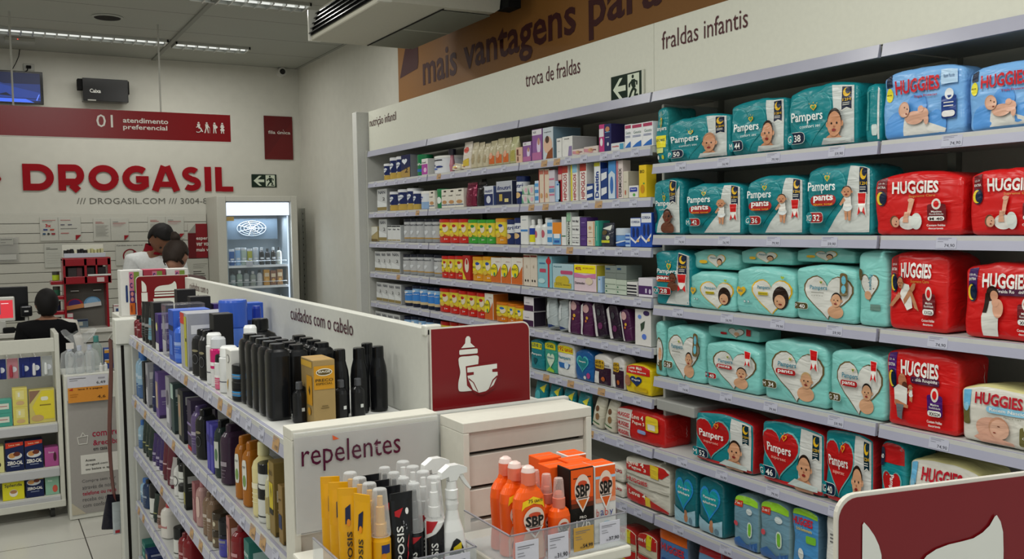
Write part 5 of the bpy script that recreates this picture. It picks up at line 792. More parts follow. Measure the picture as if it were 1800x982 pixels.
LEFT_ITEMS = [
 ('L1', 'bottle', 'redblack', 4.096, 0.54, 1.219, 0.04, 0.04, 0.083, 0),
 ('L1', 'bottle', 'redblack', 3.986, 0.54, 1.219, 0.04, 0.04, 0.075, 0),
 ('L1', 'tube', 'blacktube', 3.85, 0.54, 1.219, 0.06, 0.04, 0.153, 0),
 ('L1', 'tube', 'blacktube', 3.776, 0.54, 1.219, 0.06, 0.04, 0.157, 0),
 ('L1', 'tube', 'bluetube', 3.695, 0.54, 1.219, 0.06, 0.05, 0.145, 0),
 ('L1', 'box', 'blackcarton', 3.604, 0.54, 1.219, 0.07, 0.07, 0.168, 0),
 ('L1', 'box', 'purplecarton', 3.51, 0.54, 1.219, 0.07, 0.1, 0.133, 0),
 ('L1', 'box', 'clearkit', 3.357, 0.54, 1.219, 0.09, 0.13, 0.177, 0),
 ('L1', 'box', 'bluekit', 3.225, 0.54, 1.219, 0.09, 0.12, 0.167, 0),
 ('L1', 'bottle', 'bluebottle', 3.139, 0.54, 1.219, 0.06, 0.06, 0.148, 0),
 ('L1', 'box', 'yellowkit', 3.0, 0.54, 1.219, 0.11, 0.12, 0.175, 0),
 ('L1', 'flask', 'blackring', 2.834, 0.54, 1.219, 0.06, 0.07, 0.136, 0),
 ('L1', 'flask', 'blackring', 2.739, 0.54, 1.219, 0.05, 0.05, 0.142, 0),
 ('L1', 'aerosol', 'whitespray', 2.656, 0.54, 1.219, 0.045, 0.045, 0.142, 0),
 ('L1', 'aerosol', 'pinkspray', 2.605, 0.54, 1.219, 0.045, 0.045, 0.135, 0),
 ('L1', 'aerosol', 'whitepink', 2.555, 0.54, 1.219, 0.045, 0.045, 0.094, 0),
 ('L1', 'aerosol', 'whitespray', 2.493, 0.54, 1.219, 0.05, 0.05, 0.122, 0),
 ('L1', 'box', 'whitebadge', 2.411, 0.54, 1.219, 0.055, 0.07, 0.124, 0),
 ('L1', 'jar', 'blackjar', 2.351, 0.54, 1.219, 0.06, 0.06, 0.049, 0),
 ('L1', 'jar', 'blackjar', 2.345, 0.54, 1.265, 0.06, 0.06, 0.045, 0),
 ('L2', 'bottle', 'clearblue', 4.113, 0.54, 0.969, 0.05, 0.05, 0.191, 0),
 ('L2', 'bottle', 'clearblue', 4.017, 0.54, 0.969, 0.05, 0.05, 0.187, 0),
 ('L2', 'box', 'blackcarton', 3.886, 0.54, 0.969, 0.05, 0.05, 0.163, 0),
 ('L2', 'box', 'greycarton', 3.797, 0.54, 0.969, 0.05, 0.07, 0.169, 0),
 ('L2', 'tube', 'navytube', 3.671, 0.54, 0.969, 0.05, 0.05, 0.178, 0),
 ('L2', 'box', 'lilaccarton', 3.564, 0.54, 0.969, 0.06, 0.1, 0.165, 0),
 ('L2', 'box', 'greycarton', 3.341, 0.54, 0.969, 0.07, 0.08, 0.178, 0),
 ('L2', 'box', 'greenkit', 3.253, 0.54, 0.969, 0.05, 0.07, 0.168, 0),
 ('L2', 'box', 'darkkit', 3.104, 0.54, 0.969, 0.08, 0.09, 0.168, 0),
 ('L2', 'box', 'maroonkit', 2.963, 0.54, 0.969, 0.06, 0.08, 0.158, 0),
 ('L2', 'flask', 'purpleflask', 2.898, 0.54, 0.969, 0.05, 0.06, 0.147, 0),
 ('L2', 'flask', 'blackring', 2.83, 0.54, 0.969, 0.05, 0.06, 0.148, 0),
 ('L2', 'box', 'violetbox', 2.695, 0.54, 0.969, 0.035, 0.05, 0.136, 0),
 ('L2', 'box', 'violetbox', 2.65, 0.54, 0.969, 0.035, 0.05, 0.136, 0),
 ('L2', 'flask', 'labelflask', 2.588, 0.54, 0.969, 0.035, 0.055, 0.158, 0),
 ('L2', 'flask', 'plumflask', 2.504, 0.54, 0.969, 0.05, 0.075, 0.161, 0),
 ('L2', 'flask', 'amber', 2.352, 0.54, 0.969, 0.035, 0.055, 0.159, 0),
 ('L2', 'flask', 'amber', 2.276, 0.54, 0.969, 0.035, 0.055, 0.159, 0),
 ('L2', 'bottle', 'cream', 2.183, 0.54, 0.969, 0.05, 0.06, 0.176, 0),
 ('L2', 'jar', 'labeljar', 2.131, 0.54, 0.969, 0.05, 0.05, 0.089, 0),
 ('L2', 'jar', 'labeljar', 2.125, 0.54, 1.049, 0.05, 0.05, 0.059, 0),
 ('L2', 'bottle', 'smallyellow', 2.077, 0.54, 0.969, 0.025, 0.03, 0.152, 0),
 ('L2', 'box', 'goldyellow', 2.034, 0.54, 0.969, 0.04, 0.06, 0.165, 0),
 ('L2', 'box', 'brownnavy', 1.966, 0.54, 0.969, 0.03, 0.06, 0.128, 0),
 ('L3', 'bottle', 'clearblue', 4.098, 0.54, 0.752, 0.04, 0.04, 0.116, 0),
 ('L3', 'tube', 'darkgreen', 3.964, 0.54, 0.752, 0.05, 0.05, 0.131, 0),
 ('L3', 'tube', 'darkgreen', 3.888, 0.54, 0.752, 0.05, 0.05, 0.135, 0),
 ('L3', 'tube', 'darkgreen', 3.815, 0.54, 0.752, 0.05, 0.05, 0.137, 0),
 ('L3', 'tube', 'purpletube', 3.725, 0.54, 0.752, 0.045, 0.05, 0.121, 0),
 ('L3', 'tube', 'purpletube', 3.644, 0.54, 0.752, 0.045, 0.05, 0.123, 0),
 ('L3', 'tube', 'purpletube', 3.566, 0.54, 0.752, 0.045, 0.05, 0.13, 0),
 ('L3', 'tube', 'maroontube', 3.488, 0.54, 0.752, 0.05, 0.05, 0.138, 0),
 ('L3', 'tube', 'maroontube', 3.405, 0.54, 0.752, 0.05, 0.05, 0.14, 0),
 ('L3', 'tube', 'greytube', 3.36, 0.54, 0.752, 0.04, 0.06, 0.104, 0),
 ('L3', 'bottle', 'whitebottle2', 3.257, 0.54, 0.752, 0.04, 0.05, 0.126, 0),
 ('L3', 'jar', 'labeljar', 3.172, 0.54, 0.752, 0.05, 0.05, 0.057, 0),
 ('L3', 'jar', 'labeljar', 3.159, 0.54, 0.822, 0.05, 0.05, 0.057, 0),
 ('L3', 'box', 'olivecard', 3.086, 0.54, 0.752, 0.03, 0.08, 0.145, 0),
 ('L3', 'box', 'pinkcarton', 2.938, 0.54, 0.752, 0.04, 0.05, 0.122, 0),
 ('L3', 'flask', 'pinkflask', 2.874, 0.54, 0.752, 0.04, 0.06, 0.137, 0),
 ('L3', 'flask', 'brownflask', 2.776, 0.54, 0.752, 0.04, 0.06, 0.131, 0),
 ('L3', 'flask', 'brownflask', 2.72, 0.54, 0.752, 0.04, 0.06, 0.135, 0),
 ('L3', 'jar', 'brownjar', 2.66, 0.54, 0.752, 0.05, 0.06, 0.05, 0),
 ('L3', 'jar', 'brownjar', 2.652, 0.54, 0.804, 0.05, 0.06, 0.049, 0),
 ('L3', 'jar', 'bluelabeljar', 2.573, 0.54, 0.752, 0.05, 0.055, 0.1, 0),
 ('L3', 'box', 'floralbox', 2.482, 0.54, 0.752, 0.03, 0.05, 0.138, 0),
 ('L3', 'flask', 'redflask', 2.416, 0.54, 0.752, 0.05, 0.08, 0.127, 0),
 ('L3', 'box', 'tealhair', 2.283, 0.54, 0.752, 0.05, 0.1, 0.131, 0),
 ('L4', 'bottle', 'clearblue', 4.162, 0.54, 0.524, 0.04, 0.04, 0.1, 0),
 ('L4', 'bottle', 'clearblue', 4.08, 0.54, 0.524, 0.04, 0.04, 0.107, 0),
 ('L4', 'flask', 'bluegreen', 3.965, 0.54, 0.524, 0.05, 0.05, 0.115, 0),
 ('L4', 'jar', 'labeljar', 3.81, 0.54, 0.524, 0.06, 0.06, 0.132, 0),
 ('L4', 'tube', 'darkgreen', 3.752, 0.54, 0.524, 0.05, 0.05, 0.107, 0),
 ('L4', 'tube', 'browntube', 3.669, 0.54, 0.524, 0.05, 0.06, 0.116, 0),
 ('L4', 'flask', 'whitered', 3.535, 0.54, 0.524, 0.06, 0.09, 0.127, 0),
 ('L4', 'jar', 'labeljar', 3.303, 0.54, 0.524, 0.05, 0.06, 0.104, 0),
 ('L4', 'flask', 'redflask', 3.195, 0.54, 0.524, 0.05, 0.06, 0.115, 0),
 ('L4', 'flask', 'redflask', 3.112, 0.54, 0.524, 0.05, 0.06, 0.133, 0),
 ('L5', 'box', 'tealhair', 4.35, 0.54, 0.287, 0.08, 0.12, 0.071, 0),
 ('L5', 'box', 'navyhair', 4.134, 0.54, 0.287, 0.08, 0.12, 0.056, 0),
]
RC = {'slat': (-0.014, 1.176, 1.777, 1.792), 'poster3x': (0.431, 1.577, 0.732, 1.771), 'posterb': (0.826, 1.569, 1.098, 1.758), 'posterc': (1.252, 1.574, 1.545, 1.769), 'posterd': (0.455, 1.36, 0.596, 1.555), 'smoke': (0.988, 1.359, 1.217, 1.546), 'maroonposter': (1.574, 1.404, 1.795, 1.702), 'lowertext': (1.565, 1.209, 1.787, 1.394), 'docholder': (0.095, 1.418, 0.273, 1.612), 'niche': (1.745, 0.877, 2.427, 1.927), 'drog': (0.318, 1.977, 1.973, 2.211), 'site': (0.712, 1.876, 1.795, 1.934), 'fila': (2.27, 2.276, 2.53, 2.666), 'exitb': (2.145, 2.023, 2.371, 2.14), 'caixa': (0.777, 2.703, 1.119, 2.886), 'tv': (-0.036, 2.658, 0.494, 2.913), 'cam': (2.406, 3.019, 2.478, 3.09), 'outlet': (0.365, 2.938, 0.442, 2.992), 'hang': (-0.04, 2.29, 1.641, 2.532), 'diamond': (0.029, 2.004, 0.197, 2.151), 'fridgewin': (1.824, 0.876, 2.365, 1.888), 'railstrip': (8.502, 0.967, 8.31, 1.81), 'exitr': (3.075, 2.133, 2.871, 2.23), 't_nut': (5.742, 2.282, 5.289, 2.359), 't_troca': (3.763, 2.266, 3.284, 2.373), 't_fral': (2.763, 2.265, 2.303, 2.391), 'banner': (6.068, 2.354, 2.849, 2.965), 't_mais': (5.664, 2.581, 5.162, 2.865), 't_vant': (5.058, 2.534, 3.81, 2.808), 't_para': (3.739, 2.515, 3.187, 2.764), 'bmark': (6.044, 2.681, 5.72, 2.859), 't_cuid': (2.891, 1.341, 2.31, 1.416), 't_cuid2': (4.504, 1.333, 4.09, 1.423), 'disp': (-0.05, 0.097, 0.375, 1.084), 'totem': (0.382, 0.014, 0.648, 0.724), 'price': (0.401, 0.677, 0.611, 0.827), 'rack': (0.472, 0.97, 0.753, 1.466), 'tray': (0.483, 1.466, 0.743, 1.553), 'icon1': (0.845, 1.237, 1.097, 1.419), 'icon2': (0.626, 1.243, 0.858, 1.429), 'repel': (0.501, 1.073, 0.764, 1.269), 't_repel': (0.48, 1.205, 0.672, 1.258), 'mon': (0.005, 1.066, 0.266, 1.285), 'tab': (0.004, 1.092, 0.185, 1.237), 'card': (0.205, 1.112, 0.267, 1.181), 'counter': (-0.002, 0.988, 0.251, 1.043)}

ORD = ['first', 'second', 'third', 'fourth', 'fifth', 'sixth', 'seventh', 'eighth', 'ninth']
SHELF = dict(S1='top baby food shelf', T1='top diaper shelf', L1='top hair care shelf')
for i in range(2, 10): SHELF['S%d' % i] = ORD[i-1]+' baby food shelf'; SHELF['T%d' % i] = ORD[i-1]+' diaper shelf'; SHELF['L%d' % i] = ORD[i-1]+' hair care shelf'
def labels(items):
    """one label per item: look + where, ordinals among look-alikes on one shelf"""
    by = {}
    for i, it in enumerate(items): by.setdefault((it[0], STY[it[2]]['look']), []).append(i)
    out = [None]*len(items); grp = [None]*len(items)
    for (sh, look), ids in by.items():
        if len(ids) == 1: out[ids[0]] = look+' on the '+SHELF[sh]; continue
        base = min(items[i][5] for i in ids); lv = {}
        for i in ids: lv.setdefault('up' if items[i][5] > base+.015 else 'lo', []).append(i)
        for k, L in lv.items():
            L.sort(key=lambda i: -items[i][3]); pre = '' if len(lv) == 1 else ('upper ' if k == 'up' else 'lower ')
            for n, i in enumerate(L):
                out[i] = pre+look+(', '+ORD[n]+' from left' if len(L) > 1 else '')+' on '+SHELF[sh]; grp[i] = look+' on '+SHELF[sh]
    return out, grp
# ------------------------------------------------------------------ room shell
WALLW, CEILH = 'c9c8be', 3.1
def gridmat(name, base, line, pitch, offs, wid, rough, var=.04, spec=.5):
    m = bpy.data.materials.new(name); m.use_nodes = True; nt = m.node_tree; b = nt.nodes['Principled BSDF']; N = nt.nodes.new; L = nt.links.new
    tc = N('ShaderNodeTexCoord'); sp = N('ShaderNodeSeparateXYZ'); L(tc.outputs['Object'], sp.inputs[0]); outs = []
    for i, (p, o) in enumerate(zip(pitch, offs)):
        a = N('ShaderNodeMath'); a.operation = 'SUBTRACT'; a.inputs[1].default_value = o-wid/2; L(sp.outputs[i], a.inputs[0])
        q = N('ShaderNodeMath'); q.operation = 'FLOORED_MODULO'; q.inputs[1].default_value = p; L(a.outputs[0], q.inputs[0])
        c = N('ShaderNodeMath'); c.operation = 'LESS_THAN'; c.inputs[1].default_value = wid; L(q.outputs[0], c.inputs[0]); outs.append(c)
    mx = N('ShaderNodeMath'); mx.operation = 'MAXIMUM'; L(outs[0].outputs[0], mx.inputs[0]); L(outs[1].outputs[0], mx.inputs[1])
    nz = N('ShaderNodeTexNoise'); nz.inputs['Scale'].default_value = 3; nz.inputs['Detail'].default_value = 6; L(tc.outputs['Object'], nz.inputs['Vector'])
    mr = N('ShaderNodeMapRange'); mr.inputs[3].default_value = 1-var; mr.inputs[4].default_value = 1+var; L(nz.outputs[0], mr.inputs[0])
    vm = N('ShaderNodeVectorMath'); vm.operation = 'SCALE'; vm.inputs[0].default_value = lin(base)[:3]; L(mr.outputs[0], vm.inputs['Scale'])
    mc = N('ShaderNodeMix'); mc.data_type = 'RGBA'; L(mx.outputs[0], mc.inputs[0]); L(vm.outputs[0], mc.inputs[6]); mc.inputs[7].default_value = lin(line); L(mc.outputs[2], b.inputs['Base Color'])
    b.inputs['Roughness'].default_value = rough; return m
def slab(name, x0, x1, y0, y1, z0, z1, m): return struct(MB().box(x0, x1, y0, y1, z0, z1, m).build(name))
slab('floor', -3.6, 2.7, -1.5, 8.55, -.05, 0, gridmat('floor_tiles', 'bdbcb4', '3a3834', (.55, .55), (.43, 5.43), .006, .25))
slab('ceiling', -3.6, 2.7, -1.5, 8.55, CEILH, 3.2, gridmat('ceiling_tiles', 'a2a49c', '6c6e68', (1.22, .61), (1.35, 7.80), .009, .9))
slab('wall_back', -3.6, 2.6, 8.43, 8.53, 0, CEILH, mat(WALLW, 'wall')); slab('wall_right', 2.6, 2.7, -1.5, 8.53, 0, CEILH, mat(WALLW, 'wall'))
slab('wall_left', -3.6, -3.5, -1.5, 8.43, 0, CEILH, mat(WALLW, 'wall'))
B = MB().box(.125, .15, -1.5, 8.43, 3.088, CEILH, mat('8f918a', 'matte')).box(1.335, 1.365, -1.5, 8.43, 3.088, CEILH, mat('8f918a', 'matte')); struct(B.build('trim_1'))
B = MB().bevbox(2.165, 2.598, 5.792, 5.87, .002, 2.40, mat('c4c5c0', 'matte'), .004); struct(B.build('trim_2'))
struct(MB().box(-3.5, 2.6, 8.418, 8.43, .0, .08, mat('b8b6ae', 'paper')).build('baseboard_back'))

# ------------------------------------------------------------------ ceiling lights, the room's own lamps
def troffer(label, x0, x1, y0, y1, n, w=LAMP_W, on=True):
    z = CEILH; t = thing('ceiling_light', label, 'ceiling light', ((x0+x1)/2, (y0+y1)/2, z), 0, 'recessed louvre ceiling lights'); hx, hy = (x1-x0)/2, (y1-y0)/2
    B = MB(); m = mat('c4c6c2', 'metal')
    B.box(-hx, hx, -hy, -hy+.012, -.02, -.0005, m).box(-hx, hx, hy-.012, hy, -.02, -.0005, m).box(-hx, -hx+.012, -hy, hy, -.02, -.0005, m).box(hx-.012, hx, -hy, hy, -.02, -.0005, m); B.build('frame', t)
    MB().box(-hx+.012, hx-.012, -hy+.012, hy-.012, -.004, -.001, mat('b8bab6', 'foil')).build('reflector', t)
    B = MB(); nn = max(3, int((x1-x0)/.075))
    for i in range(1, nn): xx = -hx+(x1-x0)*i/nn; B.box(xx-.004, xx+.004, -hy+.012, hy-.012, -.03, -.004, m)
    B.build('louvre', t); MB().box(-hx+.02, hx-.02, -.012, .012, -.014, -.006, mat('c8cac4', 'glow')).build('tube', t)
    if on: l = lamp('tube_light', 0, 0, -.034, x1-x0-.05, y1-y0-.03, w); l.parent = t
troffer('long louvre ceiling light above the till, left one', .17, 1.32, 7.52, 7.72, 1, LAMP_W*.5)
troffer('short louvre ceiling light near the back wall', 1.38, 1.95, 7.56, 7.76, 1, LAMP_W*.3)
troffer('bright louvre ceiling light at the top of the picture', 1.20, 1.93, 5.92, 6.12, 1, LAMP_W*.55)
for i, (x, y, k) in enumerate([(.45, 4.7, 1), (.45, 3.0, 1), (.9, 1.3, 1.25), (-.9, .4, 1.2), (-1.8, 6.5, 1), (-1.8, 4.2, 1.2), (-1.8, 2.2, 1.2), (1.2, -.5, 1.2)]):
    troffer('louvre ceiling light over the aisle, '+ORD[i]+' from the back', x-.6, x+.6, y-.15, y+.15, 1, LAMP_W*k)
t = thing('downlight', 'round dark recessed spotlight in the ceiling', 'spotlight', (.82, 6.9, CEILH)); B = MB(); ring = [(math.cos(a), math.sin(a)) for a in [2*math.pi*i/28 for i in range(28)]]
B.add([(x*.10, y*.10, -.003) for x, y in ring]+[(x*.085, y*.085, -.010) for x, y in ring], [(i, (i+1) % 28, 28+(i+1) % 28, 28+i) for i in range(28)], mat('a8aaa4', 'matte'), True); B.build('trim_ring', t)
B = MB().add([(x*.085, y*.085, -.008) for x, y in ring], [tuple(range(28))[::-1]], mat('1c1a18', 'matte')); B.build('dark_opening', t)
t = thing('ceiling_sensor', 'flat white panel with red light on the ceiling at left', 'sensor', (.33, 7.95, CEILH)); MB().bevbox(-.1, .1, -.06, .06, -.03, -.001, mat('a8aaa2', 'matte')).build('housing', t); MB().box(-.02, -.012, -.061, -.055, -.02, -.013, mat('f05040', 'glow')).build('indicator_light', t)

# ------------------------------------------------------------------ air conditioner
t = thing('air_conditioner', 'white ceiling cassette air conditioner with black louvres', 'air conditioner', (2.07, 4.83, 2.75)); m = mat('c2c0b2', 'matte')
prof = [(-.33, .03), (-.33, .0), (-.325, -.004), (.30, -.0), (.33, .02), (.34, .1), (.33, .19), (-.27, .19)]
B = MB(); n = len(prof); B.add([(x, -.55, z) for x, z in prof]+[(x, .55, z) for x, z in prof], [tuple(range(n)), tuple(range(n, 2*n))[::-1]]+[(i, n+i, n+(i+1) % n, (i+1) % n) for i in range(n)], m); o = B.build('casing', t); fixn(o.data)
B = MB(); B.add([(-.337, y, z) for y, z in ((-.53, .02), (.53, .02))]+[(-.285, y, z) for y, z in ((-.53, .17), (.53, .17))], [(0, 1, 3, 2)], mat('0c0d0d', 'matte')); B.build('outlet', t)
for k in range(5): u = (k+.5)/5; x = -.341+.055*u; z = .02+.15*u; MB().box(x-.012, x+.004, -.53, .53, z-.003, z+.002, mat('2a2b2b', 'gloss')).build('louvre_blade', t)
MB().bevbox(-.345, -.27, .532, .552, -.006, .175, mat('dad9d0', 'gloss')).build('end_cap', t); MB().bevbox(-.345, -.27, -.552, -.532, -.006, .175, mat('dad9d0', 'gloss')).build('end_cap', t)
B = MB().box(.02, .30, -.50, .50, -.009, -.0055, mat('86887c', 'matte')); B.box(.02, .3, -.02, .0, -.011, -.008, mat('b0b0a4', 'matte')); B.build('intake_grille', t)
MB().box(.014, .02, -.53, .53, -.008, -.0045, mat('1c1c1a', 'matte')).build('seam', t)
for sx in (-.2, .25):
    for sy in (-.4, .4): MB().tube((sx, sy, .18), (sx, sy, .348), .006, mat('8a8a86', 'metal')).build('hanging_rod', t)
MB().bevbox(.34, .42, -.62, -.5, .02, .14, mat('161616', 'matte')).build('wall_bracket', t)

# ------------------------------------------------------------------ back wall
LET = '94111c'
def panel(name, label, cat, key, th, m, y=None, extra=0):
    x0, z0, x1, z1 = RC[key]; x1 = min(x1, 1.738) if key in ('maroonposter', 'lowertext') else x1; yy = y if y is not None else dict(poster=8.41).get(name, 8.42)
    t = thing(name, label, cat, (x0, yy, z0)); MB().bevbox(0, x1-x0, 0, th, 0, z1-z0, m, .002).build('panel', t); return t, x1-x0, z1-z0
def on_panel(t, w, h, shapes, kind='paper', y=-.0004):
    P, Q = decal(lambda x, z, e: (x+w/2, y-e, z), w, h, shapes, kind, None, .0006, .0003, 0)
    if P.f: P.build('printed_design', t)
    if Q.f: Q.build('lettering', t)
t = thing('slat_panel', 'white grooved slat wall behind the till', 'slat wall', (-1.6, 8.405, .85)); B = MB()
B.box(0, 3.335, .008, .024, 0, .945, mat('55544e', 'matte')); B.build('backing', t)
for k in range(12): z = .945-k*.079; MB().bevbox(0, 3.335, 0, .010, z-.0745, z, mat('bdbcb2', 'paper'), .002).build('slat', t)
t = thing('wall_logo', 'large dark red store name lettering on back wall', 'sign', (.325, 8.43, 1.985))
def stroke(pts, t, y0, y1, B, m):
    Lp, Rp = [], []
    for i, p in enumerate(pts):
        a = pts[max(0, i-1)]; c = pts[min(len(pts)-1, i+1)]; dx, dy = c[0]-a[0], c[1]-a[1]; n_ = math.hypot(dx, dy); Lp.append((p[0]-dy/n_*t/2, p[1]+dx/n_*t/2)); Rp.append((p[0]+dy/n_*t/2, p[1]-dx/n_*t/2))
    B.prism(Lp+Rp[::-1], y0, y1, m)
def arcp(cx, cy, rx, ry, a0, a1, n=18): return [(cx+rx*math.cos(math.radians(a0+(a1-a0)*i/n)), cy+ry*math.sin(math.radians(a0+(a1-a0)*i/n))) for i in range(n+1)]
ST = .255; HF = ST/2
GL = {
 'D': (0, [[(HF, 0), (HF, 1)], [(ST, HF), (.5, HF)]+arcp(.5, .5, .54-HF, .5-HF, -90, 90)[1:]+[(ST, 1-HF)]]),
 'R': (1.19, [[(HF, 0), (HF, 1)], [(ST, .33), (.55, .33)]+arcp(.55, .33+(.67-HF)/2, .86-.55-HF+.03, (.67-HF)/2, -90, 90)[1:]+[(ST, 1-HF)], [(.44, .23), (.56, .115), (.67, 0)][::1]]),
 'O': (2.23, [arcp(.535, .5, .535-HF, .5-HF, 0, 180), arcp(.535, .5, .535-HF, .5-HF, 180, 360)]),
 'G': (3.43, [arcp(.53, .5, .53-HF, .5-HF, 48, 325), [(.50, .46), (.96, .46)], [(.96-HF, .36), (.96-HF, .16)]]),
 'A': (4.52, [[(.10, 0), (.46, 1)], [(.92, 0), (.56, 1)], [(.30, .27), (.72, .27)]]),
 'S': (5.62, [arcp(.39, .70, .36-HF, .30-HF, 35, 255)+arcp(.385, .305, .385-HF, .305-HF, 85, -140)]),
 'I': (6.54, [[(HF-.01, 0), (HF-.01, 1)]]),
 'L': (6.95, [[(HF, 0), (HF, 1)], [(ST, .095), (.70, .095)]])}
for ch, (x_, strokes) in GL.items():
    B = MB(); k = .2163
    for i_, p in enumerate(strokes): tt = ST*(.85 if ch == 'A' and i_ == 2 else .8 if ch == 'L' and i_ == 1 else .9 if ch == 'S' else 1); stroke([((x_+a)*k, c*.213) for a, c in p], tt*k, -.012-.00004*i_, -.001, B, mat(LET, 'matte'))
    fixn(B.build('letter', t).data)
MB().prism([(-.15, .09), (-.19, .165), (-.3, .165), (-.3, .015), (-.19, .015)], -.012, -.001, mat(LET, 'matte')).build('logo_mark', t)
x0, z0, x1, z1 = RC['site']; t = thing('wall_lettering', 'grey web address and phone lettering under the store name', 'sign', (x0, 8.43, z0)); sign_text(t, '/// DROGASIL.COM /// 3004-80', (x1-x0)/2, 0, x1-x0, z1-z0-.008, '6c6c64', -.002, 0)
P6 = ('poster', 'poster')
t, w, h = panel(*('poster', 'white payment poster with card logos and red corner', 'poster'), 'poster3x', .004, mat('b9b9b0', 'paper'), 8.398)
on_panel(t, w, h, [Rc(.44, .02, .45, .98, '8a8a84'), T('3x', .2, .64, .14, .14, 'b02430', 2), Rc(.06, .85, .38, .87, 'b05a5a'), Rc(.06, .8, .3, .82, '8a8a84'), Rc(.5, .85, .75, .87, 'b05a5a'), Rc(.5, .5, .9, .52, '6a6a66'), Rc(.5, .65, .6, .69, '5a5a6a'), Rc(.68, .65, .78, .69, '5a5a6a'), Rc(.5, .3, .7, .33, 'b05a5a'), Rc(.08, .44, .18, .5, '2a3c7c'), Rc(.24, .44, .34, .5, 'b04a3a'), Rc(.06, .26, .13, .33, '2a4c6c'), El(.2, .295, .03, .045, '2a2a2a', 12), Rc(.27, .26, .36, .33, '8a2430'), Pg([(.86, 0), (.86, .23), (1, .23)], '8f1620')])
for key, lb in (('posterb', 'white notice poster with red corner beside the payment poster'), ('posterc', 'white notice poster partly behind the cashier')):
    t, w, h = panel('poster', lb, 'poster', key, .004, mat('b9b9b0', 'paper'), 8.398)
    on_panel(t, w, h, [Rc(.48, .02, .49, .98, '8a8a84')]+[Rc(.06, .66-.05*k, .42-.04*(k % 3), .675-.05*k, '8c8c86') for k in range(10)]+[Rc(.06, .82, .25, .84, 'a05a5a'), Rc(.06, .77, .3, .79, 'a02430'), Rc(.55, .82, .7, .84, '5a5a5a'), Rc(.55, .76, .92, .78, 'a02430'), Rc(.55, .7, .85, .715, 'b08a8a'), Rc(.55, .65, .8, .665, 'b08a8a'), Pg([(.86, 0), (.86, .23), (1, .23)], '8f1620')])
t, w, h = panel('poster', 'small plain white notice above the red display rack', 'poster', 'posterd', .004, mat('b6b7ae', 'paper'), 8.398); on_panel(t, w, h, [Rc(.1, .82, .3, .84, '6a6a66'), Rc(.1, .76, .7, .785, '5a5a56')]+[Rc(.1, .6-.1*k, .8, .61-.1*k, 'a8a8a0') for k in range(5)])
t, w, h = panel('no_smoking_sign', 'white no smoking notice left of the cashier', 'sign', 'smoke', .004, mat('b9b9b0', 'paper'), 8.398)
on_panel(t, w, h, [T('É proibido fumar neste local.', .5, .9, .9, .07, '2a2a2a', 1), El(.5, .42, .26, .32, '7a1420', 30), El(.5, .42, .21, .26, 'b9b9b0', 30), Pg([(.36, .36), (.56, .5), (.6, .46), (.4, .32)], '3a3a3a'), Pg([(.58, .52), (.62, .6), (.58, .66), (.6, .68), (.65, .6)], '3a3a3a'), Pg([(.31, .25), (.35, .21), (.68, .59), (.64, .63)], '7a1420')])
t, w, h = panel('poster', 'dark red folded corner poster with white lettering', 'poster', 'maroonposter', .004, mat('7c1820', 'paper'), 8.396)
on_panel(t, w, h, [Pg([(0, .73), (0, 1), (.4, 1), (.4, .73)], 'bcbbb1'), Pg([(0, .73), (.4, .73), (.4, 1)], '8f8e86'), Rc(0, 0, .4, .73, '5f1218'), T('esper', .72, .55, .6, .1, 'd8d4cc', 1), T('ver vo', .72, .4, .62, .1, 'd8d4cc', 1), T('mais v', .72, .24, .62, .1, 'd8d4cc', 1)])
t, w, h = panel('poster', 'grey notice with small print below the dark red poster', 'poster', 'lowertext', .004, mat('b2b2a8', 'paper'), 8.397); on_panel(t, w, h, [Rc(.25, .76-.09*k, .95-.1*(k % 3), .775-.09*k, '77776f') for k in range(3)]+[Rc(.25, .4, .65, .43, '33302e'), Rc(.25, .3, .8, .33, '33302e'), Rc(.25, .2, .85, .23, '5a5a56')])
t, w, h = panel('document_holder', 'clear plastic document holder on slat wall at far left', 'document holder', 'docholder', .006, mat('c8c8c2', 'frost'), 8.392); on_panel(t, w, h, [Rc(.25, .7, .8, .96, 'aaaaa2'), Rc(.3, .9, .75, .92, '3a3a3a'), Rc(.3, .78, .5, .8, '6a6a6a'), Rc(.1, .08, .9, .3, 'b8b8b2')])
t, w, h = panel('queue_sign', 'small dark red wall sign with white lettering', 'sign', 'fila', .006, mat('5c1216', 'gloss'), 8.42); on_panel(t, w, h, [Pg([(0, 0), (1, .9), (1, 0)], '641518'), T('fila única', .53, .625, .78, .075, 'c8c4bc', 1), Rc(.66, .672, .68, .69, 'c8c4bc')], 'gloss')
def exit_shapes(gr='12271c', lt='cfd8c4'):
    return [Rc(.56, .08, .93, .94, lt), Pg([(.08, .5), (.3, .88), (.4, .88), (.24, .6), (.5, .6), (.5, .4), (.24, .4), (.4, .12), (.3, .12)], lt), El(.73, .84, .035, .07, gr, 12), Pg([(.69, .74), (.8, .74), (.82, .45), (.73, .42), (.68, .55)], gr), Pg([(.7, .72), (.6, .6), (.6, .48), (.64, .48), (.65, .57), (.74, .68)], gr), Pg([(.78, .72), (.88, .66), (.88, .52), (.84, .52), (.84, .62), (.77, .66)], gr), Pg([(.73, .46), (.66, .32), (.6, .12), (.65, .1), (.71, .28), (.79, .42)], gr), Pg([(.77, .47), (.86, .34), (.82, .2), (.9, .2), (.9, .14), (.77, .14), (.8, .32), (.72, .42)], gr)]
t, w, h = panel('exit_sign', 'dark green exit sign with arrow on the back wall', 'exit sign', 'exitb', .005, mat('12271c', 'gloss'), 8.424); on_panel(t, w, h, exit_shapes(), 'gloss')
t = thing('menu_board', 'black wall box with white lettering above the till', 'sign', (RC['caixa'][0], 8.27, RC['caixa'][1])); w = RC['caixa'][2]-RC['caixa'][0]; h = RC['caixa'][3]-RC['caixa'][1]
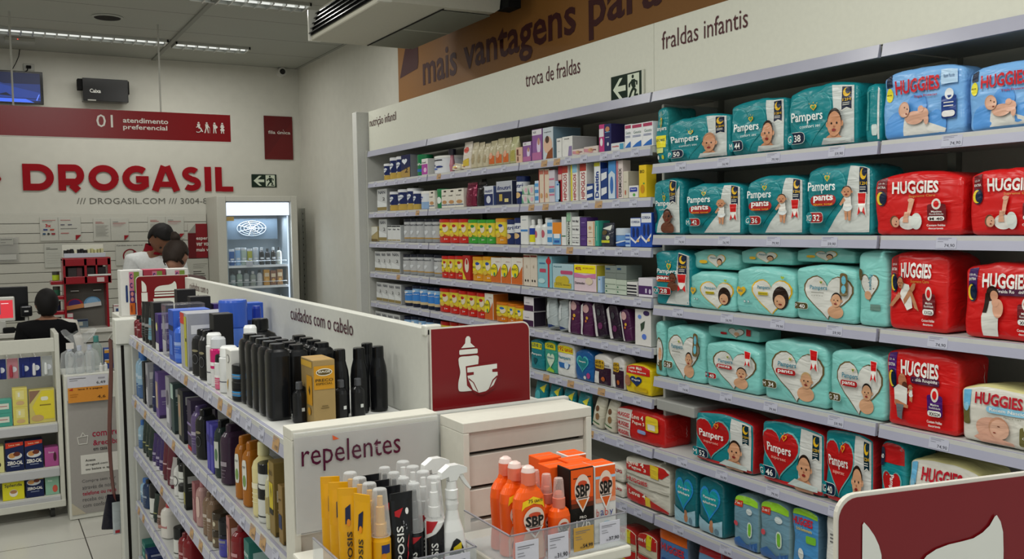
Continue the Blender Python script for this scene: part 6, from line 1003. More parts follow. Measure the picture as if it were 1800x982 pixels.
MB().bevbox(0, w, 0, .12, 0, h, mat('121212', 'gloss')).build('panel', t); B = MB().bevbox(-.035, 0, .02, .1, .09, h-.005, mat('101010', 'matte')); B.bevbox(w, w+.012, .02, .1, .07, h-.005, mat('101010', 'matte')); B.build('bracket', t); on_panel(t, w, h, [T('Caixa', .27, .45, .24, .17, 'd8d8d2', 1), Rc(.1, .015, .28, .06, 'a8a8a0')], 'gloss')
MB().box(.1, w-.1, .12, .16, .04, h-.04, mat('1a1a1a', 'matte')).build('wall_mount', t)
x0, z0, x1, z1 = RC['tv']; t = thing('television', 'wall television showing a blue scene, at top left', 'television', (x0-.12, 8.3, z0)); w = x1-x0+.12; h = z1-z0
MB().bevbox(0, w, 0, .035, 0, h, mat('101012', 'gloss')).build('frame', t)
P, Q = decal(lambda x, z, e: (x+w/2, -e, z), w, h, [Rc(.02, .04, .97, .95, '0c1430'), Pg([(.02, .2), (.5, .65), (.97, .35), (.97, .1), (.02, .06)], '1c3478'), Pg([(.5, .6), (.97, .62), (.97, .35)], '16285c'), Pg([(.3, .04), (.5, .16), (.8, .16), (.9, .04)], '3a60d4'), Rc(.5, .6, .53, .9, '5a6af0'), Pg([(.5, .25), (.6, .33), (.66, .22)], '0a1024'), Rc(.3, .15, .97, .17, '0a1024'), Pg([(.93, .1), (.96, .3), (.95, .3), (.92, .12)], '5a7ae8')], 'glow'); P.build('screen', t)
MB().tube((w*.5, .035, h*.5), (w*.5, .125, h*.5), .04, mat('151515', 'matte')).build('wall_mount', t)
t = thing('power_outlet', 'white wall outlet with black plug above television', 'outlet', (.405, 8.43, 2.965)); MB().bevbox(-.04, .04, -.012, -.0005, -.028, .028, mat('b2b2aa', 'paper')).build('face_plate', t); MB().bevbox(-.02, .015, -.04, -.012, -.012, .01, mat('141414', 'matte')).build('plug', t)
def cable(name, label, pts, r):
    B = MB()
    for a, c in zip(pts[:-1], pts[1:]): B.tube(a, c, r, mat('141414', 'matte'), 8)
    tag(B.build(name), label, 'cable')
cable('power_cable', 'short black cable from outlet to television', [(.395, 8.385, 2.955), (.39, 8.37, 2.93), (.375, 8.35, 2.918)], .004)
cable('hanging_cable', 'thin black cable hanging from the ceiling behind television', [(.345, 8.41, 3.098), (.335, 8.40, 3.04), (.31, 8.385, 2.98), (.28, 8.35, 2.92), (.26, 8.345, 2.88)], .003)
t = thing('security_camera', 'white dome security camera in the ceiling corner', 'camera', (2.44, 8.37, 3.06)); B = MB(); B.tube((0, .06, .0), (0, -.0, .0), .045, mat('cfcfc8', 'gloss'), 20, .04); B.build('housing', t); B = MB().tube((0, -.001, 0), (0, -.012, -.003), .026, mat('0c0c0e', 'gloss'), 16, .02); B.build('lens', t)
# hanging sign
x0, z0, x1, z1 = RC['hang']; x0 = -.9; t = thing('hanging_sign', 'long dark red till sign hanging on white rods', 'sign', (x0, 7.0, z0)); w = x1-x0; h = z1-z0-.045
MB().bevbox(0, w, 0, .02, 0, h, mat('7c1218', 'gloss'), .001).build('board', t); B = MB().box(w, w+.006, -.001, .021, -.005, h, mat('c8c6be', 'matte')); B.box(0, w, -.0005, .0205, -.006, 0, mat('c8c6be', 'matte')); B.build('edge_trim', t)
P, Q = decal(lambda x, z, e: (x, -e, z), 1, h, [], 'gloss')
def sg(s, xl, xr, zb, zt, bold): sign_text(t, s, (xl+xr)/2-x0, zb-z0, xr-xl, zt-zb, 'd8d4cc', -.001, bold, 'gloss')
sg('01', .735, .84, 2.365, 2.452, 0); sg('atendimento', .905, 1.205, 2.402, 2.437, 1); sg('preferencial', .905, 1.197, 2.347, 2.390, 1)
def icons():
    o = []; c = 'd8d4cc'
    for k, cx in enumerate((.09, .36, .62, .88)):
        o += [El(cx, .9, .032, .07, c, 12), Pg([(cx-.05, .8), (cx+.05, .8), (cx+.04, .45), (cx-.04, .45)], c)]
        if k: o += [Pg([(cx-.04, .46), (cx-.005, .46), (cx-.02 if k != 1 else cx-.05, .05), (cx-.05 if k != 1 else cx-.09, .05)], c), Pg([(cx+.04, .46), (cx+.005, .46), (cx+.03, .05), (cx+.06, .05)], c)]
        if k == 1: o += [Rc(cx+.09, .05, cx+.1, .5, c), Pg([(cx+.03, .75), (cx+.1, .5), (cx+.08, .48), (cx+.02, .62)], c)]
        if k == 2: o += [El(cx+.05, .58, .05, .12, c, 12)]
        if k == 3: o += [El(cx, .6, .075, .08, c, 12), El(cx, .35, .075, .12, c, 12)]
    o += [El(.06, .32, .115, .26, c, 24), El(.06, .32, .09, .2, '7c1218', 24), Pg([(.07, .5), (.16, .48), (.23, .14), (.19, .12), (.13, .4), (.07, .42)], c)]
    return o
P, Q = decal(lambda x, z, e: (1.395-x0+.105+x, -.001-e, 2.345-z0+z), .21, .085, icons(), 'gloss', None, .0006, .0003, 0); P.build('accessibility_symbols', t)
for x in (.235, 1.16): MB().tube((x-x0, .01, h-.0), (x-x0, .01, CEILH-z0), .006, mat('aaa9a2', 'matte'), 8).build('hanging_rod', t)
# niche box and fridge
x0, z0, x1, z1 = RC['niche']; x0 = 1.742; t = thing('fridge_surround', 'white boxed frame built around the drinks fridge', 'frame', (x0, 8.0, 0)); w = x1-x0; m = mat('c6c5bb', 'paper'); fx0, fz1, fx1 = 1.815-x0, 1.885, 2.372-x0
MB().bevbox(0, fx0, 0, .428, 0, 1.93, m).build('side_post', t); MB().bevbox(fx1, w, 0, .428, 0, 1.93, m).build('side_post', t); MB().bevbox(fx0, fx1, 0, .428, fz1, 1.93, m).build('lintel', t)
t = thing('drinks_fridge', 'glass door fridge lit blue-white, full of drinks', 'fridge', (1.818, 8.02, 0)); w = .55; H_ = 1.88
B = MB(); mi = mat('9aa4aa', 'gloss'); B.box(0, .012, .02, .38, .05, H_, mi).box(w-.012, w, .02, .38, .05, H_, mi).box(0, w, .37, .38, .05, H_, mat('8a949a', 'gloss')).box(0, w, .02, .38, H_-.02, H_, mi).box(0, w, .02, .38, .0, .1, mat('222426', 'matte')); B.build('cabinet', t)
MB().box(.008, w-.008, .0, .03, H_-.115, H_-.005, mat('dfe8f4', 'glow')).build('light_panel', t)
MB().box(w-.02, w-.012, .03, .04, .2, H_-.12, mat('cfe0f8', 'glow')).build('light_strip', t)
l = lamp('fridge_tube', 0, 0, 0, .45, .08, 2.2); l.data.color = (.8, .9, 1); l.parent = t; l.location = (w/2, .12, H_-.13)
l = lamp('fridge_side_tube', 0, 0, 0, .03, 1.3, 1.2); l.data.color = (.75, .88, 1); l.parent = t; l.location = (w-.03, .06, 1.0); l.rotation_euler = (0, math.radians(90), 0); l.data.size = 1.3; l.data.size_y = .03
B = MB(); cx, cz = .26, 1.60
B.box(.02, w-.06, .2, .33, 1.56, 1.74, mat('4c5a66', 'matte')); B.build('fan_housing', t); B = MB(); mm = mat('c4ccd4', 'gloss')
for rr_ in (.03, .055, .08, .105): 
    for k in range(24): a0, a1 = 2*math.pi*k/24, 2*math.pi*(k+1)/24; B.tube((cx+rr_*1.2*math.cos(a0), .19, 1.655+rr_*.62*math.sin(a0)), (cx+rr_*1.2*math.cos(a1), .19, 1.655+rr_*.62*math.sin(a1)), .0022, mm, 5)
for k in range(7): a0 = 2*math.pi*k/7; B.tube((cx, .188, 1.655), (cx+.126*math.cos(a0), .188, 1.655+.065*math.sin(a0)), .003, mm, 5)
B.build('fan_guard', t)
FS = [1.338, 1.158, .94]
for z in FS:
    B = MB(); B.box(.012, w-.012, .05, .36, z-.008, z, mat('ccd4d8', 'metal')); B.box(.012, w-.012, .045, .05, z-.02, z, mat('e8ecf0', 'gloss')); B.tube((.015, .04, z+.035), (w-.03, .04, z+.035), .003, mat('e4e8ec', 'metal'), 6); B.build('wire_shelf', t)
MB().box(.165, .22, .032, .036, 1.33, 1.375, mat('b8bac4', 'paper')).build('price_label', t); MB().box(.004, .065, .0, .002, 1.72, 1.755, mat('c8a44c', 'paper')).build('yellow_sticker', t)
MB().box(.0, w, -.006, -.002, .05, H_, mat('cdd8dc', 'glass')).build('glass_door', t)
sty('drinkcan', 'slim drink can', 'drink', 'drink_can', '9aa4ac', lid='c0c4c8'); sty('drinkbottle', 'drink bottle', 'drink', 'drink_bottle', '7a8488', lid='c8ccd0')
DR = [[('slim blue and silver energy drink can', 'can', '2a5a9c'), ('tall silver and blue drink can', 'can', '8ab0d8'), ('pale green drink can', 'can', 'a8b8ac'), ('yellow green drink can', 'can', 'a8a838'), ('pale grey drink can', 'can', 'b0b8c0'), ('black shake bottle', 'bottle', '1c1c1e'), ('black and white shake bottle', 'bottle', '26262a'), ('dark shake bottle with brown label', 'bottle', '2a2420'), ('white bottle with green cap', 'bottle', 'c0c4bc')],
      [('clear water bottle', 'bottle', '8a9ca0'), ('pale green water bottle', 'bottle', '9ab0a4'), ('clear grey bottle', 'bottle', '8c969a'), ('clear bottle with pale cap', 'bottle', '9aa49c'), ('white carton of coconut drink', 'bottle', 'c4c8cc'), ('orange drink carton', 'box', 'c89440'), ('brown shake carton', 'box', '8a5c44'), ('brown and gold shake carton', 'box', '9a7048')],
      [('dark grey bottle with grey cap', 'bottle', '3c4248'), ('smoky clear bottle', 'bottle', '6a7074'), ('smoky bottle with white cap', 'bottle', '70767a'), ('clear bottle with dark label', 'bottle', '50565a'), ('red sports drink bottle', 'bottle', 'a8323c'), ('orange sports drink bottle', 'bottle', 'c8681c'), ('amber sports drink bottle', 'bottle', 'c08a20'), ('lime sports drink bottle', 'bottle', 'b0b82c'), ('blue sports drink bottle', 'bottle', '1c4a9c')]]
for r_, (row, z) in enumerate(zip(DR, FS)):
    n = len(row)
    for i, (lb, kd, c_) in enumerate(row):
        k = 'dr%d%d' % (r_, i); sty(k, lb, 'drink', {'can': 'drink_can', 'bottle': 'drink_bottle', 'box': 'drink_carton'}[kd], c_, lid='c8ccd0' if kd == 'can' or i % 2 else '2a2c30', print=[Rc(.1, .3, .9, .42, 'd0d4d8')] if kd != 'box' else [Rc(.1, .55, .9, .8, 'd8c8a8'), El(.5, .3, .3, .15, 'e0b060')], fin='gloss')
        wd_ = .46/n; product(kd, k, 1.818+.03+wd_*(i+.5)+.0, 8.08, z+.001, wd_*.86, wd_*.8, [.15, .135, .13][r_]*(1 if i % 3 else .93), lb+' on the '+['top', 'middle', 'lower'][r_]+' fridge shelf', frontref=True)
t = thing('wall_rail', 'perforated metal rail strip beside the fridge', 'rail', (2.585, 8.38, .3)); MB().box(.0, .014, -.05, .0, 0, 1.53, mat('a4a59c', 'metal')).box(-.03, .014, .004, .008, 0, 1.53, mat('b0b0a8', 'metal')).build('upright', t); B = MB()
for k in range(26): B.box(-.0015, 0, -.03, -.018, .05+k*.057, .065+k*.057, mat('1c1c1a', 'matte'))
B.build('slots', t)

# ------------------------------------------------------------------ right wall gondolas
def facewest(name, label, cat, x, y, z=0, group=None): return thing(name, label, cat, (x, y, z), -math.pi/2, group)
t = facewest('wall_banner', 'long brown banner with dark red slogan above the shelves', 'banner', 2.585, 6.068, 2.40); MB().box(0, 5.6, 0, .014, 0, .695, mat('8f6230', 'paper')).build('board', t)
def bt(s, yl, yr, zb, zt, bold=3): sign_text(t, s, 6.068-(yl+yr)/2, zb-2.40, yl-yr, zt-zb, '421b1c', -.001, bold, 'paper')
bt('mais', 5.655, 5.155, 2.573, 2.768); bt('vantagens', 5.06, 3.845, 2.524, 2.75); bt('para', 3.735, 3.185, 2.526, 2.72)
MB().poly([(.03, -.0016, .275), (.33, -.0016, .30), (.345, -.0016, .34), (.345, -.0016, .48), (.14, -.0016, .48)], mat('421b1c', 'paper')).build('printed_corner', t)
t = thing('wall_shelving_unit', 'long white wall shelving frame behind baby products', 'shelving unit', (2.58, 0, 0)); m = mat('a8a89f', 'matte')
MB().box(0, .015, .5, 5.78, .05, 2.16, m).build('back_panel', t)
for y in (5.77, 4.805, 3.80, 2.81, 1.78, .76): MB().box(-.03, -.002, y-.014, y+.014, 0.002, 2.14, mat('9a9b95', 'metal')).build('upright', t)
MB().box(-.33, 0, .5, 5.78, .002, .1, mat('b4b4ac', 'paper')).build('kick_plate', t)
MB().bevbox(-.36, -.002, 5.775, 5.79, .002, 2.15, mat('bdbeb8', 'paper')).build('end_panel', t)
MB().bevbox(-.30, -.001, 2.803, 2.817, .10, 2.10, mat('b4b5ae', 'paper')).build('end_panel', t)
t = facewest('category_sign', 'long white header board with category names above shelves', 'header board', 2.24, 5.765, 2.144); MB().bevbox(0, 2.955, 0, .02, 0, .256, mat('cfd0c3', 'paper'), .001).build('board', t); MB().bevbox(2.957, 5.2, 0, .02, 0, .256, mat('d0d1c4', 'paper'), .001).build('board', t)
def ht(s, yl, yr, zb, zt): sign_text(t, s, 5.765-(yl+yr)/2, zb-2.144, yl-yr, zt-zb, '4a1f24', -.001, 0)
ht('nutrição infantil', 5.745, 5.305, 2.288, 2.354); ht('troca de fraldas', 3.755, 3.303, 2.288, 2.356); ht('fraldas infantis', 2.76, 2.313, 2.292, 2.358)
t = facewest('exit_sign', 'dark green exit sign with arrow on the white header', 'exit sign', 2.238, 3.075, 2.128); MB().bevbox(0, .2, -.006, 0, 0, .108, mat('12271c', 'gloss'), .0015).build('panel', t); MB().box(.2, .212, -.006, 0, 0, .11, mat('c8cabc', 'gloss')).build('edge', t); on_panel(t, .2, .108, exit_shapes(), 'gloss', -.006)
LBL = {}
def price_mesh(w, col='cfd0dc', price='74,90'):
    k = (w, col, price)
    if k not in LBL:
        B = MB(); B.box(-w/2, w/2, -.0008, 0, .003, .034, mat(col, 'paper'))
        P, Q = decal(lambda x, z, e: (x, -.0008-e, z), w, .037, [Rc(.08, .8, .75, .84, '8a8a98'), Rc(.08, .7, .6, .74, '8a8a98'), Rc(.08, .55, .35, .59, '9a9aa8'), T(price, .68, .28, .5, .26, '4c4c58', 0)], 'paper', None, .0002, .0001, 0)
        for q in (P, Q): B.add(q.v, q.f, q.mats[0]) if q.f else None
        LBL[k] = B.mesh('price_label')
    return LBL[k]
rnd = random.Random(5)
def shelf(label, plane_x, y0, y1, zb, depth, nl, prices, orange=0, group=None, name='shelf', wl=.05, y_lab=None):
    """shelf facing west from y1 (far) to y0 (near); rail bottom at zb"""
    L = y1-y0; t = facewest(name, label, 'shelf', plane_x, y1, zb, group)
    MB().box(.002, L-.002, .004, depth, .012, .036, mat('c4c5c2', 'paper')).build('board', t)
    B = MB(); B.add([(.001, 0, 0), (L-.001, 0, 0), (L-.001, .006, .037), (.001, .006, .037), (.001, .014, 0), (L-.001, .014, 0), (L-.001, .014, .037), (.001, .014, .037)], [(0, 1, 2, 3), (4, 7, 6, 5), (0, 4, 5, 1), (3, 2, 6, 7), (0, 3, 7, 4), (1, 5, 6, 2)], mat('a9aabd', 'rail')); B.build('price_rail', t)
    for k in range(nl):
        u = (k+.5)/nl*(L-.08)+.04+rnd.uniform(-.02, .02); c_ = 'b89468' if orange and rnd.random() < orange else 'b9bbcb'
        o = link(bpy.data.objects.new('price_label', price_mesh(wl, c_, prices[k % len(prices)])), t); o.location = (u, -.0004, .0005); o.rotation_euler = (math.radians(-9.2), 0, 0)
    return t
NZ = dict(S1=1.906, S2=1.711, S3=1.518, S4=1.323, S5=1.130, S6=.933, S7=.740, S8=.485, S9=.2); TZ = dict(T1=1.835, T2=1.567, T3=1.300, T4=1.025, T5=.746, T6=.483, T7=.2)
BAYS = [('far', 4.845, 5.765), ('middle', 3.81, 4.835), ('near', 2.815, 3.80)]
for k, z in NZ.items():
    for bn, y0, y1 in BAYS: shelf('white metal shelf with price rail, '+SHELF[k]+' in the '+bn+' bay', 2.222, y0, y1, z, .34, 8 if bn == 'near' else 5, ['49,90', '12,90', '8,99', '74,90'], .14, 'baby food shelves')
for k, z in TZ.items():
    for bn, y0, y1 in (('left', 1.785, 2.805), ('right', .70, 1.775)): shelf('white metal shelf with price rail, '+SHELF[k]+' in the '+bn+' bay', 2.222, y0, y1, z, .34, 4 if bn == 'left' else 3, ['74,90', '56,90', '79,90', '59,90'], 0, 'diaper shelves', wl=.06)
for bn, y0, y1 in BAYS+[('diaper left', 1.785, 2.805), ('diaper right', .60, 1.775)]:
    t = facewest('header_rail', 'grey plastic rail below the header, '+bn+' bay', 'rail', 2.222, y1, 2.106, 'header rails'); L_ = y1-y0
    B = MB(); B.add([(.001, 0, 0), (L_-.001, 0, 0), (L_-.001, .008, .037), (.001, .008, .037), (.001, .014, 0), (L_-.001, .014, 0), (L_-.001, .014, .037), (.001, .014, .037)], [(0, 1, 2, 3), (4, 7, 6, 5), (0, 4, 5, 1), (3, 2, 6, 7), (0, 3, 7, 4), (1, 5, 6, 2)], mat('a3a4b4', 'rail')); B.build('rail', t); MB().box(.002, L_-.002, .02, .34, .02, .034, mat('a4a5a0', 'paper')).build('canopy_board', t)
t = facewest('shelf_extension', 'bare grey shelf tongue between the red bundle and diapers', 'shelf', 2.235, 2.80, .935); MB().bevbox(0, .215, 0, .3, 0, .04, mat('9fa09c', 'paper')).build('board', t)
# ------------------------------------------------------------------ products on the right
for i, it_ in enumerate(RIGHT_ITEMS):      # things lying on others rest on them
    zs = NZ.get(it_[0], TZ.get(it_[0], 0))+.038
    if it_[5] > zs+.015:
        sup_ = [q[5]+q[8] for q in RIGHT_ITEMS if q is not it_ and q[0] == it_[0] and q[5] < zs+.01 and abs(q[3]-it_[3]) < (q[6]+it_[6])*.4]
        if sup_: zn = max(sup_)+(.013 if it_[1] == 'pack' else .001); it_ = list(it_); it_[8] = max(.03, it_[8]-(zn-it_[5])); it_[5] = zn; RIGHT_ITEMS[i] = tuple(it_)
DEF = dict(can=None, box=.09, pack=.14, pouch=.05, bottle=None, jar=None, tubebrush=None)
lab, grp = labels(RIGHT_ITEMS)
for i, (sh, kd, st, y, x, z, w, d, h, tl) in enumerate(RIGHT_ITEMS):
    if kd in ('can', 'bottle', 'jar', 'tubebrush'): d = d or w
    if tl: w *= .84
    d = d or DEF[kd]
    wr = w if kd == 'pack' else round(w*500)/500
    product(kd, st, x, y, z+.0005, w if kd == 'pack' else min(w, wr), d, h if h < .26 else .26, lab[i], -math.pi/2, tl, grp[i], seed=i)

# ------------------------------------------------------------------ left gondola
t = thing('island_shelving_unit', 'white double sided island shelving with hair products', 'shelving unit', (0, 0, 0)); m = mat('bfc0ba', 'paper')
MB().box(.845, .875, 1.84, 4.11, .05, 1.2, m).build('spine_panel', t); MB().box(.56, 1.16, 1.86, 4.09, .002, .1, m).build('kick_plate', t)
MB().bevbox(.53, 1.19, 1.815, 1.835, .002, 1.246, m).build('end_panel', t); MB().bevbox(.53, 1.19, 4.112, 4.128, .002, 1.2, m).build('end_panel', t)
LZ = dict(L1=1.182, L2=.932, L3=.715, L4=.487, L5=.25)
for k, z in LZ.items():
    for bn, y0, y1, n in (('far', 3.65, 4.11, 3), ('middle', 2.645, 3.645, 7), ('near', 1.84, 2.64, 7)): shelf('white island shelf with price rail, '+SHELF[k]+' in the '+bn+' bay', .52, y0, y1, z, .322, n, ['19,90', '24,99', '13,49'], .24, 'hair care shelves', wl=.045)
for k, z in LZ.items(): t = thing('shelf', 'plain shelf on the hidden side of the island, '+SHELF[k]+' level', 'shelf', (0, 0, z), 0, 'rear island shelves'); MB().box(.878, 1.19, 1.84, 4.11, .012, .036, mat('bfc0ba', 'paper')).build('board', t)
t = facewest('category_sign', 'low white header board along the island with category names', 'header board', .845, 4.62, 1.203); MB().bevbox(0, 2.765, 0, .03, 0, .222, mat('cbccc4', 'paper'), .002).build('board', t)
def it(s, yl, yr, zb, zt): sign_text(t, s, 4.62-(yl+yr)/2, zb-1.203, yl-yr, zt-zb, '4a1f24', -.001, 0)
it('cuidados com o cabelo', 2.884, 2.32, 1.364, 1.405); it('cuidados com o', 4.5, 4.1, 1.374, 1.408); it('cabelo', 4.5, 4.25, 1.326, 1.36)
MB().bevbox(2.74, 2.765, -.004, .036, .205, .23, mat('d4d5cc', 'gloss')).build('corner_clip', t)
# icon signs
def rounded(w, h, r, corners):
    P = []
    for cx, cy, t0, on in ((w-r, h-r, 0, corners[0]), (r, h-r, 90, corners[1]), (r, r, 180, corners[2]), (w-r, r, 270, corners[3])):
        if on: P += [(cx+r*math.cos(math.radians(t0+a)), cy+r*math.sin(math.radians(t0+a))) for a in range(0, 91, 15)]
        else: P.append((w if cx > w/2 else 0, h if cy > h/2 else 0))
    return P
def icon_sign(label, w, h, corners, loc, rz, shapes, th=.006, col='761318'):
    t = thing('icon_sign', label, 'sign', loc, rz); B = MB(); B.prism(rounded(w, h, .018, corners), 0, th, mat(col, 'gloss')); fixn(B.build('board', t).data)
    B = MB(); B.prism([(x*(w+.004)/w-.002, z*(h+.004)/h-.001) for x, z in rounded(w, h, .018, corners)], .0008, th-.0008, mat('d2cfc4', 'gloss')); fixn(B.build('edge_band', t).data)
    P, Q = decal(lambda x, z, e: (x+w/2, -e, z), w, h, shapes, 'gloss', None, .0006, .0003, 0); P.build('pictogram', t); return t
WH = 'd9dad2'
def smooth(P, n=5):
    o = []
    for i in range(len(P)):
        a, p, q, c = P[i-1], P[i], P[(i+1) % len(P)], P[(i+2) % len(P)]
        for k in range(n):
            u = k/n; o.append(tuple(.5*((2*p[j])+(-a[j]+q[j])*u+(2*a[j]-5*p[j]+4*q[j]-c[j])*u*u+(-a[j]+3*p[j]-3*q[j]+c[j])*u**3) for j in (0, 1)))
    return o
def bottle_icon():
    M_ = '761318'; o = [Pg([(.335, .86), (.35, .885), (.37, .885), (.385, .86), (.385, .80), (.43, .745), (.29, .745), (.33, .80)], WH), Rr(.27, .665, .455, .725, WH, .2), Pg(smooth([(.27, .635), (.36, .64), (.455, .635), (.46, .56), (.45, .45), (.465, .33), (.46, .24), (.43, .215), (.36, .21), (.28, .215), (.255, .24), (.255, .33), (.275, .45), (.262, .56)]), WH)]
    o += [Pg([(.33, .52), (.68, .55), (.69, .40), (.62, .21), (.5, .14), (.42, .17), (.34, .28)], M_), Pg([(.345, .50), (.65, .515), (.65, .455), (.60, .45), (.6, .415), (.655, .41), (.655, .36), (.61, .25), (.53, .185), (.46, .175), (.4, .22), (.355, .35), (.345, .40), (.41, .405), (.41, .44), (.345, .44)], WH)]
    o += [Pg([(.355, .355), (.40, .31), (.445, .19), (.452, .192), (.41, .31), (.36, .37)], M_), Pg([(.65, .37), (.60, .32), (.555, .20), (.563, .2), (.61, .31), (.655, .35)], M_)]
    return o
def lip_icon():
    return [Pg([(.10, .62), (.10, .89), (.107, .90), (.13, .875), (.155, .84), (.175, .80), (.187, .76), (.19, .72), (.19, .62)], WH), Rc(.09, .38, .205, .60, WH), Rc(.085, .04, .22, .355, WH),
            Pg([(.335, .62), (.345, .66), (.365, .70), (.395, .73), (.44, .75), (.50, .762), (.56, .766), (.62, .772), (.665, .79), (.70, .815), (.725, .85), (.735, .855), (.755, .825), (.768, .78), (.772, .70), (.772, .62)], WH), Rc(.34, .555, .79, .595, WH), Rc(.335, .49, .8, .53, WH), Pg([(.31, .44), (.815, .44), (.78, .04), (.36, .04)], WH)]
icon_sign('dark red island end sign with baby bottle and diaper symbol', .248, .182, (1, 0, 0, 0), (.847, 1.838, 1.243), 0, bottle_icon())
icon_sign('dark red far island sign with lipstick and cream jar symbol', .232, .188, (0, 1, 0, 0), (.628, 4.625, 1.247), 0, lip_icon())
icon_sign('large dark red sign with rounded corner in front corner', .222, .2125, (0, 1, 0, 0), (.6035, .519, 1.2085), -.2, lip_icon())
t = thing('island_end_cabinet', 'white cabinet carrying the nearest dark red sign', 'cabinet', (.60, .53, 0), -.2); MB().bevbox(-.01, .34, -.0, .14, .002, 1.2070, mat('c8c9c0', 'paper')).build('body', t); MB().box(-.0, .33, -.004, .0, .05, 1.1, mat('b8b9b0', 'paper')).build('front_panel', t)
# far end post and cabinet
t = thing('island_end_post', 'white end post with dark groove at far end of island', 'post', (.513, 4.145, 0)); MB().bevbox(-.038, .04, 0, .08, .002, 1.18, mat('c4c5be', 'paper')).build('column', t); MB().bevbox(-.040, .044, -.01, .09, 1.18, 1.283, mat('cdcec6', 'paper')).build('cap', t); MB().box(-.02, -.008, -.001, .001, .01, 1.175, mat('15120f', 'matte')).build('groove', t)
t = thing('island_end_cabinet', 'white cabinet behind the far dark red sign', 'cabinet', (.56, 4.132, 0)); MB().bevbox(0, .6, 0, .52, .002, 1.2, mat('c6c7be', 'paper')).build('lower_body', t); MB().bevbox(0, .6, .522, .87, .002, 1.246, mat('c6c7be', 'paper')).build('body', t); MB().box(-.002, 0, .02, .85, .05, 1.15, mat('b8b9b0', 'paper')).build('side_panel', t)
t = thing('clip_strip', 'long maroon display strip hanging beside the end post', 'display strip', (.462, 4.23, .5)); B = MB(); V = []
for i in range(13): u = i/12; V += [(-.01*math.sin(u*5), 0, u*.69), (-.01*math.sin(u*5)-.002, .11, u*.69)]
B.add(V, [(2*i, 2*i+1, 2*i+3, 2*i+2) for i in range(12)], mat('5a2420', 'paper'), True); B.add([(x-.002, y, z) for x, y, z in V], [(2*i, 2*i+2, 2*i+3, 2*i+1) for i in range(12)], mat('5a2420', 'paper'), True); B.build('strip', t)
MB().tube((-.002, .05, .69), (.016, .02, .72), .004, mat('c8c8c4', 'metal')).build('hook', t)
sty('pouchdark', 'dark hanging sachet', 'bag', 'hanging_sachet', '22202c'); sty('pouchsilver', 'silver hanging sachet', 'bag', 'hanging_sachet', 'a8b0b4', print=[Rc(.1, .0, .9, .1, 'a02430')])
product('pouch', 'pouchdark', .437, 4.30, .355, .07, .012, .15, 'dark sachet hanging at the foot of the maroon strip', .3, 12); product('pouch', 'pouchsilver', .466, 4.27, .345, .035, .012, .14, 'silver sachet hanging at the foot of the maroon strip', .1)
# boxes on the far cabinet
for i, (c1, lb) in enumerate((('dcdcd8', 'white brace carton with purple pictures, leftmost on far cabinet'), ('a8384c', 'pink brace carton in the middle on far cabinet'), ('dcdcd8', 'white brace carton beside the header, on far cabinet'))):
    k = 'brace%d' % i; bx(k, lb, c1, nm='brace_box', top='e4e4e0' if i != 1 else 'd0607c', side=c1, print=[Rc(.38, .78, .6, .97, 'c87a94'), Rc(.6, .5, .85, .97, '7a9440'), Rc(.38, .55, .6, .78, 'c87a94'), El(.48, .87, .07, .06, '4a2c6c'), El(.5, .87, .05, .03, 'c87a94'), El(.48, .67, .07, .06, '4a2c6c'), El(.5, .67, .05, .03, 'c87a94'), Rc(.38, .28, .62, .55, '4a2c6c'), El(.5, .48, .07, .05, 'd88a84'), El(.5, .36, .07, .05, 'd88a84'), Rc(.36, .02, .62, .28, 'c86424'), El(.45, .15, .03, .09, '7a3418'), Rc(.62, .02, .8, .28, '2a3468'), Rr(.2, .3, .3, .68, '22386c', .3)])
    product('box', k, .62+.104*i, 4.71, 1.2465, .1, .1, .217, lb, 0)
# ------------------------------------------------------------------ products on the island
lab, grp = labels(LEFT_ITEMS)
def tint(h, k):
    c = [int(h[i:i+2], 16) for i in (0, 2, 4)]; return '%02x%02x%02x' % tuple(int(max(0, min(255, v+(255-v)*k if k > 0 else v*(1+k)))) for v in c)
rnd2 = random.Random(11)
for it_ in LEFT_ITEMS:
    S = STY[it_[2]]
    if it_[1] == 'box' and 'wrap' not in S:
        a = rnd2.uniform(.45, .75); S['wrap'] = [Rc(.08, a, .92, a+.16, tint(S['c'], .55)), Rc(.1, a-.12, .7, a-.1, tint(S['c'], .4)), Rc(.1, a-.17, .85, a-.155, tint(S['c'], .35)), El(.5, .24, .26, .1, tint(S['c'], .3)), Rc(.0, .0, 1, .05, tint(S['c'], -.4))]
    elif it_[1] != 'box' and not S.get('print'):
        a = rnd2.uniform(.2, .35); S['print'] = [Rc(.18, a+.1, .82, a+.18, tint(S['c'], .5)), Rc(.25, a+.02, .75, a+.035, tint(S['c'], .35)), Rc(.25, a-.04, .65, a-.028, tint(S['c'], .3)), Rc(.25, a-.1, .7, a-.088, tint(S['c'], .3))]
ylast = {}
for i, (sh, kd, st, y, x, z, w, d, h, tl) in enumerate(LEFT_ITEMS):
    kz = (sh, z > LZ[sh]+.05); y = min(y, (4.104 if kd == 'box' else 4.082)-w/2)
    if kz in ylast: y = min(y, ylast[kz]-w/2-.002)
    ylast[kz] = y-w/2
    product(kd, st, x, y, z+.0005, w, d, max(h, .035), lab[i], -math.pi/2 if kd == 'box' else -math.pi*.36, 0, grp[i], seed=i)
    t = None
